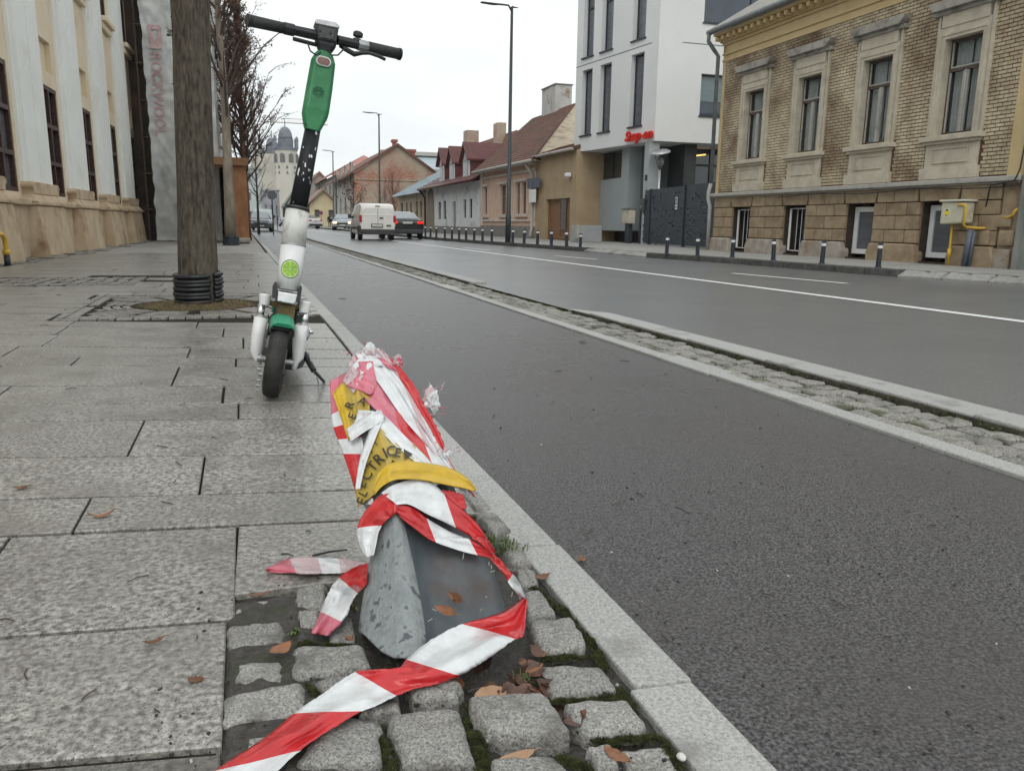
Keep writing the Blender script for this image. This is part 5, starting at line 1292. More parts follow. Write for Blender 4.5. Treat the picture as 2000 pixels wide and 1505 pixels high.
m2.from_pydata([(0, 0, 0), (.62, 0, 0), (.62, .5, 0), (.0, .5, 0), (.12, .08, .0), (.5, .25, .0), (.12, .42, .0)], [], [(0, 1, 5, 4), (1, 2, 5), (2, 3, 6, 5), (3, 0, 4, 6)])
tarp_print(m2, xR, Y_(300, 48, 25.2).z, M['fadered'], 'logo')
# timber pedestrian tunnel
tn = root('timber_walkway', (0, 23.4, 0), 'rusty brown timber pedestrian tunnel beside the kerb behind the second tree', 'walkway')
M['ply'] = mat('weathered_plywood', (.20, .085, .035), (.33, .16, .07), 4, .75, .2, 30, stain=(.45, .38, .28), sscale=7, slo=.66, shi=.72, stretch=(1, 1, .5))
xw = G(488, 476).x; yw = 23.2
zt_ = Y_(480, 312, yw).z; xl_w = Y_(412, 400, yw).x
for k in range(14):
    mb = MB(); mb.box(xw - .06 + (.004 if k % 2 else 0), xw, yw + k * .9, yw + k * .9 + .88, .02, zt_ - .1); mb.build('wall_board', M['ply'], tn)
mb = MB(); mb.box(xw - .42, xw - .061, yw - .02, yw + .03, .02, zt_ - .1); mb.build('end_board', M['ply'], tn)
for k in range(7):
    mb = MB(); mb.box(-1.3, xw + .05, yw - .1 + k * 1.9, yw - .1 + k * 1.9 + 1.88, zt_ - .08 + (k % 2) * .004, zt_ + .02); mb.build('roof_board', M['ply'], tn)
for k in range(5): mb = MB(); mb.box(-1.25, xw - .07, yw + k * 2.4, yw + k * 2.4 + .1, zt_ - .22, zt_ - .085); mb.build('beam', M['wood'], tn)
mb = MB(); mb.box(-1.3, xw + .06, yw - .14, yw - .1, zt_ - .16, zt_ + .04); mb.build('fascia_board', M['wood'], tn)
mb = MB(); mb.box(xw - .5, xw + .03, yw - .3, yw - .02, 0.02, .16); subdiv(mb.build('kerb_block', M['plinth'], tn, bevel=.04), 1)
# bright buildings beyond, left side of the street
def blk(name, label, xa, xb, y, pz_, px_, mt, dep=20, nw=3, cat='building', rows=3):
    F = Fac((xb, y), (xa, y)); r = F.root(name, label, cat); zt = Y_(px_, pz_, y).z; L_ = F.L; ops = []
    for i in range(nw):
        for j in range(rows): ops.append((L_ * (i + .3) / nw, L_ * (i + .7) / nw, zt * (j + .3) / rows, zt * (j + .75) / rows))
    mb = MB(); F.wall(mb, 0, L_, 0, zt, ops, dep=.3); F.box(mb, 0, L_, -dep, -.31, 0, zt); mb.build('wall', mt, r)
    for (a, b, c, d) in ops: F.window(a, b, c, d, -.28, M['ledge'], M['glassgrey'], fw=.12)
    mb = MB(); F.box(mb, -.3, L_ + .3, -dep, .3, zt, zt + .35); mb.build('cornice', M['ledge'], r); return r
blk('corner_building', 'pale cream building seen at the end of the timber tunnel', -12, xat(448, 75) , 75, 352, 430, M['paleyellow'], nw=4)
blk('glass_building', 'pale greenish grey building behind the parked van on the left', xat(470, 130), xat(512, 130), 130, 330, 505, mat('pale_green_wall', (.42, .48, .47), (.5, .56, .55), .5, .6), nw=3)
blk('far_block', 'grey apartment block in the distance below the church', xat(516, 190), xat(548, 190), 190, 372, 530, mat('violet_grey_wall', (.25, .25, .28), (.33, .33, .36), .5, .8), nw=3)
# ================================================================ TREES
M['bark'] = mat('grooved_bark', (.030, .024, .017), (.125, .105, .078), 42, .9, 1.0, 60, stain=(.15, .14, .105), sscale=5, slo=.5, shi=.8, stretch=(1.2, 1.2, .28), bdist=.015, lo=.34, hi=.66)
M['bark2'] = mat('pale_bark', (.16, .13, .1), (.30, .26, .21), 8, .9, .8, 20, stain=(.08, .065, .05), sscale=2, slo=.5, shi=.7, stretch=(1, 1, .3), bdist=.02)
M['twig'] = mat('dark_twig', (.045, .032, .025), (.09, .065, .05), 8, .9)
M['redtwig'] = mat('reddish_twig', (.12, .055, .04), (.19, .1, .08), 5, .9)
M['dryleaf'] = mat('withered_leaf', (.06, .04, .03), (.20, .095, .06), 1.6, .8, lo=.4, hi=.62)
M['leafbrown'] = mat('wet_brown_leaf', (.13, .05, .022), (.27, .12, .055), 24, .5, .3, 60, objvar=.25, speck=(.06, .03, .02), spscale=80)
M['leafpale'] = mat('tan_leaf', (.36, .21, .12), (.46, .29, .18), 20, .6, .3, 60)
def branchy(rng, base, H_, r0, start, crown, taper=1.0, nb=34, ang=.75, subs=5, tw=4, leaf=0, lsize=.05, lean=Vector((0, 0, 0)), top=.25, clump=.45, droop=0):
    trunk = MB(); br = MB(); lv = MB(); L_ = []
    n = 9; pts = []; rad = []
    for i in range(n + 1):
        t = i / n; p = base + Vector((0, 0, H_ * t)) + lean * (H_ * t) + Vector((noise.noise(base + Vector((0, 0, t * 3))), noise.noise(base + Vector((5, 0, t * 3))), 0)) * .05 * H_ * t * .4
        pts.append(p); rad.append(r0 * (1.12 if i == 0 else (1 - t * .9)))
    trunk.tube(pts, rad, 10)
    def along(t):
        k = min(int(t * n), n - 1); return pts[k].lerp(pts[k + 1], t * n - k)
    for b in range(nb):
        t = start + (1 - start) * (b + rng.random()) / nb * .97
        p = along(t); a = rng.uniform(0, 6.283); f = (t - start) / (1 - start)
        prof = math.sin(math.pi * min(1, (f * .85 + .18))) ** .7 * (1 - f * (1 - top))
        ln = crown * prof * rng.uniform(.65, 1.15) / math.sin(ang)
        d = Vector((math.cos(a) * math.sin(ang), math.sin(a) * math.sin(ang), math.cos(ang) - droop))
        r1 = r0 * .32 * (1 - f * .6) * (.6 + .4 * min(1, ln / crown))
        q = [p]; cur = p.copy(); dd = d.copy()
        for s_ in range(5):
            dd = (dd + Vector((rng.uniform(-.22, .22), rng.uniform(-.22, .22), rng.uniform(-.05, .25)))).normalized(); cur = cur + dd * ln / 5; q.append(cur.copy())
        br.tube(q, [r1 * (1 - .16 * k) for k in range(6)], 5, caps=False)
        for s_ in range(subs):
            k = rng.randint(1, 5); c = q[k]; d2 = (dd + Vector((rng.uniform(-1, 1), rng.uniform(-1, 1), rng.uniform(-.3, .9)))).normalized(); l2 = ln * rng.uniform(.2, .45)
            c2 = c + d2 * l2 * .5 + Vector((rng.uniform(-.1, .1), rng.uniform(-.1, .1), .05)) * l2; c3 = c + d2 * l2
            br.tube([c, c2, c3], [r1 * .4, r1 * .28, r1 * .12], 4, caps=False)
            for w_ in range(tw):
                s0 = c.lerp(c3, rng.uniform(.3, 1)); d3 = (d2 + Vector((rng.uniform(-1, 1), rng.uniform(-1, 1), rng.uniform(-.5, .8)))).normalized(); e = s0 + d3 * l2 * rng.uniform(.3, .6)
                br.tube([s0, e], [r1 * .14, r1 * .05], 3, caps=False); L_.append((s0, e))
    for _ in range(leaf):
        s0, e = L_[rng.randrange(len(L_))]
        if noise.noise(s0 * 1.6) < clump - .5 and rng.random() < .35: continue
        p = s0.lerp(e, rng.random()) + Vector([rng.gauss(0, .03) for _ in range(3)])
        s = lsize * rng.uniform(.5, 1.3); Mx = Matrix.Translation(p) @ Matrix.Rotation(rng.uniform(0, 6.28), 4, Vector([rng.uniform(-1, 1) for _ in range(3)]).normalized())
        lv.add([Mx @ Vector(v) for v in ((-s * .5, 0, 0), (0, -s * .3, s * .15), (s * .6, 0, 0), (0, s * .3, s * .15))], [(0, 1, 2, 3)])
    return trunk, br, lv
rt = random.Random(21)
# street tree 1: thick trunk in a coil of black drainage pipe
T1 = G(389, 594); t1r = root('street_tree', (T1.x, T1.y, 0), 'thick grey brown street tree trunk with a black ribbed pipe collar', 'tree')
tp_ = Y_(371, 0, T1.y); dl = (tp_ - T1) / (tp_.z - T1.z)
mb = MB(); rings = []
for i in range(60):
    z = -.05 + i * .075; c = T1 + dl * z; R0 = .121 * (1.10 - .05 * min(z, 1) if z < 1 else 1.05 - .035 * (z - 1)) * (1 + .05 * noise.noise(Vector((z * 1.6, 0, 0))))
    if z < .15: R0 *= 1 + (.15 - z) * .7
    rings.append([Vector((c.x + (R0 + .006 * noise.noise(Vector((math.cos(a) * 5, math.sin(a) * 5, z * 2.5))) + .004 * noise.noise(Vector((math.cos(a) * 14, math.sin(a) * 14, z * 8)))) * math.cos(a),
                          c.y + (R0 + .006 * noise.noise(Vector((math.cos(a) * 5, math.sin(a) * 5, z * 2.5)))) * math.sin(a), z)) for a in [k * 2 * math.pi / 40 for k in range(40)]])
mb.loft(rings); mb.build('trunk', M['bark'], t1r, smooth=True)
tr_, br_, _ = branchy(rt, T1 + dl * 4.3, 4.5, .10, .02, 1.6, nb=14)
br_.add(tr_.v, tr_.f); br_.build('crown_branches', M['twig'], t1r)
mb = MB()
for (px, py) in ((338, 38), (340, 75), (336, 70), (343, 165), (344, 205), (346, 100)):
    p = Y_(px + 8, py, T1.y - .02)
    for _ in range(6):
        a = rt.uniform(1.7, 4.6); d = Vector((math.cos(a), math.sin(a) * .6, rt.uniform(-.1, .9))).normalized() * rt.uniform(.02, .07)
        mb.tube([p, p + d * .6 + Vector((0, 0, .01)), p + d], [.002, .0015, .001], 3)
        for _k in range(2):
            q = p + d * rt.uniform(.5, 1); n_ = Vector((rt.uniform(-1, 1), rt.uniform(-1, 1), rt.uniform(-1, 1))).normalized() * .008; e = d.normalized() * .016; mb.add([q - n_, q + e, q + n_, q - e * .4], [(0, 1, 2, 3)])
mb.build('sprouts', mat('olive_sprout', (.06, .07, .03), (.1, .11, .05)), t1r)
gd = root('tree_guard', (T1.x, T1.y, 0), 'coil of black ribbed drainage pipe wrapped round the foot of the thick trunk', 'tree guard')
for k in range(7):
    mb = MB(); z = .035 + k * .030; a0 = -.75; a1 = a0 + 6.283 - .28
    pts = [(T1.x + dl.x * z + (.158 + .004 * math.sin(k * 2 + a)) * math.cos(a), T1.y + (.158) * math.sin(a), z + .012 * math.sin(a + .6) + .004 * math.sin(k * 2.2)) for a in [a0 + (a1 - a0) * i / 40 for i in range(41)]]
    mb.tube(pts, .0165, 8); mb.build('pipe_coil', mat('black_ribbed_pipe', (.010, .011, .013), (.022, .024, .028), 12, .42) if k == 0 else bpy.data.materials['black_ribbed_pipe'], gd, smooth=True)
# soil and moss round the trunk, stone grate with curved slots
mb = MB(); nr, na = 12, 44
for i in range(nr + 1):
    for j in range(na):
        a = 2 * math.pi * j / na; rr_ = .44 * i / nr * (1 + .06 * noise.noise(Vector((math.cos(a) * 2, math.sin(a) * 2, 0)))); x = T1.x + rr_ * math.cos(a); y = T1.y + rr_ * math.sin(a)
        mb.v.append(Vector((x, y, -.02 + .045 * (1 - (i / nr) ** 2) + .008 * noise.noise(Vector((x * 30, y * 30, 0))))))
for i in range(nr):
    for j in range(na): a = i * na + j; b = i * na + (j + 1) % na; mb.f.append([a, b, b + na, a + na]); mb.m.append(0); mb.uv.append(None)
mb.build('tree_pit_soil', mat('mulch_soil', (.05, .035, .02), (.13, .09, .05), 40, .95, 1, 90, stain=(.09, .085, .03), sscale=8, slo=.45, shi=.6), kind='structure', smooth=True)
mb = MB()
for _ in range(4200):
    a = rt.uniform(0, 6.283); r1 = .45 * math.sqrt(rt.random()); p = Vector((T1.x + r1 * math.cos(a), T1.y + r1 * math.sin(a), -.018 + .045 * (1 - (r1 / .44) ** 2)))
    d = Vector((rt.uniform(-1, 1), rt.uniform(-1, 1), rt.uniform(.1, .8))).normalized() * rt.uniform(.008, .028); n_ = Vector((-d.y, d.x, 0)) * .12
    mb.add([p - n_, p + n_, p + d], [(0, 1, 2)], mi=0 if noise.noise(p * 7) > -.05 else 1)
mb.build('dead_grass', [mat('straw_moss', (.13, .11, .04), (.22, .18, .08), 30), mat('brown_litter', (.12, .055, .025), (.2, .1, .05), 30)], kind='stuff', fixn=False)
gr = root('tree_grate', (T1.x, T1.y, 0), 'square granite tree grate with curved slots round the thick trunk', 'tree grate')
for (qx, qy) in ((-1, -1), (1, -1), (1, 1), (-1, 1)):
    mb = MB()
    for k in range(7):
        r0_, r1_ = .46 + k * .062, .46 + k * .062 + .046
        def clampq(v): return max(-.66, min(.66, v))
        A0 = {(-1, -1): math.pi, (1, -1): 1.5 * math.pi, (1, 1): 0, (-1, 1): .5 * math.pi}[(qx, qy)]
        for s_ in range(3):
            a0 = A0 + .06 + s_ * .5; a1 = a0 + .42
            pl = [(math.cos(a0 + (a1 - a0) * i / 6) , math.sin(a0 + (a1 - a0) * i / 6)) for i in range(7)]
            for i in range(6):
                q = [(clampq(c * r), clampq(s * r)) for (c, s), r in ((pl[i], r0_), (pl[i + 1], r0_), (pl[i + 1], r1_), (pl[i], r1_))]
                mb.hexa([Vector((T1.x + x, T1.y + y, -.02)) for x, y in q] + [Vector((T1.x + x, T1.y + y, -.002)) for x, y in q]) if max(abs(a_) + 0 for v_ in q for a_ in v_) < .6599 else None
    x0, x1 = sorted((.0, qx * .74)); y0, y1 = sorted((0, qy * .74))
    # frame strips and radial ribs
    a = T1.x; b = T1.y
    if True:
        mb.box(a + x0 + .004, a + x1 - .004, b + (y0 if qy < 0 else y1 - .07) + .003, b + (y0 + .07 if qy < 0 else y1) - .003, -.03, .0)
        mb.box(a + (x0 if qx < 0 else x1 - .07) + .003, a + (x0 + .07 if qx < 0 else x1) - .003, b + y0 + .075, b + y1 - .075, -.03, .0005)
        for t in (.785,):
            c, s = math.cos(t) * qx, math.sin(t) * qy
            n_ = Vector((-s, c, 0)) * .02; p = Vector((a + c * .45, b + s * .45, -.02)); q = Vector((a + c * .80, b + s * .80, -.02)); mb.hexa([p - n_, p + n_, q + n_, q - n_] + [v + Vector((0, 0, .0195)) for v in (p - n_, p + n_, q + n_, q - n_)])
    mb.build('grate_quarter', M['slab'], gr)
for k in range(36):
    s_ = 1 if k % 2 else -1; t = -.85 + (k // 2) * .1; mb = MB()
    mb.box(T1.x + s_ * .765 - .024, T1.x + s_ * .765 + .022, T1.y + t + .006, T1.y + t + .094, -.03, .001 + .002 * (k % 3)); mb.build('border_sett', M['slab'], gr)
# old setts in the paving farther left
mb = MB()
for i in range(17):
    for j in range(9):
        x = -2.95 + i * .12 + rt.uniform(-.012, .012); y = 8.2 + j * .12 + rt.uniform(-.012, .012); s = rt.uniform(.042, .05)
        Mx = Matrix.Translation((x, y, .004)) @ Matrix.Rotation(rt.uniform(-.2, .2), 4, 'Z'); mb.box(-s, s, -s, s, -.02, rt.uniform(0, .008), M=Mx)
mb.build('old_setts', M['slab'], kind='stuff')
for s_ in (-1, 1):
    for k in range(15): m3 = MB(); x = T1.x - .74 + k * .1; m3.box(x + .005, x + .094, T1.y + s_ * .83 - .045, T1.y + s_ * .83 + .045, -.03, .001 + .002 * (k % 3)); m3.build('border_sett', M['slab'], gr)
# street tree 2
T2 = G(452, 479); t2r = root('street_tree', (T2.x, T2.y, 0), 'slim pale barked street tree in front of the rusty timber tunnel', 'tree')
tp2 = Y_(431, 60, T2.y); dl2 = (tp2 - T2) / (tp2.z - T2.z)
tr_, br_, lv_ = branchy(random.Random(5), T2, 9.5, .145, .30, 1.3, nb=36, leaf=4200, lsize=.06, lean=Vector((dl2.x, dl2.y, 0)), ang=.6)
tr_.build('trunk', M['bark2'], t2r, smooth=True); br_.build('branches', M['twig'], t2r); lv_.build('withered_leaves', M['dryleaf'], t2r, kind='stuff', fixn=False)
gd2 = root('tree_guard', (T2.x, T2.y, 0), 'small dark ribbed collar at the foot of the slim pale tree', 'tree guard')
for k in range(5):
    mb = MB(); mb.tube([(T2.x + .19 * math.cos(a * .4488), T2.y + .19 * math.sin(a * .4488), .03 + k * .045) for a in range(15)], .024, 6); mb.build('pipe_coil', M['anth'], gd2, smooth=True)
# street trees 3 and 4 with withered leaves
b3 = Y_(482, 441, 27.0); T3 = Vector((b3.x, 27.0, 0))
t3 = root('street_tree', T3, 'narrow street tree full of rusty withered leaves behind the timber tunnel', 'tree')
tr_, br_, lv_ = branchy(random.Random(8), T3, 7.4, .13, .24, 1.45, nb=84, leaf=21000, lsize=.048, ang=.62, top=.18, clump=.42)
tr_.build('trunk', M['redtwig'], t3, smooth=True); br_.build('branches', M['twig'], t3); lv_.build('withered_leaves', M['dryleaf'], t3, kind='stuff', fixn=False)
b4 = Y_(452, 441, 33.0); T4 = Vector((b4.x, 33.0, 0))
t4 = root('street_tree', T4, 'tall dark leafy street tree between the thick trunk and the rusty leaved tree', 'tree')
tr_, br_, lv_ = branchy(random.Random(9), T4, 12.0, .15, .25, 1.35, nb=52, leaf=15000, lsize=.058, ang=.6, top=.5)
tr_.build('trunk', M['twig'], t4, smooth=True); br_.build('branches', M['twig'], t4); lv_.build('withered_leaves', M['dryleaf'], t4, kind='stuff', fixn=False)
def bare(px, py0, y, Hh, cr_, label, mt, seed, r0=.07, nb=22, start=.3, ang=.7, name='bare_tree', base_z=0, leaf=0):
    b = xat(px, y); T = Vector((b, y, base_z)); t = root(name, T, label, 'tree')
    tr_, br_, lv_ = branchy(random.Random(seed), T, Hh, r0, start, cr_, nb=nb, ang=ang, leaf=leaf, lsize=.12)
    tr_.build('trunk', mt, t, smooth=True); br_.build('branches', mt, t)
    if leaf: lv_.build('leaves', M['dryleaf'], t, kind='stuff', fixn=False)
bare(505, 441, 40, 4.4, 1.1, 'small bare tree standing beside the parked van on the left', M['twig'], 31, nb=26)
bare(692, 441, 60, 3.6, 1.5, 'dark bare spreading tree in front of the grey two storey house', M['twig'], 32, nb=34, ang=.95, leaf=500)
bare(768, 441, 70, 5.0, 1.6, 'reddish bare shrub like tree in front of the brick gable', M['redtwig'], 33, nb=44, start=.08, ang=.45, r0=.09)
bare(752, 441, 68, 3.6, 1.4, 'lower reddish bare bush left of the taller one at the brick gable', M['redtwig'], 34, nb=34, start=.05, ang=.6, r0=.07)
# ================================================================ STREET LAMPS
M['pole'] = mat('dark_lamp_pole', (.022, .032, .036), (.032, .042, .046), 3, .5)
def lamp(base, top, armend, label, r0):
    r = root('street_lamp', base, label, 'street lamp', 'street lamps along the right kerb')
    mb = MB(); mb.tube([base, base.lerp(top, .12), base.lerp(top, .125), top], [r0, r0 * .95, r0 * .75, r0 * .45], 10); mb.build('pole', M['pole'], r, smooth=True)
    d = armend - top
    mb = MB(); mb.tube([top - Vector((0, 0, .12)), top + d * .12 + Vector((0, 0, .03)), top + d * .45 + Vector((0, 0, .02)), armend], [r0 * .35, r0 * .3, r0 * .3, r0 * .3], 6); mb.tube([top, top - d * .22], [r0 * .35, r0 * .1], 6); mb.build('arm', M['pole'], r, smooth=True)
    mb = MB(); mb.tube([top + d * .45, top + d * .6, armend, armend + d * .04], [r0 * .35, r0 * .9, r0 * .8, r0 * .2], 8, flat=.35); mb.build('lamp_head', M['pole'], r, smooth=True)
b = G(992, 473, PAVZ); tp = Y_(1000, 14, b.y); lamp(b, tp, Y_(941, 5, b.y - .3), 'tall dark street lamp at the kerb in front of the pink house', .085)
yl2 = 41.0; b = Vector((xat(742, yl2), yl2, PAVZ)); lamp(b, Y_(740, 223, yl2), Y_(709, 219, yl2), 'tall dark street lamp standing behind the white van before the brick gable', .075)
yl3 = 66.0; b = Vector((xat(652, yl3), yl3, PAVZ)); lamp(b, Y_(650, 296, yl3), Y_(630, 293, yl3), 'third street lamp farther off in front of the pale red roof', .09)
yl4 = 70.0; b = Vector((xat(657, yl4), yl4, PAVZ)); r = root('utility_pole', b, 'plain dark pole right beside the third street lamp', 'pole'); mb = MB(); mb.tube([b, Y_(656, 342, yl4)], .07, 6); mb.build('pole', M['pole'], r)
# ================================================================ BOLLARDS
bp = [(1715, 523), (1605, 515), (1510, 509), (1430, 503), (1362, 500), (1302, 496)] + [(760 + x / 4.3, 150 + y / 4.3) for x, y in ((1605, 1440), (1490, 1430), (1362, 1420), (1245, 1412), (1133, 1405), (1037, 1395), (862, 1385), (785, 1382), (714, 1375), (647, 1372), (587, 1365), (527, 1362), (468, 1355), (396, 1350), (348, 1345), (305, 1345))]
BL = ['nearest rightmost black bollard, before the basement window beside the gas meter box', 'second bollard from the right, before the third basement window of the brick house',
      'third bollard from the right, before the grilled basement window', 'fourth bollard from the right, before the left corner window of the brick house', 'bollard before the right leaf of the dark gate', 'bollard before the left leaf of the dark gate, at the start of its kerb',
      'black bollard beside the light grey utility cabinet', 'black bollard before the right edge of the brown double door', 'black bollard before the left part of the brown double door', 'black bollard before the gap with notice boards',
      'black bollard before the right windows of the pink house', 'first black bollard right of the tall street lamp', 'first black bollard left of the tall street lamp', 'second black bollard left of the tall street lamp at the pink house corner',
      'black bollard before the right windows of the white house', 'black bollard before the graffiti stained wall of the white house', 'black bollard just right of the white house door', 'black bollard just left of the white house door', 'black bollard before the narrow left windows of the white house',
      'black bollard before the left edge of the white house', 'black bollard before the arched doorway', 'farthest black bollard next to the dark saloon car']
def make_bollard(p, hh=.34):
    r = root('bollard', p, BL[0], 'bollard', 'small black bollards along the right kerb')
    def lat(z0, z1, ra, rb, mt, nm, cap=False):
        mb = MB(); mb.tube([p + Vector((0, 0, z0)), p + Vector((0, 0, z1))] + ([p + Vector((0, 0, z1 + .012))] if cap else []), [ra, rb] + ([rb * .5] if cap else []), 12); mb.build(nm, mt, r, smooth=False)
    lat(0, hh * .78, .036, .033, M['anth'], 'post'); lat(hh * .78, hh * .90, .0345, .0345, M['pvc'], 'reflective_band'); lat(hh * .90, hh - .01, .035, .034, M['anth'], 'cap', True); lat(0, .015, .05, .045, M['anth'], 'foot')
    return r
b0 = G(*bp[0], PAVZ); proto = make_bollard(b0)
for i in range(1, len(bp)):
    c = copy_tree(proto); p = G(*bp[i], PAVZ); c.location = p; c['label'] = BL[i]; c.rotation_euler = (rt.uniform(-.03, .03), rt.uniform(-.03, .03), 0)
    if i > 6: c.scale = (1.15, 1.15, 1.05 + .012 * i)
# ================================================================ VEHICLES
M['carwhite'] = mat('dusty_white_car_paint', (.72, .71, .67), (.77, .76, .72), 2, .35, coat=.3, stain=(.50, .48, .43), sscale=1.6, slo=.55, shi=.85)
M['carblack'] = mat('black_car_paint', (.012, .014, .018), (.016, .018, .022), 2, .25, coat=.5)
M['carwhite2'] = mat('clean_white_car_paint', (.7, .7, .7), coat=.4, rough=.3)
M['carsilver'] = mat('silver_car_paint', (.32, .33, .34), coat=.4, rough=.3, metal=.5)
M['taillamp'] = mat('red_tail_lamp', (.35, .01, .01), (.5, .02, .02), 5, .2, emis=(1, .02, .01), estr=0.0)
M['taillit'] = mat('lit_tail_lamp', (.6, .01, .01), emis=(1, .03, .01), estr=.55)
M['headlit'] = mat('lit_headlamp', (.9, .8, .5), emis=(1, .85, .5), estr=2.0)
M['plate'] = mat('number_plate', (.65, .66, .62), (.5, .5, .46), 9, .5)
M['rearglass'] = mat('pale_reflecting_glass', (.25, .27, .30), (.32, .34, .37), 3, .12, spec=.8)
M['bumper'] = mat('grey_bumper_plastic', (.035, .035, .036), (.055, .055, .055), 8, .6)
def vehicle(name, label, cat, pos, kind, paint, s=1.0, rotz=0.0, lit=False, front=False, rearglass=None):
    """profile runs along local y from the rear (0) to the nose (L); x across, z up"""
    r = root(name, pos, label, cat, rotz=rotz)
    if kind == 'van':
        L_, Wd = 4.3, .90; st = [(0.0, .42, .62, 1.50, 1.60, .84, .86, .74), (.05, .34, .62, 1.66, 1.72, .88, .90, .78), (.25, .30, .62, 1.78, 1.83, .90, .90, .78), (1.6, .30, .62, 1.80, 1.86, .90, .90, .78), (2.6, .30, .62, 1.76, 1.82, .90, .90, .76), (3.05, .30, .62, 1.50, 1.62, .90, .90, .74), (3.5, .30, .62, 1.12, 1.20, .90, .88, .70), (4.1, .32, .60, .95, 1.02, .88, .84, .62), (4.3, .40, .58, .70, .74, .80, .74, .50)]
    else:
        L_, Wd = 4.5, .90; st = [(0.0, .36, .55, .80, .84, .78, .80, .66), (.06, .28, .60, .98, 1.02, .86, .87, .74), (.55, .26, .62, 1.02, 1.08, .89, .89, .76), (1.15, .26, .62, 1.30, 1.36, .90, .88, .62), (1.7, .26, .62, 1.38, 1.44, .90, .88, .60), (2.4, .26, .62, 1.36, 1.42, .90, .88, .60), (3.15, .26, .62, 1.0, 1.04, .90, .88, .70), (4.1, .27, .60, .84, .88, .88, .84, .62), (4.42, .34, .55, .66, .70, .78, .74, .5)]
    inv_ = MI[r.name].inverted()
    def T(x, y, z): return inv_ @ Vector((x * s, y * s, z * s))
    rings = []
    for (y, z0, zm, z1, z2, w0, w1, w2) in st:
        half = [(w0 * .93, z0), (w0, z0 + .08), (w1, zm), (w1, zm + .25 if kind == 'van' else min(zm + .2, z1)), ((w1 * .94 + w2 * .06) if kind == 'van' else (w1 * .9 + w2 * .1), (zm + z1) / 2 + (.1 if kind == 'van' else .05)), (w2 * 1.04, z1), (w2 * .80, z2)]
        rings.append([T(x, y, z) for x, z in half] + [T(-x, y, z) for x, z in half[::-1]])
    mb = MB(); mb.loft(rings); body = mb.build('body', paint, r, smooth=False, bevel=.03 * s)
    wy = (.75, L_ - .85)
    for sx in (-1, 1):
        for y in wy:
            mb = MB(); mb.tube([T(sx * (Wd - .20), y, .31), T(sx * (Wd - .17), y, .31), T(sx * (Wd - .0), y, .31), T(sx * (Wd + .01), y, .31)], [.27 * s, .31 * s, .31 * s, .27 * s], 18); w_ = mb.build('wheel', M['rubber'], r)
            mb = MB(); mb.tube([T(sx * (Wd + .005), y, .31), T(sx * (Wd + .02), y, .31)], [.19 * s, .17 * s], 12); mb.build('rim', M['steel'], w_)
    def bx(nm, x0, x1, y0, y1, z0, z1, mt, par=r, bev=.01):
        mb = MB(); mb.hexa([T(*q) for q in ((x0, y0, z0), (x1, y0, z0), (x1, y1, z0), (x0, y1, z0), (x0, y0, z1), (x1, y0, z1), (x1, y1, z1), (x0, y1, z1))]); return mb.build(nm, mt, par, bevel=bev * s)
    if kind == 'van':
        bx('rear_bumper', -.90, .90, -.10, .12, .34, .56, M['bumper'], bev=.04); bx('rear_step', -.62, .62, -.13, .0, .30, .42, M['bumper'], bev=.02)
        for sx in (-1, 1): bx('corner_bumper', sx * .91 - .06, sx * .91 + .02 if sx > 0 else sx * .91 + .06, -.08, .4, .40, .74, M['bumper'], bev=.04)
        for sx in (-1, 1): bx('tail_lamp', sx * .85 - .065, sx * .85 + .065, -.05, .12, .90, 1.25, M['taillamp'], bev=.04)
        pl = bx('number_plate', -.30, .22, -.08, -.04, .68, .80, M['plate'])
        bx('plate_frame', -.34, .26, -.05, -.02, .65, .83, M['bumper'])
        bx('door_handle', .08, .28, -.06, -.01, 1.10, 1.15, M['bumper']); bx('high_brake_lamp', -.12, .12, -.02, .1, 1.69, 1.72, M['taillamp'])
        bx('door_seam', .0, .012, -.015, .02, .62, 1.58, M['bumper'], bev=0)
        mb = MB(); mb.hexa([T(-.72, -.012, 1.24), T(.72, -.012, 1.24), T(.66, .05, 1.56), T(-.66, .05, 1.56), T(-.72, .03, 1.24), T(.72, .03, 1.24), T(.66, .10, 1.56), T(-.66, .10, 1.56)]); mb.build('rear_panel', paint, r)
        for sx in (-1, 1):
            bx('side_rub_strip', sx * .905 - .012, sx * .905 + .012, 1.0, 3.2, .55, .66, M['bumper']); 
            mb = MB(); mb.hexa([T(sx * .84, 2.3, 1.15), T(sx * .84, 3.3, 1.15), T(sx * .80, 3.0, 1.50), T(sx * .80, 2.35, 1.58), T(sx * .915, 2.3, 1.12), T(sx * .915, 3.35, 1.12), T(sx * .80, 3.02, 1.52), T(sx * .80, 2.33, 1.6)]); mb.build('side_window', M['glass'], r)
            bx('wing_mirror', sx * 1.0 - .09, sx * 1.0 + .09, 3.1, 3.22, 1.10, 1.32, M['bumper'], bev=.04)
        bx('side_panel_step', -.915, -.9, 2.25, 3.1, .3, .9, M['bumper']) if False else None
        bx('lettering_bar', .42, .66, -.055, -.03, .72, .78, M['bumper'])  # small dark plastic bar on the rear door
    else:
        gl = rearglass or M['glass']
        mb = MB(); mb.hexa([T(-.70, .50, 1.04), T(.70, .50, 1.04), T(.56, 1.18, 1.37), T(-.56, 1.18, 1.37), T(-.70, .46, 1.06), T(.70, .46, 1.06), T(.56, 1.12, 1.39), T(-.56, 1.12, 1.39)]); mb.build('rear_window', gl, r)
        mb = MB(); mb.hexa([T(-.70, 3.20, 1.02), T(.70, 3.20, 1.02), T(.56, 2.42, 1.38), T(-.56, 2.42, 1.38), T(-.70, 3.26, 1.04), T(.70, 3.26, 1.04), T(.56, 2.5, 1.41), T(-.56, 2.5, 1.41)]); mb.build('windscreen', M['rearglass'], r)
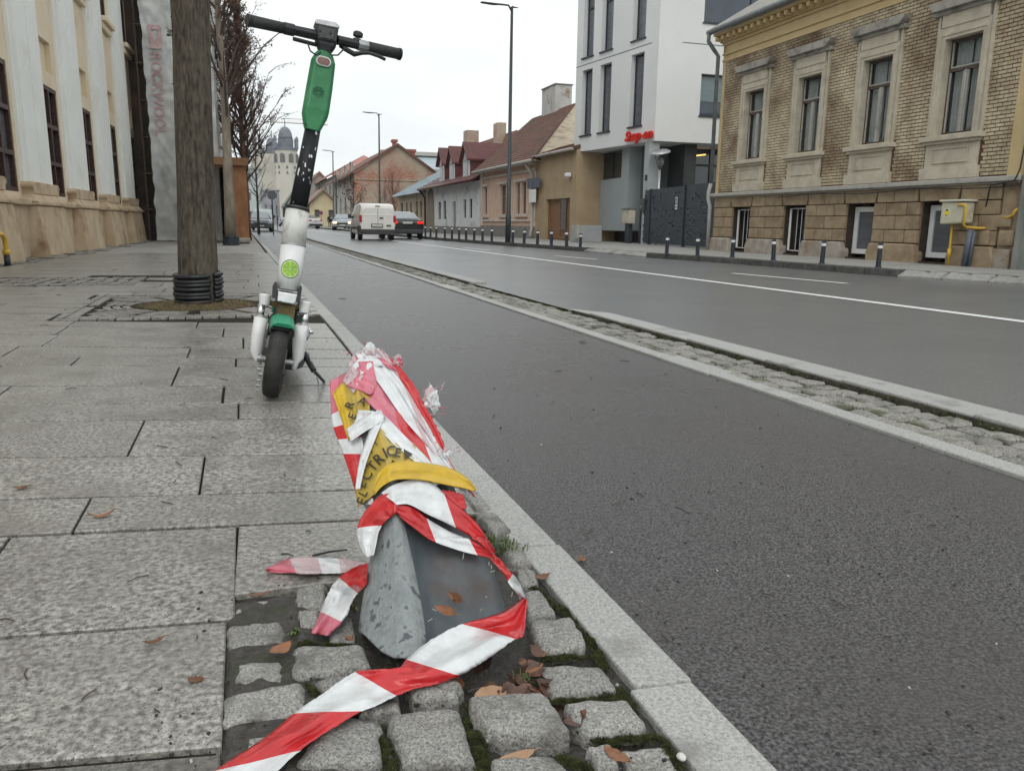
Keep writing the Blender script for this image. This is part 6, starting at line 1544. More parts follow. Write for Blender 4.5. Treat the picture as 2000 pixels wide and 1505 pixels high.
        for sx in (-1, 1):
            mb = MB(); mb.hexa([T(sx * .80, .95, 1.02), T(sx * .80, 3.0, 1.0), T(sx * .60, 2.45, 1.33), T(sx * .60, 1.25, 1.33), T(sx * .865, .95, 1.0), T(sx * .865, 3.0, .98), T(sx * .68, 2.45, 1.33), T(sx * .68, 1.25, 1.33)]); mb.build('side_window', M['glass'], r)
            bx('tail_lamp', sx * .68 - .17, sx * .68 + .17, -.03, .12, .80, .93, M['taillit'] if lit else M['taillamp'], bev=.03)
            bx('headlamp', sx * .66 - .16, sx * .66 + .16, L_ - .22, L_ - .02, .60, .74, M['headlit'] if front else M['rearglass'], bev=.03)
            bx('wing_mirror', sx * .98 - .09, sx * .98 + .09, 2.95, 3.08, .98, 1.12, paint, bev=.03)
        bx('number_plate', -.26, .26, -.06, -.02, .80, .91, M['plate']); bx('rear_bumper', -.84, .84, -.06, .1, .30, .52, M['bumper'], bev=.04); bx('front_plate', -.26, .26, L_ - .02, L_ + .03, .40, .50, M['plate']); bx('grille', -.42, .42, L_ - .12, L_ + .0, .50, .66, M['bumper'])
        bx('boot_spoiler', -.62, .62, .30, .42, 1.03, 1.07, M['bumper'])
        mb = MB(); mb.tube([T(0, 1.3, 1.42), T(0, 1.22, 1.58)], .012 * s, 4); mb.build('aerial', M['bumper'], r)
    return r
zv = ROADZ
vp = G(735, 469.5, zv); yv = 29.6; ppm = 1540 / (yv * 1.0); 
def veh_at(px, y): return Vector((xat(px, y), y, zv))
vehicle('delivery_van', 'dusty white panel van driving away on the road line, seen from behind', 'van', veh_at(738, 28.6), 'van', M['carwhite'], s=.705, rotz=.0)
vehicle('saloon_car', 'black saloon car with lit red tail lamps right of the white van', 'car', veh_at(796, 31.0), 'car', M['carblack'], s=.745, lit=True, rearglass=M['rearglass'])
vehicle('hatchback', 'bright white car turning across the road, half hidden by the scooter stem', 'car', veh_at(617, 76), 'car', M['carwhite2'], s=.9, rotz=.6)
vehicle('oncoming_car', 'silver car with glowing headlamps coming towards the camera left of the van', 'car', veh_at(672, 68), 'car', M['carsilver'], s=.9, rotz=math.pi - .15, front=True)
vehicle('oncoming_car', 'dark parked car partly hidden between the silver car and the white van', 'car', veh_at(688, 74), 'car', M['carblack'], s=.9, rotz=math.pi)
vehicle('oncoming_car', 'small dark car far down the road left of the scooter stem', 'car', veh_at(556, 115), 'car', M['carblack'], s=.9, rotz=math.pi)
vehicle('parked_van', 'pale green van parked beyond the timber tunnel on the left side', 'van', Vector((xat(512, 62) , 62, zv)), 'van', mat('pale_green_car_paint', (.38, .44, .43), coat=.3, rough=.35), s=.80, rotz=math.pi)
vehicle('parked_car', 'dark blue car parked in front of the pale green van', 'car', Vector((xat(507, 54), 54, zv)), 'car', mat('dark_teal_paint', (.03, .05, .06), coat=.4, rough=.25), s=.78, rotz=math.pi)
# ================================================================ SIGNS
def round_sign(px, py, y, r_px, label, mt, face=None, post=True, name='road_sign'):
    c = Y_(px, py, y); k = r_px * y / 1540 * .97; r = root(name, (c.x, y, 0), label, 'sign')
    mb = MB(); mb.tube([(c.x, y, c.z), (c.x, y + .03, c.z)], k, 20); d_ = mb.build('sign_plate', mt, r)
    if face:
        mb = MB(); mb.tube([(c.x, y - .01, c.z), (c.x, y - .005, c.z)], k * .72, 20); mb.build('sign_face', face, d_)
        mb = MB(); mb.add([(c.x - k * .6, y - .02, c.z + k * .4), (c.x - k * .4, y - .02, c.z + k * .6), (c.x + k * .6, y - .02, c.z - k * .4), (c.x + k * .4, y - .02, c.z - k * .6)], [(0, 1, 2, 3)]); mb.build('diagonal_bar', mt, d_)
    mb = MB(); mb.tube([(c.x, y + .05, 0), (c.x, y + .05, c.z + k * .8)], .03, 6); mb.build('post', M['pole'], r)
round_sign(531, 381, 38, 8.5, 'round road sign seen from its dark grey back, left of the scooter stem', M['gutter'])
round_sign(540, 395, 60, 6, 'second round sign back behind the larger one left of the scooter stem', M['steel'])
round_sign(627, 416, 95, 3.8, 'small round no parking sign before the pale yellow house', mat('sign_red', (.45, .03, .04)), mat('sign_blue', (.03, .07, .3)))
c = Y_(556, 414, 70); r = root('sign_board', (c.x, 70, 0), 'small black rectangular sign on a post left of the scooter stem', 'sign')
mb = MB(); mb.box(c.x - .16, c.x + .16, 70, 70.05, c.z - .42, c.z + .42); mb.build('board', M['anth'], r); mb = MB(); mb.tube([(c.x, 70.08, 0), (c.x, 70.08, c.z + .4)], .04, 6); mb.build('post', M['pole'], r)
# ================================================================ PEOPLE (far away)
M['coatdark'] = mat('dark_coat', (.015, .017, .022)); M['coatgrey'] = mat('grey_jacket', (.05, .055, .065)); M['skin'] = mat('skin', (.45, .28, .2)); M['hair'] = mat('dark_hair', (.03, .02, .015)); M['jeans'] = mat('dark_trousers', (.02, .022, .03))
def person(px, y, h, label, coat, stride=.12, rz=0.0, leg=None):
    x = xat(px, y); r = root('person', (x, y, 0), label, 'person', rotz=rz)
    V = [(0, 0, .50), (.0, 0, .62), (0, 0, .78), (0, 0, .84), (0, 0, .90), (0, 0, .965), (.06, stride * .5, .27), (.065, stride, .02), (.065, stride - .06, .012), (-.06, -stride * .4, .27), (-.065, -stride, .02), (-.065, -stride - .06, .012),
         (.12, 0, .79), (.145, .02, .62), (.14, -.04, .47), (-.12, 0, .79), (-.145, -.02, .62), (-.14, .03, .47), (.055, 0, .49), (-.055, 0, .49)]
    E = [(0, 1), (1, 2), (2, 3), (3, 4), (4, 5), (0, 18), (18, 6), (6, 7), (7, 8), (0, 19), (19, 9), (9, 10), (10, 11), (2, 12), (12, 13), (13, 14), (2, 15), (15, 16), (16, 17)]
    Rr = [.075, .075, .09, .035, .05, .048, .04, .025, .02, .04, .025, .02, .045, .033, .02, .045, .033, .02, .055, .055]
    me = bpy.data.meshes.new('body'); me.from_pydata([(a * h, b_ * h, c * h) for a, b_, c in V], E, []); me.materials.append(leg or M['jeans'])
    o = bpy.data.objects.new('body', me); COL.objects.link(o); o.parent = r
    sk = o.modifiers.new('skin', 'SKIN'); me.skin_vertices.new() if not me.skin_vertices else None
    for i, v in enumerate(me.skin_vertices[0].data): v.radius = (Rr[i] * h, Rr[i] * h * .85)
    me.skin_vertices[0].data[0].use_root = True
    o.modifiers.new('sub', 'SUBSURF').levels = 1
    B_ = inv_of(r).inverted()
    mb = MB(); mb.loft([[B_ @ Vector((a * math.cos(t * .785) * h, b_ * math.sin(t * .785) * h, z * h)) for t in range(8)] for a, b_, z in ((.10, .075, .42), (.095, .07, .6), (.135, .08, .76), (.12, .07, .82), (.05, .05, .85))]); mb.build('coat', coat, r, smooth=True)
    mb = MB(); mb.loft([[B_ @ Vector((a * math.cos(t * .785) * h, a * math.sin(t * .785) * h, z * h)) for t in range(8)] for a, z in ((.046, .90), (.052, .94), (.045, .98), (.02, 1.0))]); mb.build('hair', M['hair'], r, smooth=True)
    mb = MB(); mb.loft([[B_ @ Vector((a * math.cos(t * .785) * h, (a * math.sin(t * .785) - .012) * h, z * h)) for t in range(8)] for a, z in ((.02, .865), (.044, .89), (.046, .93), (.03, .955))]); mb.build('face', M['skin'], r, smooth=True)
person(419, 88, 1.55, 'person in a long dark coat walking at the far left end of the sidewalk', M['coatdark'], .1)
person(431, 88, 1.55, 'person in a dark jacket walking in the middle of the far sidewalk group', M['coatgrey'], .14)
person(437, 92, 1.5, 'person in dark clothes, rightmost of the far sidewalk group', M['coatdark'], .1)
person(644, 88, 1.45, 'person in a dark coat standing by the road near the silver car', M['coatdark'], .08)
person(651, 86, 1.45, 'person with grey jacket standing right next to another near the silver car', M['coatgrey'], .06)
# ================================================================ E-SCOOTER
SY = 2.80
def SP(px, py, dy=0.0, k=.13):
    r = ray(px, py); t = (SY + dy + k * CAMH) / (r.y - k * r.z); return CAMP + r * t
def mpp(p): # metres per photograph pixel at p
    return (ROT.transposed() @ (p - CAMP)).z / -FPX
O = G(527, 786); O.y = SY - .03; O = Y_(529, 780, SY - .02); O.z = 0
sc_ = root('e_scooter', (O.x, O.y, 0), 'white and green electric scooter standing on its kickstand on the sidewalk', 'scooter')
lean = (SP(633, 90) - SP(563, 560)).normalized(); up_ = Vector((lean.x, 0, lean.z)).normalized(); nx_ = Vector((up_.z, 0, -up_.x))   # wheel axis
# front wheel
hub = Y_(537, 713, SY + .0); RW_ = .128
def tyre(name, hub, R, w, par, yaw=0.0):
    X = Matrix.Rotation(yaw, 3, 'Z') @ nx_; Yv = X.cross(up_).normalized(); Zv = Yv.cross(X).normalized() * -1
    if Zv.z < 0: Zv = -Zv
    mb = MB(); rings = []
    prof = [(-.5, .74), (-.52, .84), (-.42, .94), (-.2, 1.0), (.0, 1.015), (.2, 1.0), (.42, .94), (.52, .84), (.5, .74)]
    for i in range(48):
        a = 2 * math.pi * i / 48; d = Yv * math.cos(a) + Zv * math.sin(a); rings.append([hub + X * (w * q[0]) + d * (R * q[1]) for q in prof])
    rings.append(rings[0]); mb.loft(rings, caps=False); t_ = mb.build('tyre', M['rubber'], par, smooth=True)
    mb = MB()
    for i in range(40):
        a = 2 * math.pi * i / 40; d = Yv * math.cos(a) + Zv * math.sin(a); tt = -Yv * math.sin(a) + Zv * math.cos(a)
        for s_ in (-1, 1):
            p = hub + X * (w * .1 * s_) + d * (R * 1.014); q = hub + X * (w * .42 * s_) + d * (R * .952) + tt * .008
            n_ = tt * .0012; mb.hexa([p - n_ - d * .002, p + n_ - d * .002, q + n_ - d * .002, q - n_ - d * .002, p - n_ + d * .0008, p + n_ + d * .0008, q + n_ + d * .0008, q - n_ + d * .0008])
    mb.build('tread', M['blackpaint'] if False else M['black'], t_)
    mb = MB(); rings = []
    for i in range(33):
        a = 2 * math.pi * i / 32; d = Yv * math.cos(a) + Zv * math.sin(a); rings.append([hub + X * (w * q[0]) + d * (R * q[1]) for q in ((-.48, .76), (-.3, .70), (.3, .70), (.48, .76))])
    mb.loft(rings, caps=False, closed=False); mb.tube([hub - X * w * .5, hub + X * w * .5], R * .33, 14)
    for i in range(6):
        a = 2 * math.pi * i / 6; d = Yv * math.cos(a) + Zv * math.sin(a); mb.tube([hub + d * R * .3, hub + d * R * .72], .009, 6)
    mb.build('rim', M['steel'], par, smooth=False)
fw_ = root('front_wheel', (0, 0, 0)); fw_.parent = sc_; fw_.location = (0, 0, 0); MI[fw_.name] = MI[sc_.name]
hub.z = RW_ + .004; hub.x = O.x + up_.x / up_.z * RW_
tyre('front', hub, RW_, .060, fw_, yaw=-.10)
def seg_tube(name, a, b, ra, rb, mt, n=20, par=sc_, dya=0, dyb=0, smooth=True, bevel=0, extra=None):
    A = SP(*a, dya); B = SP(*b, dyb); mb = MB(); mb.tube([A, B], [ra * mpp(A), rb * mpp(B)], n); return mb.build(name, mt, par, smooth=smooth and not bevel, bevel=bevel)
o = seg_tube('black_stem', (611, 252), (581, 412), 15, 17.5, M['blackpaint']); 
for p in o.data.polygons: p.use_smooth = len(p.vertices) == 4
seg_tube('stem_collar', (582, 404), (581, 411), 22, 23, M['black'])
seg_tube('upper_stem_sleeve', (581, 410), (573, 479), 22, 23.5, M['white'])
seg_tube('sleeve_seam', (573, 478), (572.8, 480.2), 23.8, 23.8, M['steel'])
seg_tube('lower_stem_sleeve', (572.8, 480), (562, 566), 23.5, 22.5, M['whitec'])
for o in sc_.children:
    if o.type == 'MESH' and ('sleeve' in o.name or 'collar' in o.name):
        for p in o.data.polygons: p.use_smooth = len(p.vertices) == 4
# citrus slice sticker
c = SP(566.5, 527); m_ = mpp(c); ax = (SP(573, 480) - SP(562, 566)).normalized(); vw = (CAMP - c).normalized(); vr = ax.cross(vw).normalized(); 
if vr.x < 0: vr = -vr
R_st = 23 * m_
def onstem(u, v, off=.0):   # u right, v along the stem, wrapped on the cylinder
    a = u / R_st; nn = vr * math.sin(a) + (vw - ax * vw.dot(ax)).normalized() * math.cos(a); return c + ax * v + nn * (R_st + .0009 + off)
def disc(mb, r0, r1, a0, a1, off, mi, n=36):
    k = max(2, int(n * (a1 - a0) / 6.283)); vs = []
    for i in range(k + 1):
        a = a0 + (a1 - a0) * i / k; vs += [onstem(r0 * math.cos(a), r0 * math.sin(a), off), onstem(r1 * math.cos(a), r1 * math.sin(a), off)]
    mb.add(vs, [(2 * i, 2 * i + 1, 2 * i + 3, 2 * i + 2) for i in range(k)], mi)
mb = MB(); r_s = 18 * m_
disc(mb, .0, r_s, 0, 6.2832, 0, 0); disc(mb, 0, r_s * .90, 0, 6.2832, .0005, 1)
for k in range(8):
    a = k * .7854 + .12; disc(mb, r_s * .10, r_s * .80, a + .07, a + .7854 - .07, .001, 2)
mb.build('citrus_sticker', [mat('dark_green_print', (.06, .16, .03)), mat('pale_green_print', (.62, .74, .42)), mat('lime_print', (.27, .50, .04))], sc_)
# green battery grip
def rect_ring(px, py, hw, hd, dy=0):
    p = SP(px, py, dy); m = mpp(p); ax2 = lean; s_ = nx_ * hw * m; t = Vector((0, 1, 0)) * hd; pts = []
    for (a, b) in ((-1, -.55), (-.72, -1), (.72, -1), (1, -.55), (1, .55), (.72, 1), (-.72, 1), (-1, .55)): pts.append(p + s_ * a + t * b)
    return pts
mb = MB(); mb.loft([rect_ring(634.5, 100, 11, .020), rect_ring(633, 108, 17, .026), rect_ring(631, 122, 23, .030), rect_ring(624, 170, 24.5, .032), rect_ring(617, 214, 25, .034), rect_ring(614.5, 226, 24.5, .032), rect_ring(611, 245, 18.5, .031), rect_ring(609.5, 256, 14, .030)])
gb_ = mb.build('green_grip_cover', M['green'], sc_, bevel=.004)
p = SP(630, 124, -.038); m = mpp(p); cc = SP(630, 124)
def rrect(mb, c, hw, hh, dy0, dy1, mi=0, n=8):
    pts = []
    for sx, a0 in ((1, -math.pi / 2), (-1, math.pi / 2)):
        for i in range(n + 1):
            a = a0 + math.pi * i / n; pts.append(c + nx_ * (sx * 0 + (hw - hh) * (1 if sx > 0 else -1) + hh * math.cos(a)) + up_ * (hh * math.sin(a)))
    mb.prism(pts, Vector((0, dy0, 0)), Vector((0, dy1, 0)), mi)
mb = MB(); rrect(mb, cc, 14.5 * m, 9.0 * m, -.040, -.028); o = mb.build('reflector_rim', M['pvc'], sc_, bevel=.001)
mb = MB(); rrect(mb, cc, 12 * m, 6.8 * m, -.0425, -.039); mb.build('reflector', mat('brown_reflector', (.16, .09, .07), (.25, .15, .12), 60, .25), o)
# embossed round emblem: a generic segmented disc
mb = MB(); ce = SP(620, 183); 
for k in range(10):
    a = k * .628; d0 = nx_ * math.cos(a) + up_ * math.sin(a); t0 = nx_ * -math.sin(a) + up_ * math.cos(a); q0 = ce + d0 * 3 * m; q1 = ce + d0 * 11 * m; f = Vector((0, -.0335, 0)); w0 = t0 * .8 * m; w1 = t0 * 2.4 * m
    mb.prism([q0 - w0, q0 + w0, q1 + w1, q1 - w1], f + Vector((0, .003, 0)), f + Vector((0, -.002, 0)))
mb.build('embossed_emblem', mat('green_emboss', (.014, .12, .045), rough=.45), gb_)
for (px, py) in ((597.5, 243), (619.5, 247)):
    q = SP(px, py, -.026); mb = MB(); mb.tube([q, q + Vector((0, -.004, 0))], 2.2 * m, 8); mb.build('screw', M['black'], gb_)
# head
mb = MB(); mb.loft([rect_ring(636, 78, 22, .03), rect_ring(635.5, 90, 19, .028), rect_ring(634, 103, 12, .021)]); mb.build('neck', M['black'], sc_, bevel=.003)
HL, HM, HR = SP(485, 40, -.085), SP(640, 74, .0), SP(780, 106, .085)
dL = (HL - HM); dR = (HR - HM)
def bar(name, t0, t1, ra, rb, mt, side, n=16, flat=1.0, off=Vector((0, 0, 0)), bevel=0):
    d = dL if side < 0 else dR; A = HM + d * t0 + off; B = HM + d * t1 + off; mb = MB(); mb.tube([A, B], [ra * mpp(A), rb * mpp(B)], n, flat=flat); o = mb.build(name, mt, sc_, smooth=False, bevel=bevel)
    for p_ in o.data.polygons: p_.use_smooth = len(p_.vertices) == 4 and n > 8
    return o
rngm = mat('ribbed_grip', (.018, .019, .02), (.03, .031, .033), 40, .6, .3, 150)
bar('left_grip', .57, 1.0, 10.5, 11.5, rngm, -1); bar('grip_end', .99, 1.015, 12.5, 12.5, M['black'], -1)
bar('left_collar', .44, .57, 12, 12, M['black'], -1, n=8, bevel=.002); bar('left_switch_block', .12, .44, 10.5, 10, M['black'], -1, n=6, bevel=.002)
bar('right_bar', .12, .40, 9.5, 9.5, M['black'], 1, n=8, bevel=.002); bar('right_clamp', .40, .54, 11, 11, M['steel'], 1, n=8, bevel=.002)
bar('right_grip', .54, 1.0, 10.5, 10.5, rngm, 1); bar('grip_end', .99, 1.012, 11.5, 11.5, M['black'], 1)
A = SP(573, 76, -.05); B = SP(618, 88, -.01); mb = MB(); mb.tube([A, B], 4.2 * m, 6); mb.build('lower_cable_bar', M['black'], sc_, bevel=.001)
mb = MB(); q = [SP(x, y, .0) for x, y in ((616, 50), (660, 60), (655, 88), (619, 82))]; mb.prism(q, Vector((0, -.034, 0)), Vector((0, .03, 0))); o = mb.build('display_box', M['black'], sc_, bevel=.006)
mb = MB(); q = [SP(x, y, .0) for x, y in ((613, 47), (617, 41), (654, 48), (662, 56), (660, 61), (615, 52))]; mb.prism(q, Vector((0, -.036, 0)), Vector((0, .045, 0))); mb.build('display_rim', M['steel'], sc_, bevel=.004)
mb = MB(); q = [SP(x, y, .0) for x, y in ((621, 56), (652, 63), (648, 82), (622, 77))]; mb.prism(q, Vector((0, -.037, 0)), Vector((0, -.033, 0))); pl_ = mb.build('front_plate', mat('scratched_black_plate', (.03, .03, .03), (.07, .07, .07), 60, .5, speck=(.5, .5, .5), spscale=90, splo=.7, sphi=.73), o, bevel=.001)
for (x, y) in ((626, 60), (646, 65), (625, 74), (643, 78)):
    q = SP(x, y, -.037); mb = MB(); mb.tube([q, q + Vector((0, -.004, 0))], 1.8 * m, 8); mb.build('screw', M['black'], pl_)
q = SP(698, 76, .03); mb = MB(); mb.tube([q + up_ * 3 * m, q + up_ * 4 * m, q + up_ * 11 * m, q + up_ * 14 * m], [7 * m, 10 * m, 10 * m, 7 * m], 14); mb.tube([q - up_ * 6 * m, q], [9 * m, 8 * m], 8); mb.build('bell', M['black'], sc_, smooth=False, bevel=.001)
pts = [SP(x, y, .02) for x, y in ((664, 88), (676, 97), (692, 106), (708, 104), (722, 104), (740, 110), (753, 117))]
mb = MB(); mb.tube(pts, [k_ * m for k_ in (5, 5, 5.5, 3.6, 3.6, 3.8, 3.2)], 8); mb.build('brake_lever', M['steel'] if False else M['black'], sc_, smooth=True)
mb = MB(); mb.tube([SP(600, 82, -.05), SP(606, 100, -.06), SP(618, 108, -.05), SP(626, 103, -.035)], 1.6 * m, 6); mb.tube([SP(672, 96, -.01), SP(660, 108, -.05), SP(648, 108, -.05), SP(640, 100, -.035)], 1.6 * m, 6); mb.build('handlebar_cable', M['black'], sc_, smooth=True)
# fork
mb = MB(); q = [SP(x, y) for x, y in ((540, 566), (582, 573), (577, 594), (538, 587))]; mb.prism(q, Vector((0, -.035, 0)), Vector((0, .03, 0))); mb.build('crown_block', M['chrome'], sc_, bevel=.005)
for (pts_, s_, bolt) in (([(532, 556), (538, 547), (541, 560), (541, 588), (530, 588)], -1, (534, 585)), ([(581, 566), (586, 555), (588, 560), (583, 595), (574, 593)], 1, (577.5, 592))):
    mb = MB(); mb.prism([SP(*p) for p in pts_], Vector((0, -.05, 0)), Vector((0, -.02, 0))); h_ = mb.build('latch_hook', M['black'], sc_, bevel=.004)
    q = SP(*bolt, -.05); mb = MB(); mb.tube([q, q + Vector((0, -.005, 0))], 3.4 * m, 12); mb.build('bolt', M['chrome'], h_)
mb = MB(); mb.prism([SP(x, y, .03) for x, y in ((542, 590), (577, 594), (573, 622), (540, 618))], Vector((0, -.03, 0)), Vector((0, .03, 0))); mb.build('rusty_bracket', M['rust'], sc_, bevel=.003)
for (cap, cr1, cr2, sl) in ((((519, 574), (516, 596)), (511, 594), (508, 622), [(510.5, 620, 13.5), (504, 655, 13), (500, 686, 11), (501, 697, 7), (506, 712, 5)]), (((597, 588), (594, 611)), (597, 609), (594, 637), [(588, 635, 15), (585, 665, 14), (582, 698, 11), (577, 708, 6), (574, 722, 4.5)])):
    A, B = SP(*cap[0]), SP(*cap[1]); mb = MB(); mb.tube([A, A.lerp(B, .15), B], [11 * m, 12 * m, 9.5 * m], 14); k_ = mb.build('fork_cap', M['whitec'], sc_, bevel=.002)
    mb = MB(); mb.tube([A + up_ * 1.2 * m, A], [8 * m, 9 * m], 12); mb.build('cap_lid', M['black'], k_)
    A, B = SP(*cr1), SP(*cr2); mb = MB(); mb.tube([A, B], 7.2 * m, 16); o = mb.build('chrome_stanchion', M['chrome'], sc_, smooth=True)
    q = [SP(a, b) for a, b, _ in sl]; mb = MB(); mb.tube(q, [w * m for _, _, w in sl], 16); mb.build('fork_leg', M['whitec'], sc_, smooth=True)
    mb = MB(); mb.tube([SP(cap[1][0], cap[1][1] - 8, .02), SP(560, 600, .03)], [5 * m, 7 * m], 8); mb.build('fork_bridge', M['rust'], sc_)
# fender arc over the tyre
mb = MB(); X = nx_; Yv = Vector((0, -1, 0)); Zv = up_; rings = []
for i in range(15):
    a = math.radians(60 + i * 6.5); d = Yv * math.cos(a) + Zv * math.sin(a); rings.append([hub + X * (w * .062) + d * (RW_ * r_) for w, r_ in ((-.66, 1.0), (-.58, 1.16), (-.3, 1.25), (.3, 1.25), (.58, 1.16), (.66, 1.0), (.6, 1.0), (.5, 1.12), (-.5, 1.12), (-.6, 1.0))])
mb.loft(rings); mb.build('front_fender', M['fender'], sc_, smooth=False, bevel=.002)
mb = MB(); rings = []
for i in range(15):
    a = math.radians(58 + i * 6.6); d = Yv * math.cos(a) + Zv * math.sin(a); rings.append([hub + X * (w * .062) + d * (RW_ * r_) for w, r_ in ((-.66, .90), (-.62, 1.08), (.62, 1.08), (.66, .90), (.6, .86), (.56, 1.04), (-.56, 1.04), (-.6, .86))])
mb.loft(rings); mb.build('inner_fender', M['black'], sc_, smooth=False)
# spring, cables, caliper
mb = MB(); A, B = SP(584, 603, .02), SP(580, 634, .02); n = 60; pts = []
for i in range(n): t = i / (n - 1); a = t * 7 * 6.283; pts.append(A.lerp(B, t) + Vector((math.cos(a), math.sin(a), 0)) * 6 * m)
mb.tube(pts, 1.3 * m, 5); mb.build('spring', M['black'], sc_, smooth=True)
mb = MB(); mb.tube([SP(548, 590, -.04), SP(543, 603, -.05), SP(534, 612, -.05), SP(524, 622, -.03)], 1.3 * m, 5); mb.tube([SP(530, 603, 0), SP(522, 598, -.03), SP(516, 602, -.02), SP(513, 640, .02)], 1.0 * m, 5); mb.build('brake_cable', M['black'], sc_, smooth=True)
hb = hub
mb = MB(); mb.tube([hb - nx_ * .055, hb + nx_ * .055], .009, 10); mb.tube([hb - nx_ * .064, hb - nx_ * .05], .014, 10); mb.build('axle', M['steel'], sc_)
mb = MB()
for i, (x, y, w) in enumerate(((508, 706, 6), (505, 720, 4), (508, 730, 5), (505, 742, 3.5), (503, 752, 4), (502, 762, 2.5))):
    q = SP(x, y, .0); mb.tube([q - nx_ * 3 * m, q + nx_ * 4 * m], w * m, 8)
mb.build('brake_linkage', M['steel'], sc_)
q = SP(607, 648, -.02); mb = MB(); mb.tube([q - nx_ * 4 * m, q + nx_ * 5 * m], [5 * m, 4 * m], 10); mb.tube([SP(600, 632), q, SP(599, 664)], 1.8 * m, 6); mb.build('side_bracket', M['chrome'], sc_, smooth=True)
# deck, rear wheel, kickstand
dk = MB(); D0 = Vector((hub.x + .03, SY + .12, 0)); dx = .05
def DP(x, y, z): return Vector((D0.x + x + dx * (y - D0.y) * .5 + (z - .1) * .2, y, z - x * .2))
dk.loft([[DP(x * w, y, z) for x, z in ((-.07, .075), (.07, .075), (.078, .10), (.07, .135), (-.07, .135), (-.078, .10))] for y, w in ((SY + .14, .55), (SY + .22, 1.0), (SY + .72, 1.0), (SY + .80, .6))]); dk.build('deck', M['black'], sc_, bevel=.006)
mb = MB(); mb.tube([SP(565, 585, .03), DP(0, SY + .17, .12)], [.028, .034], 10); mb.build('down_tube', M['black'], sc_, smooth=True)
rw = root('rear_wheel', (0, 0, 0)); rw.parent = sc_; rw.location = (0, 0, 0); MI[rw.name] = MI[sc_.name]
tyre('rear', Vector((DP(0, SY + .9, RW_).x + .0, SY + .9, RW_ + .003)), RW_, .075, rw)
mb = MB(); rings = []; h2 = Vector((DP(0, SY + .9, RW_).x, SY + .9, RW_))
for i in range(12):
    a = math.radians(60 + i * 9); d = Vector((0, -1, 0)) * math.cos(a) + up_ * math.sin(a); rings.append([h2 + nx_ * (w * .075) + d * (RW_ * r_) for w, r_ in ((-.62, 1.1), (-.5, 1.18), (.5, 1.18), (.62, 1.1))])
mb.loft(rings); mb.build('rear_fender', M['fender'], sc_)
k0, k1, k2 = SP(594, 690, .10), SP(613, 724, .04), Y_(633, 746, G(633, 748).y); k2.z = max(.004, k2.z)
mb = MB(); mb.tube([k0, k1], [6.5 * m, 6 * m], 8); mb.tube([k1, G(633, 748) + Vector((0, 0, .006))], [3.8 * m, 3.2 * m], 8); ks = mb.build('kickstand', M['black'], sc_)
mb = MB(); mb.tube([SP(603, 688, .06), SP(607, 706, .05)], 1.5 * m, 5); mb.tube([SP(618, 736, .03), G(622, 749) + Vector((0, 0, .004))], 1.2 * m, 5); mb.build('kickstand_spring', M['steel'], ks)
# ================================================================ BROKEN STEEL POST
M['greypaint'] = mat('grey_paint', (.070, .088, .10), (.10, .118, .13), 14, .36, .15, 60, stain=(.085, .062, .055), sscale=9, slo=.52, shi=.75, spec=.4)
M['litdustpaint'] = mat('lit_dusty_worn_paint', (.19, .215, .22), (.30, .325, .325), 60, .6, .5, 120, stain=(.085, .10, .108), sscale=60, slo=.56, shi=.64, stretch=(1, 1, .6))  # worn paint of the ridge side; its lit lightness is put into the colour
DTAB = [(1310, .94), (1290, .955), (1240, 1.0), (1180, 1.045), (1100, 1.09), (1000, 1.14), (900, 1.21), (800, 1.32), (720, 1.43), (660, 1.52)]
def ridge(py):
    T_ = [(1310, 790), (1290, 790), (1180, 785), (1080, 776), (1000, 772), (900, 758), (830, 738), (760, 712), (700, 702), (660, 715)]
    for (a, x), (b, y) in zip(T_, T_[1:]):
        if b <= py <= a: return x + (y - x) * (a - py) / (a - b)
    return T_[0][1] if py > T_[0][0] else T_[-1][1]
def dep(px, py, off=0.0):
    D = None
    for (a, x), (b, y) in zip(DTAB, DTAB[1:]):
        if b <= py <= a: D = x + (y - x) * (a - py) / (a - b)
    if D is None: D = DTAB[0][1] if py > DTAB[0][0] else DTAB[-1][1]
    r = ridge(py); k = .00012 if py > 1050 else .00035
    return D + k * max(px - r, 0) + .0007 * max(r - px, 0) - off
def BP(px, py, off=0.0):
    y = dep(px, py, off); p = Y_(px, py, y)
    if p.z < .002: g_ = G(px, py, .002); return g_
    return p
post = root('broken_post', (.28, 1.0, 0), 'knocked over grey steel post wrapped in barrier tape, leaning over the cobbles', 'bollard')
RWS = [[(697, 1222), (745, 1290), (790, 1300), (832, 1268), (850, 1252), (930, 1222), (1004, 1188)],
       [(696, 1205), (742, 1262), (795, 1262), (836, 1240), (852, 1232), (925, 1200), (1000, 1168)],
       [(706, 1140), (745, 1175), (790, 1180), (826, 1178), (846, 1188), (915, 1160), (988, 1130)],
       [(718, 1080), (752, 1085), (782, 1088), (806, 1090), (828, 1108), (895, 1095), (968, 1078)],
       [(735, 1010), (760, 1000), (772, 998), (784, 1000), (802, 1022), (865, 1010), (930, 1002)],
       [(690, 935), (738, 905), (757, 900), (768, 902), (782, 915), (830, 918), (885, 920)],
       [(652, 805), (705, 775), (728, 770), (740, 775), (752, 790), (795, 800), (840, 800)],
       [(662, 740), (688, 715), (702, 708), (715, 706), (728, 712), (760, 715), (790, 726)]]
def dens(rows_, n=4):
    out_ = []
    for i in range(len(rows_) - 1):
        for k in range(n):
            t = k / n; out_.append([tuple(a[j] + (b[j] - a[j]) * t for j in range(len(a))) for a, b in zip(rows_[i], rows_[i + 1])])
    out_.append(rows_[-1]); return out_
RR = dens(RWS, 3); rings = []
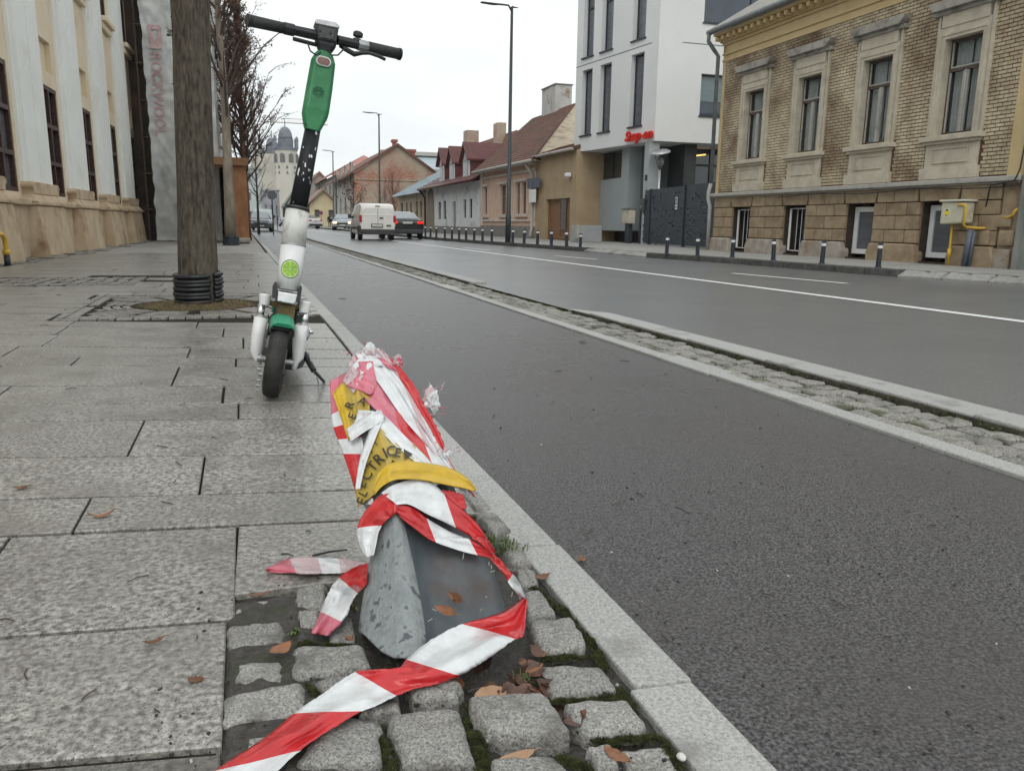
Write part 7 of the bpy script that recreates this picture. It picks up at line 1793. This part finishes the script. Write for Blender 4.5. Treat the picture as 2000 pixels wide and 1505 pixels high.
for r_ in RR:
    gdep = [0, .0, -.012, 0, .034, .008, 0]
    top_ = [BP(x, y, -gdep[j] + .0) for j, (x, y) in enumerate(r_)]
    L0, R0_ = top_[0], top_[-1]
    bk = [R0_ + Vector((-.004, .035, -.05)), R0_.lerp(L0, .5) + Vector((0, .08, -.09)), L0 + Vector((.004, .04, -.05))]
    rings.append(top_ + bk)
mb = MB(); mb.loft(rings); 
n = len(rings[0]); mi = []
for i in range(len(rings) - 1):
    for k in range(n): mi.append(0 if k in (0, 1, 2, n - 1) else 1)
mi += [1, 1]; mb.m = mi
po = mb.build('post_casting', [M['litdustpaint'], M['greypaint']], post, smooth=True); subdiv(po, 1)
# flaked paint edges and scratches
mb = MB(); rp_ = random.Random(3)
for (x, y) in ((955, 1100), (960, 1106), (962, 1115), (950, 1165), (940, 1190), (905, 1085), (1000, 1160), (840, 1210), (848, 1190)):
    p = BP(x, y, .004); s = rp_.uniform(.002, .005); a = rp_.uniform(0, 3); d = Vector((math.cos(a), 0, math.sin(a))) * s; e = Vector((-math.sin(a), 0, math.cos(a))) * .0008; mb.add([p - d - e, p + d - e, p + d + e, p - d + e], [(0, 1, 2, 3)])
mb.build('paint_chips', M['ledge'], post)
# ---------------------------------------------------------------- barrier tapes
def tapemat(name, c, dirt, rough=.2, alpha=1.0, tr=.18):
    m = mat(name, c, tuple(x * .82 for x in c), 35, rough * .8, .45, 34, stain=dirt, sscale=22, slo=.62, shi=.9, alpha=.94, bdist=.008, coat=.25)
    return m
M['tred'] = tapemat('red_barrier_tape', (.62, .028, .032), (.42, .05, .05)); M['twhite'] = tapemat('white_barrier_tape', (.76, .78, .79), (.5, .51, .51))
M['tpink'] = tapemat('faded_pink_tape', (.66, .16, .22), (.6, .34, .38)); M['tpale'] = tapemat('pale_worn_tape', (.62, .47, .49), (.6, .58, .57)); M['tyel'] = tapemat('yellow_warning_tape', (.68, .44, .02), (.5, .32, .04)); M['tyeld'] = tapemat('dull_yellow_warning_tape', (.50, .36, .06), (.36, .24, .05))
M['tblk'] = mat('black_tape_print', (.03, .025, .02), rough=.4)
TM = [M['tred'], M['twhite'], M['tpink'], M['tpale'], M['tyel'], M['tyeld']]
def catmull(p, t):
    n = len(p) - 1; k = min(int(t * n), n - 1); u = t * n - k; g_ = lambda i: Vector(p[max(0, min(n, i))]); a, b, c, d = g_(k - 1), g_(k), g_(k + 1), g_(k + 2)
    return .5 * ((2 * b) + (c - a) * u + (2 * a - 5 * b + 4 * c - d) * u * u + (3 * b - a - 3 * c + d) * u ** 3)
def ribbon(name, upper, lower, cols, n=40, m=12, off=.006, wr=.003, zfun=None, seed=0, rag=0.0, **kw):
    """upper / lower: edge points in the photograph; cols: list of (t_start, material index)"""
    mb = MB(); n_ = n; rr_ = random.Random(seed)
    skew = kw.pop('skew', 0.0) * 0.5
    for i in range(n_ + 1):
        for j in range(m + 1):
            u = j / m; t = i / n_; t = min(1, max(0, t + (-skew) * (u - .5) * 2 * math.sin(math.pi * t) ** .5))
            a = catmull([Vector((x, y, 0)) for x, y in upper], t); b = catmull([Vector((x, y, 0)) for x, y in lower], t); q = a.lerp(b, u)
            w_ = noise.noise(Vector((t * 9 + seed, u * 1.2, seed * 2))) + .6 * noise.noise(Vector((t * 4 + u * 7, u * 5 + seed, seed))) + .35 * noise.noise(Vector((t * 22, u * 6, seed + 4)))
            o_ = off + wr * w_ + wr * .8 * math.sin(u * 9 + t * 5 + seed) + wr * .45 * math.sin(u * 26 + 3 * noise.noise(Vector((t * 3, seed, 0))) + seed) * abs(noise.noise(Vector((t * 5, 2, seed)))) * 2
            if rag and (j == 0 or j == m): q = q + Vector((rr_.uniform(-rag, rag), rr_.uniform(-rag, rag), 0))
            p = zfun(q.x, q.y, t, u, o_) if zfun else BP(q.x, q.y, o_)
            mb.v.append(p)
    for i in range(n_):
        for j in range(m):
            t = (i + .5) / n_; mi = cols[0][1]
            for (ts, c_) in cols:
                if t >= ts: mi = c_
            a = i * (m + 1) + j; mb.f.append([a, a + 1, a + m + 2, a + m + 1]); mb.m.append(mi); mb.uv.append(None)
    par = kw.pop('parent', None)
    o = mb.build(name, TM, par, smooth=True, fixn=False, **kw)
    s_ = o.modifiers.new('thick', 'SOLIDIFY'); s_.thickness = .0006
    return o
# wrapped tapes, one bundle on the post
wrp = root('barrier_tape', (.2, 1.3, .2), 'crumpled red and white barrier tape bundle wound round the upper part of the fallen post', 'tape')
e = [[(680, 708), (700, 765), (742, 808), (800, 868), (850, 918), (905, 962)], [(692, 690), (742, 752), (786, 815), (832, 868), (872, 915), (912, 962)], [(712, 684), (765, 745), (805, 808), (845, 866), (880, 915), (918, 965)],
     [(728, 680), (782, 742), (818, 800), (852, 858), (884, 912), (924, 968)], [(742, 680), (797, 735), (830, 792), (860, 850), (882, 910), (930, 972)]]
ribbon('tape_strip', e[0], e[1], [(0, 3), (.06, 2), (.45, 0), (.7, 1)], seed=1, parent=wrp, off=.010, skew=.25, rag=1.2, n=60)
ribbon('tape_strip', e[1], e[2], [(0, 1), (.22, 1), (.5, 3), (.62, 1)], seed=2, parent=wrp, off=.012, skew=.2, n=60)
ribbon('tape_strip', e[2], e[3], [(0, 1), (.12, 1), (.35, 3), (.55, 1)], seed=3, parent=wrp, off=.009, skew=.3, n=60)
ribbon('tape_strip', e[3], e[4], [(0, 3), (.14, 0), (.52, 0), (.72, 2), (.9, 0)], seed=4, parent=wrp, off=.011, skew=.2, rag=1.5, n=60)
ribbon('tape_strip', [(668, 742), (683, 718), (700, 700), (722, 694), (748, 700), (775, 716)], [(690, 768), (705, 740), (722, 722), (742, 714), (766, 722), (795, 742)], [(0, 3), (.25, 1), (.7, 2), (.9, 0)], seed=5, parent=wrp, off=.016, n=40)
ribbon('tape_strip', [(676, 752), (690, 742), (700, 728), (690, 706)], [(722, 770), (730, 765), (735, 745), (728, 705)], [(0, 2), (.7, 2)], seed=6, parent=wrp, off=.018, n=30, rag=1)
ribbon('tape_strip', [(700, 800), (745, 808), (790, 850), (838, 898), (872, 940)], [(690, 830), (738, 838), (770, 868), (815, 905), (850, 948)], [(0, 1)], seed=7, parent=wrp, off=.016, n=40)
ribbon('tape_strip', [(644, 745), (646, 790), (650, 830), (668, 880), (690, 945), (700, 985)], [(690, 720), (692, 760), (700, 815), (712, 880), (725, 945), (730, 985)], [(0, 2), (.30, 1), (.42, 0), (.52, 1), (.62, 0), (.93, 1)], seed=8, parent=wrp, off=.004, n=50)
ribbon('tape_strip', [(736, 800), (718, 850), (702, 900), (694, 955)], [(752, 812), (734, 855), (715, 905), (703, 955)], [(0, 1)], seed=9, parent=wrp, off=.020, n=24, m=4, wr=.0015)
ribbon('tape_strip', [(676, 838), (700, 820), (726, 806), (745, 800)], [(684, 862), (708, 846), (732, 832), (752, 822)], [(0, 1)], seed=10, parent=wrp, off=.022, n=20)
# crumpled tufts
def crumple(name, px, py, r, mts, label_seed, par, off=.02):
    bm = bmesh.new(); bmesh.ops.create_icosphere(bm, subdivisions=4, radius=1); c = BP(px, py, off)
    for v in bm.verts:
        d = v.co.normalized(); k = 1 + .45 * noise.noise(d * 2.3 + Vector((label_seed, 0, 0))) + .35 * abs(noise.noise(d * 5 + Vector((0, label_seed, 0)))) - .25 * abs(noise.noise(d * 9)); v.co = Vector((d.x * r * .75 * k, d.y * r * .6 * k, d.z * r * 1.15 * k)) + c
    for f in bm.faces: f.material_index = 1 if noise.noise(f.calc_center_median() * 40 + Vector((label_seed, 0, 0))) > .12 else 0
    me = bpy.data.meshes.new(name); bm.to_mesh(me); bm.free()
    Mi = inv_of(par)
    for v in me.vertices: v.co = Mi @ v.co
    for m_ in mts: me.materials.append(m_)
    o = bpy.data.objects.new(name, me); COL.objects.link(o); o.parent = par; return o
crumple('tape_tuft', 842, 785, .019, [M['twhite'], M['tpale']], 2, wrp); crumple('tape_tuft', 722, 686, .013, [M['tpale'], M['twhite']], 4, wrp); crumple('tape_tuft', 778, 706, .010, [M['tpink'], M['tpale']], 6, wrp); crumple('tape_tuft', 872, 885, .009, [M['tpale'], M['twhite']], 7, wrp)
mb = MB()
for _ in range(90):   # frayed threads
    cx0, cy0 = rp_.choice([(700, 692), (722, 680), (745, 690), (848, 760), (872, 880), (680, 735), (845, 800), (725, 760)]); a = BP(cx0 + rp_.gauss(0, 12), cy0 + rp_.gauss(0, 7), .02); d = Vector((rp_.uniform(-1, 1), rp_.uniform(-1, .3), rp_.uniform(-.2, 1))).normalized() * rp_.uniform(.006, .016); n_ = Vector((d.z, 0, -d.x)) * .10
    mb.add([a - n_, a + n_, a + d], [(0, 1, 2)], mi=rp_.choice([0, 0, 1]))
mb.build('frayed_ends', [M['tpale'], M['tpink']], wrp, fixn=False)
# yellow warning tape with black print
yw_ = root('warning_tape', (.2, 1.2, .2), 'yellow warning tape with black capitals stretched over the ridge of the fallen post', 'tape')
ribbon('left_sheet', [(742, 830), (722, 870), (706, 910), (694, 950), (700, 990)], [(770, 880), (765, 905), (760, 925), (750, 945), (735, 962)], [(0, 5)], seed=12, parent=yw_, off=.012, wr=.001)
ribbon('right_sheet', [(740, 826), (775, 848), (815, 872), (845, 905)], [(762, 895), (785, 908), (815, 915), (850, 925)], [(0, 5)], seed=13, parent=yw_, off=.013, wr=.001)
ribbon('upper_sheet', [(650, 768), (665, 750), (684, 742), (700, 745), (722, 775)], [(680, 860), (684, 850), (690, 838), (702, 818), (722, 802)], [(0, 4), (.35, 5)], seed=14, parent=yw_, off=.012, wr=.002)
ribbon('front_band', [(728, 958), (742, 920), (775, 901), (830, 903), (880, 914), (915, 935), (931, 957)], [(732, 966), (748, 948), (775, 936), (825, 937), (868, 946), (902, 953), (925, 959)], [(0, 4)], seed=15, parent=yw_, off=.026, wr=.002)
def glyph(ch, px, py, size, rot, off=.019, sx=1.0, name='print'):
    me = text_mesh(ch, 1.0, 0, 0, res=3, bold=.012); xs = [v.co.x for v in me.vertices]; ys_ = [v.co.y for v in me.vertices]; mx_, my_ = (min(xs) + max(xs)) / 2, (min(ys_) + max(ys_)) / 2
    Mi = inv_of(yw_); c, s = math.cos(rot), math.sin(rot)
    for v in me.vertices:
        x = (v.co.x - mx_) * size * sx; y = (v.co.y - my_) * size; v.co = Mi @ BP(px + x * c + y * s, py - y * c + x * s, off)
    me.materials.clear(); me.materials.append(M['tblk']); o = bpy.data.objects.new(name, me); COL.objects.link(o); o.parent = yw_
for (ch, x, y, s, r) in (('E', 706, 978, 26, -1.15), ('L', 709, 962, 24, -1.1), ('E', 706, 944, 26, -1.15), ('C', 716, 927, 28, -1.0), ('T', 727, 910, 28, -.9), ('R', 740, 895, 30, -.75), ('I', 752, 884, 30, -.45), ('C', 764, 880, 28, -.1), ('E', 778, 883, 26, .15), ('F', 710, 900, 24, -1.0), ('!', 732, 862, 22, -.6), ('T', 722, 878, 20, -.8)):
    glyph(ch, x, y, s, r)
for (ch, x, y, s, r) in (('R', 683, 790, 24, -1.2), ('A', 708, 783, 24, .5), ('E', 688, 812, 22, -1.2)): glyph(ch, x, y, s, r, off=.021)
mb = MB(); mb.add([BP(788, 876, .018), BP(806, 886, .018), BP(792, 897, .018)], [(0, 1, 2)]); mb.build('print_arrow', M['tblk'], yw_)
# hanging and trailing red and white tape
def ground_z(tab):
    def f(x, y, t, u, o_):
        k = t * (len(tab) - 1); i = min(int(k), len(tab) - 2); z = tab[i] + (tab[i + 1] - tab[i]) * (k - i)
        z = max(z + o_ * 1.2 + (.004 * math.sin(u * 5 + t * 14)), .0165 if y > 1240 else .004); return G(x, y, z)
    return f
tr1 = root('barrier_tape', (.25, .95, .03), 'long red and white barrier tape trailing from the post over the cobbles', 'tape')
ribbon('hanging_tape', [(770, 985), (805, 990), (838, 1014), (880, 1038), (925, 1056), (965, 1083)], [(780, 1008), (815, 1035), (846, 1056), (890, 1072), (932, 1084), (968, 1092)], [(0, 0), (.40, 1), (.78, 0)], seed=21, parent=tr1, off=.014, wr=.0022, skew=-.06, n=60)
ribbon('hanging_tape', [(745, 962), (772, 945), (830, 935), (880, 975), (930, 1020), (966, 1075)], [(775, 985), (800, 985), (838, 1005), (880, 1025), (925, 1052), (966, 1086)], [(0, 1), (.45, 1), (.60, 0)], seed=22, parent=tr1, off=.020, wr=.003, skew=-.1, n=60)
ribbon('tape_end_flap', [(826, 945), (850, 955), (880, 958), (905, 965)], [(850, 985), (866, 992), (888, 995), (912, 992)], [(0, 0)], seed=23, parent=tr1, off=.014, wr=.002, rag=1.5)
tab = [.135, .12, .10, .082]
ribbon('twisted_tape', [(963, 1080), (982, 1098), (1002, 1120), (1018, 1145), (1028, 1168)], [(958, 1090), (975, 1110), (992, 1135), (1006, 1155), (1018, 1172)], [(0, 0), (.50, 1)], seed=24, parent=tr1, zfun=ground_z([.105, .10, .09, .07, .045]), wr=.001, off=.002, m=4)
ribbon('trailing_tape', [(1024, 1165), (985, 1193), (940, 1208), (892, 1222), (840, 1250), (797, 1284), (778, 1303), (735, 1306), (690, 1313), (635, 1350), (577, 1390), (520, 1438), (425, 1500), (370, 1545)],
       [(1029, 1172), (1024, 1235), (1012, 1246), (998, 1253), (945, 1290), (892, 1321), (850, 1336), (808, 1345), (760, 1365), (735, 1378), (700, 1392), (645, 1425), (585, 1466), (500, 1545)],
       [(0, 0), (.205, 1), (.385, 0), (.60, 1), (.765, 0), (.925, 1)], seed=25, parent=tr1, zfun=ground_z([.045, .038, .034, .036, .03, .028, .026, .024, .022, .02, .018, .018, .016, .016]), wr=.0032, off=.002, n=150, m=12, skew=.02, rag=.8)
ribbon('side_loop', [(770, 962), (742, 968), (712, 1000), (698, 1030), (700, 1060), (716, 1088)], [(776, 1000), (765, 1008), (752, 1018), (740, 1038), (735, 1062), (730, 1084)], [(0, 0), (.55, 1)], seed=26, parent=tr1, off=.016, wr=.003, skew=.12)
sl = root('barrier_tape', (.12, 1.1, .03), 'short torn red and white tape end lying left of the fallen post', 'tape')
ribbon('torn_tape', [(720, 1098), (690, 1108), (662, 1128), (645, 1150), (628, 1188), (608, 1236)], [(716, 1138), (712, 1145), (700, 1158), (690, 1170), (672, 1210), (640, 1241)], [(0, 0), (.40, 1), (.82, 2)], seed=27, parent=sl, zfun=ground_z([.075, .06, .04, .022, .012, .008]), wr=.003, off=.002, rag=1.2)
pl2 = root('barrier_tape', (.05, 1.25, .01), 'thin faded pink and white tape scrap flat on the slab left of the post', 'tape')
ribbon('faded_tape', [(716, 1098), (670, 1091), (620, 1087), (565, 1090), (518, 1111)], [(716, 1112), (675, 1118), (630, 1120), (580, 1120), (522, 1117)], [(0, 3), (.3, 1), (.5, 3), (.75, 2)], seed=28, parent=pl2, zfun=ground_z([.03, .01, .006, .006, .004]), wr=.001, off=.002, rag=.8)
# ================================================================ LITTER: leaves, sticks, pebble, weeds
def leaf(name, c, L_, W_, rot, curl, mt, label, cat='leaf', tilt=(0, 0), seed=0):
    mb = MB(); n, m_ = 10, 4
    Mx = Matrix.Translation(c) @ Matrix.Rotation(rot, 4, 'Z') @ Matrix.Rotation(tilt[0], 4, 'X') @ Matrix.Rotation(tilt[1], 4, 'Y')
    for i in range(n + 1):
        t = i / n; w = W_ * math.sin(math.pi * min(1, t * .97 + .02)) ** .75 * (1 + .22 * noise.noise(Vector((t * 9, seed, 0))))
        for j in range(m_ + 1):
            u = (j / m_ - .5) * 2; mb.v.append(Mx @ Vector(((t - .5) * L_, u * w, .25 * curl * (u * u) * W_ + curl * ((t - .5) ** 2) * L_ + .002 * noise.noise(Vector((t * 7, u * 3, seed))))))
    for i in range(n):
        for j in range(m_): a = i * (m_ + 1) + j; mb.f.append([a, a + 1, a + m_ + 2, a + m_ + 1]); mb.m.append(0); mb.uv.append(None)
    mb.tube([Mx @ Vector((L_ * .48, 0, .25 * curl * L_)), Mx @ Vector((L_ * .75, W_ * .2, .2 * curl * L_))], [.0007, .0004], 4)
    return mb.build(name, mt, label=label, cat=cat, loc=c, smooth=True, fixn=False)
def on(px, py, z=.003): return G(px, py, z)
leaf('fallen_leaf', BP(893, 1168, .008), .036, .007, -1.25, .6, M['leafbrown'], 'upper of the two brown leaves stuck on the grey steel panel', tilt=(.9, 0), seed=1)
leaf('fallen_leaf', BP(873, 1192, .008), .040, .0065, -.95, .6, M['leafbrown'], 'lower of the two brown leaves stuck on the grey steel panel', tilt=(.9, 0), seed=2)
leaf('fallen_leaf', on(300, 1254, .006), .030, .006, .3, .8, M['leafbrown'], 'narrow curled red brown leaf on the lower left slab', seed=3)
leaf('fallen_leaf', on(383, 1326, .003), .022, .008, -.3, .2, M['leafbrown'], 'flat reddish leaf near the muddy corner of the lower left slab', seed=4)
leaf('fallen_leaf', on(548, 1268, .012), .036, .013, .7, .4, M['leafbrown'], 'broad dark red leaf on the wet cobbles left of the post', seed=5)
leaf('fallen_leaf', on(505, 1161, .003), .034, .005, .1, .3, M['leafbrown'], 'thin reddish leaf along the edge of the cut slab', seed=6)
leaf('fallen_leaf', on(682, 1248, .012), .012, .008, .5, .8, M['leafbrown'], 'tiny curled orange leaf at the left foot of the post', seed=7)
leaf('fallen_leaf', on(1058, 1127, .006), .030, .010, .2, .5, M['leafbrown'], 'crumpled orange brown leaf on the kerb edge right of the post', seed=8)
leaf('fallen_leaf', on(1205, 1475, .010), .036, .009, -1.1, .3, M['leafbrown'], 'long brown leaf on the cobble at the lower right by the white pebble', seed=9)
leaf('fallen_leaf', on(960, 1357, .004), .046, .020, .1, .25, M['leafpale'], 'largest pale tan leaf on the leaf pile behind the cobbles', seed=10)
leaf('fallen_leaf', on(1010, 1478, .0), .045, .009, .1, .3, M['leafpale'], 'tan leaf wedged in the joint between the two lowest cobbles', seed=12)
leaf('fallen_leaf', on(890, 1338, .006), .026, .012, .9, .5, M['leafbrown'], 'orange leaf peeping out under the trailing tape', seed=13)
leaf('fallen_leaf', on(1135, 1093, -.006), .022, .008, .9, .5, M['leafbrown'], 'brown leaf on the asphalt beside the kerb, nearest to the post', seed=14)
leaf('fallen_leaf', on(198, 1008, .003), .05, .008, .2, .9, M['leafbrown'], 'curled leaf at the slab joint in the left middle of the sidewalk', seed=15)
leaf('fallen_leaf', on(42, 952, .003), .03, .01, .2, .5, M['leafbrown'], 'small reddish leaf on the slab at the far left', seed=16)
for k in range(26):   # leaf pile in the hole: one mass
    pass
mb = MB(); rl = random.Random(17)
for k in range(60):
    x = .335 + rl.gauss(0, .028); y = .885 + rl.gauss(0, .035); L_ = rl.uniform(.018, .042); W_ = L_ * rl.uniform(.25, .42); Mx = Matrix.Translation((x, y, -.014 + k * .00035)) @ Matrix.Rotation(rl.uniform(0, 6.3), 4, 'Z') @ Matrix.Rotation(rl.uniform(-.5, .5), 4, 'X') @ Matrix.Rotation(rl.uniform(-.4, .4), 4, 'Y')
    cu = rl.uniform(-.5, .9)
    for i in range(7):
        t = i / 6; w = W_ * math.sin(math.pi * min(1, t * .96 + .03)) ** .7 * (1 + .35 * rl.uniform(-1, 1))
        for j in range(3): u = j - 1; mb.v.append(Mx @ Vector(((t - .5) * L_, u * w, cu * ((t - .5) ** 2) * L_ + .2 * cu * u * u * W_)))
    b = len(mb.v) - 21
    for i in range(6):
        for j in range(2): a = b + i * 3 + j; mb.f.append([a, a + 1, a + 4, a + 3]); mb.m.append(rl.choice([0, 0, 0, 0, 1]) if j == 0 else mb.m[-1]); mb.uv.append(None)
mb.build('leaf_litter', [mat('dark_wet_leaves', (.035, .018, .012), (.12, .055, .032), 40, .4, .4, 80), M['leafbrown']], kind='stuff', smooth=True, fixn=False)
for (a, b, w, lb_) in (((610, 1085), (678, 1073), .0026, 'longer black plastic splinter beside the faded tape'), ((550, 1081), (573, 1085), .002, 'short black splinter left of the longer one'), ((1320, 990), (1345, 1002), .0014, 'thin dark twig on the bike lane asphalt right of the yellow tape')):
    A = on(*a, .005); B = on(*b, .005); mb = MB(); mb.tube([A, A.lerp(B, .5) + Vector((0, .001, .002)), B], [w, w * .8, w * .6], 5); mb.build('stick', M['black'], label=lb_, cat='stick', loc=A)
p = on(1331, 1477, .006); bm = bmesh.new(); bmesh.ops.create_icosphere(bm, subdivisions=3, radius=.0055)
for v in bm.verts: v.co = v.co * (1 + .25 * noise.noise(v.co * 180)); v.co.z *= .8
me = bpy.data.meshes.new('pebble'); bm.to_mesh(me); bm.free(); me.materials.append(mat('white_pebble', (.55, .54, .5), (.65, .64, .6), 200, .6))
o = link_mesh('pebble', me, None, p, label='small white pebble on the kerb at the lower right', cat='pebble')
for pf in me.polygons: pf.use_smooth = True
mb = MB()   # scattered twigs and crumbs
for _ in range(75):
    px = rl.uniform(0, 1950); py = rl.uniform(560, 1480); p = G(px, py, .003)
    if p.x > 1.85 or (.44 < p.x < .56): continue
    if p.x > .5: p.z = -.009
    L_ = rl.uniform(.004, .02) * (1 + p.y * .12); a = rl.uniform(0, 3.14); d = Vector((math.cos(a), math.sin(a), 0)) * L_; mb.tube([p, p + d + Vector((0, 0, .001)), p + d * 1.8 + Vector((d.y, -d.x, 0)) * rl.uniform(-.5, .5)], .0009 + .0002 * p.y, 3)
mb.build('twig_litter', M['twig'], kind='stuff')
M['grass'] = mat('weed_grass', (.05, .085, .022), (.14, .17, .06), 20, .6)
def weed(px, py, n, L_, label, spread=.012, wide=.0012, name='weed', mt=None, z=.0):
    c = on(px, py, z); mb = MB()
    for _ in range(n):
        a = rl.uniform(0, 6.28); s0 = c + Vector((rl.gauss(0, spread), rl.gauss(0, spread), 0)); d = Vector((math.cos(a), math.sin(a), 0)) * L_ * rl.uniform(.3, .9); up1 = Vector((0, 0, L_ * rl.uniform(.3, .8))); n_ = Vector((-d.y, d.x, 0)).normalized() * wide
        m1 = s0 + d * .45 + up1; e_ = s0 + d + up1 * .7; mb.add([s0 - n_, s0 + n_, m1 + n_ * .8, e_, m1 - n_ * .8], [(0, 1, 2, 4), (4, 2, 3)])
    mb.build(name, mt or M['grass'], label=label, cat='weed', loc=c, fixn=False)
weed(990, 1078, 90, .034, 'tuft of grass growing between post and kerb', .012); weed(956, 1060, 40, .024, 'smaller grass tuft right behind the hanging tape', .008)
weed(576, 1240, 10, .018, 'small green seedling on the cobbles left of the post', .003, .003); weed(690, 1190, 7, .020, 'green blade beside the torn tape end', .003, .003, z=.01); weed(1020, 1325, 26, .014, 'feathery green weed at the right side of the leaf pile', .006, .0006)
# ================================================================ AIR
mb = MB(); mb.box(-60, 90, -12, 420, -1.3, 48)
hz = bpy.data.materials.new('thin_haze'); hz.use_nodes = True; hn = hz.node_tree; hn.nodes.clear()
ho = hn.nodes.new('ShaderNodeOutputMaterial'); hv = hn.nodes.new('ShaderNodeVolumePrincipled')
hv.inputs['Color'].default_value = (.93, .95, .97, 1); hv.inputs['Density'].default_value = .0003; hv.inputs['Anisotropy'].default_value = .2
hn.links.new(hv.outputs[0], ho.inputs['Volume'])
mb.build('haze', hz, kind='stuff')
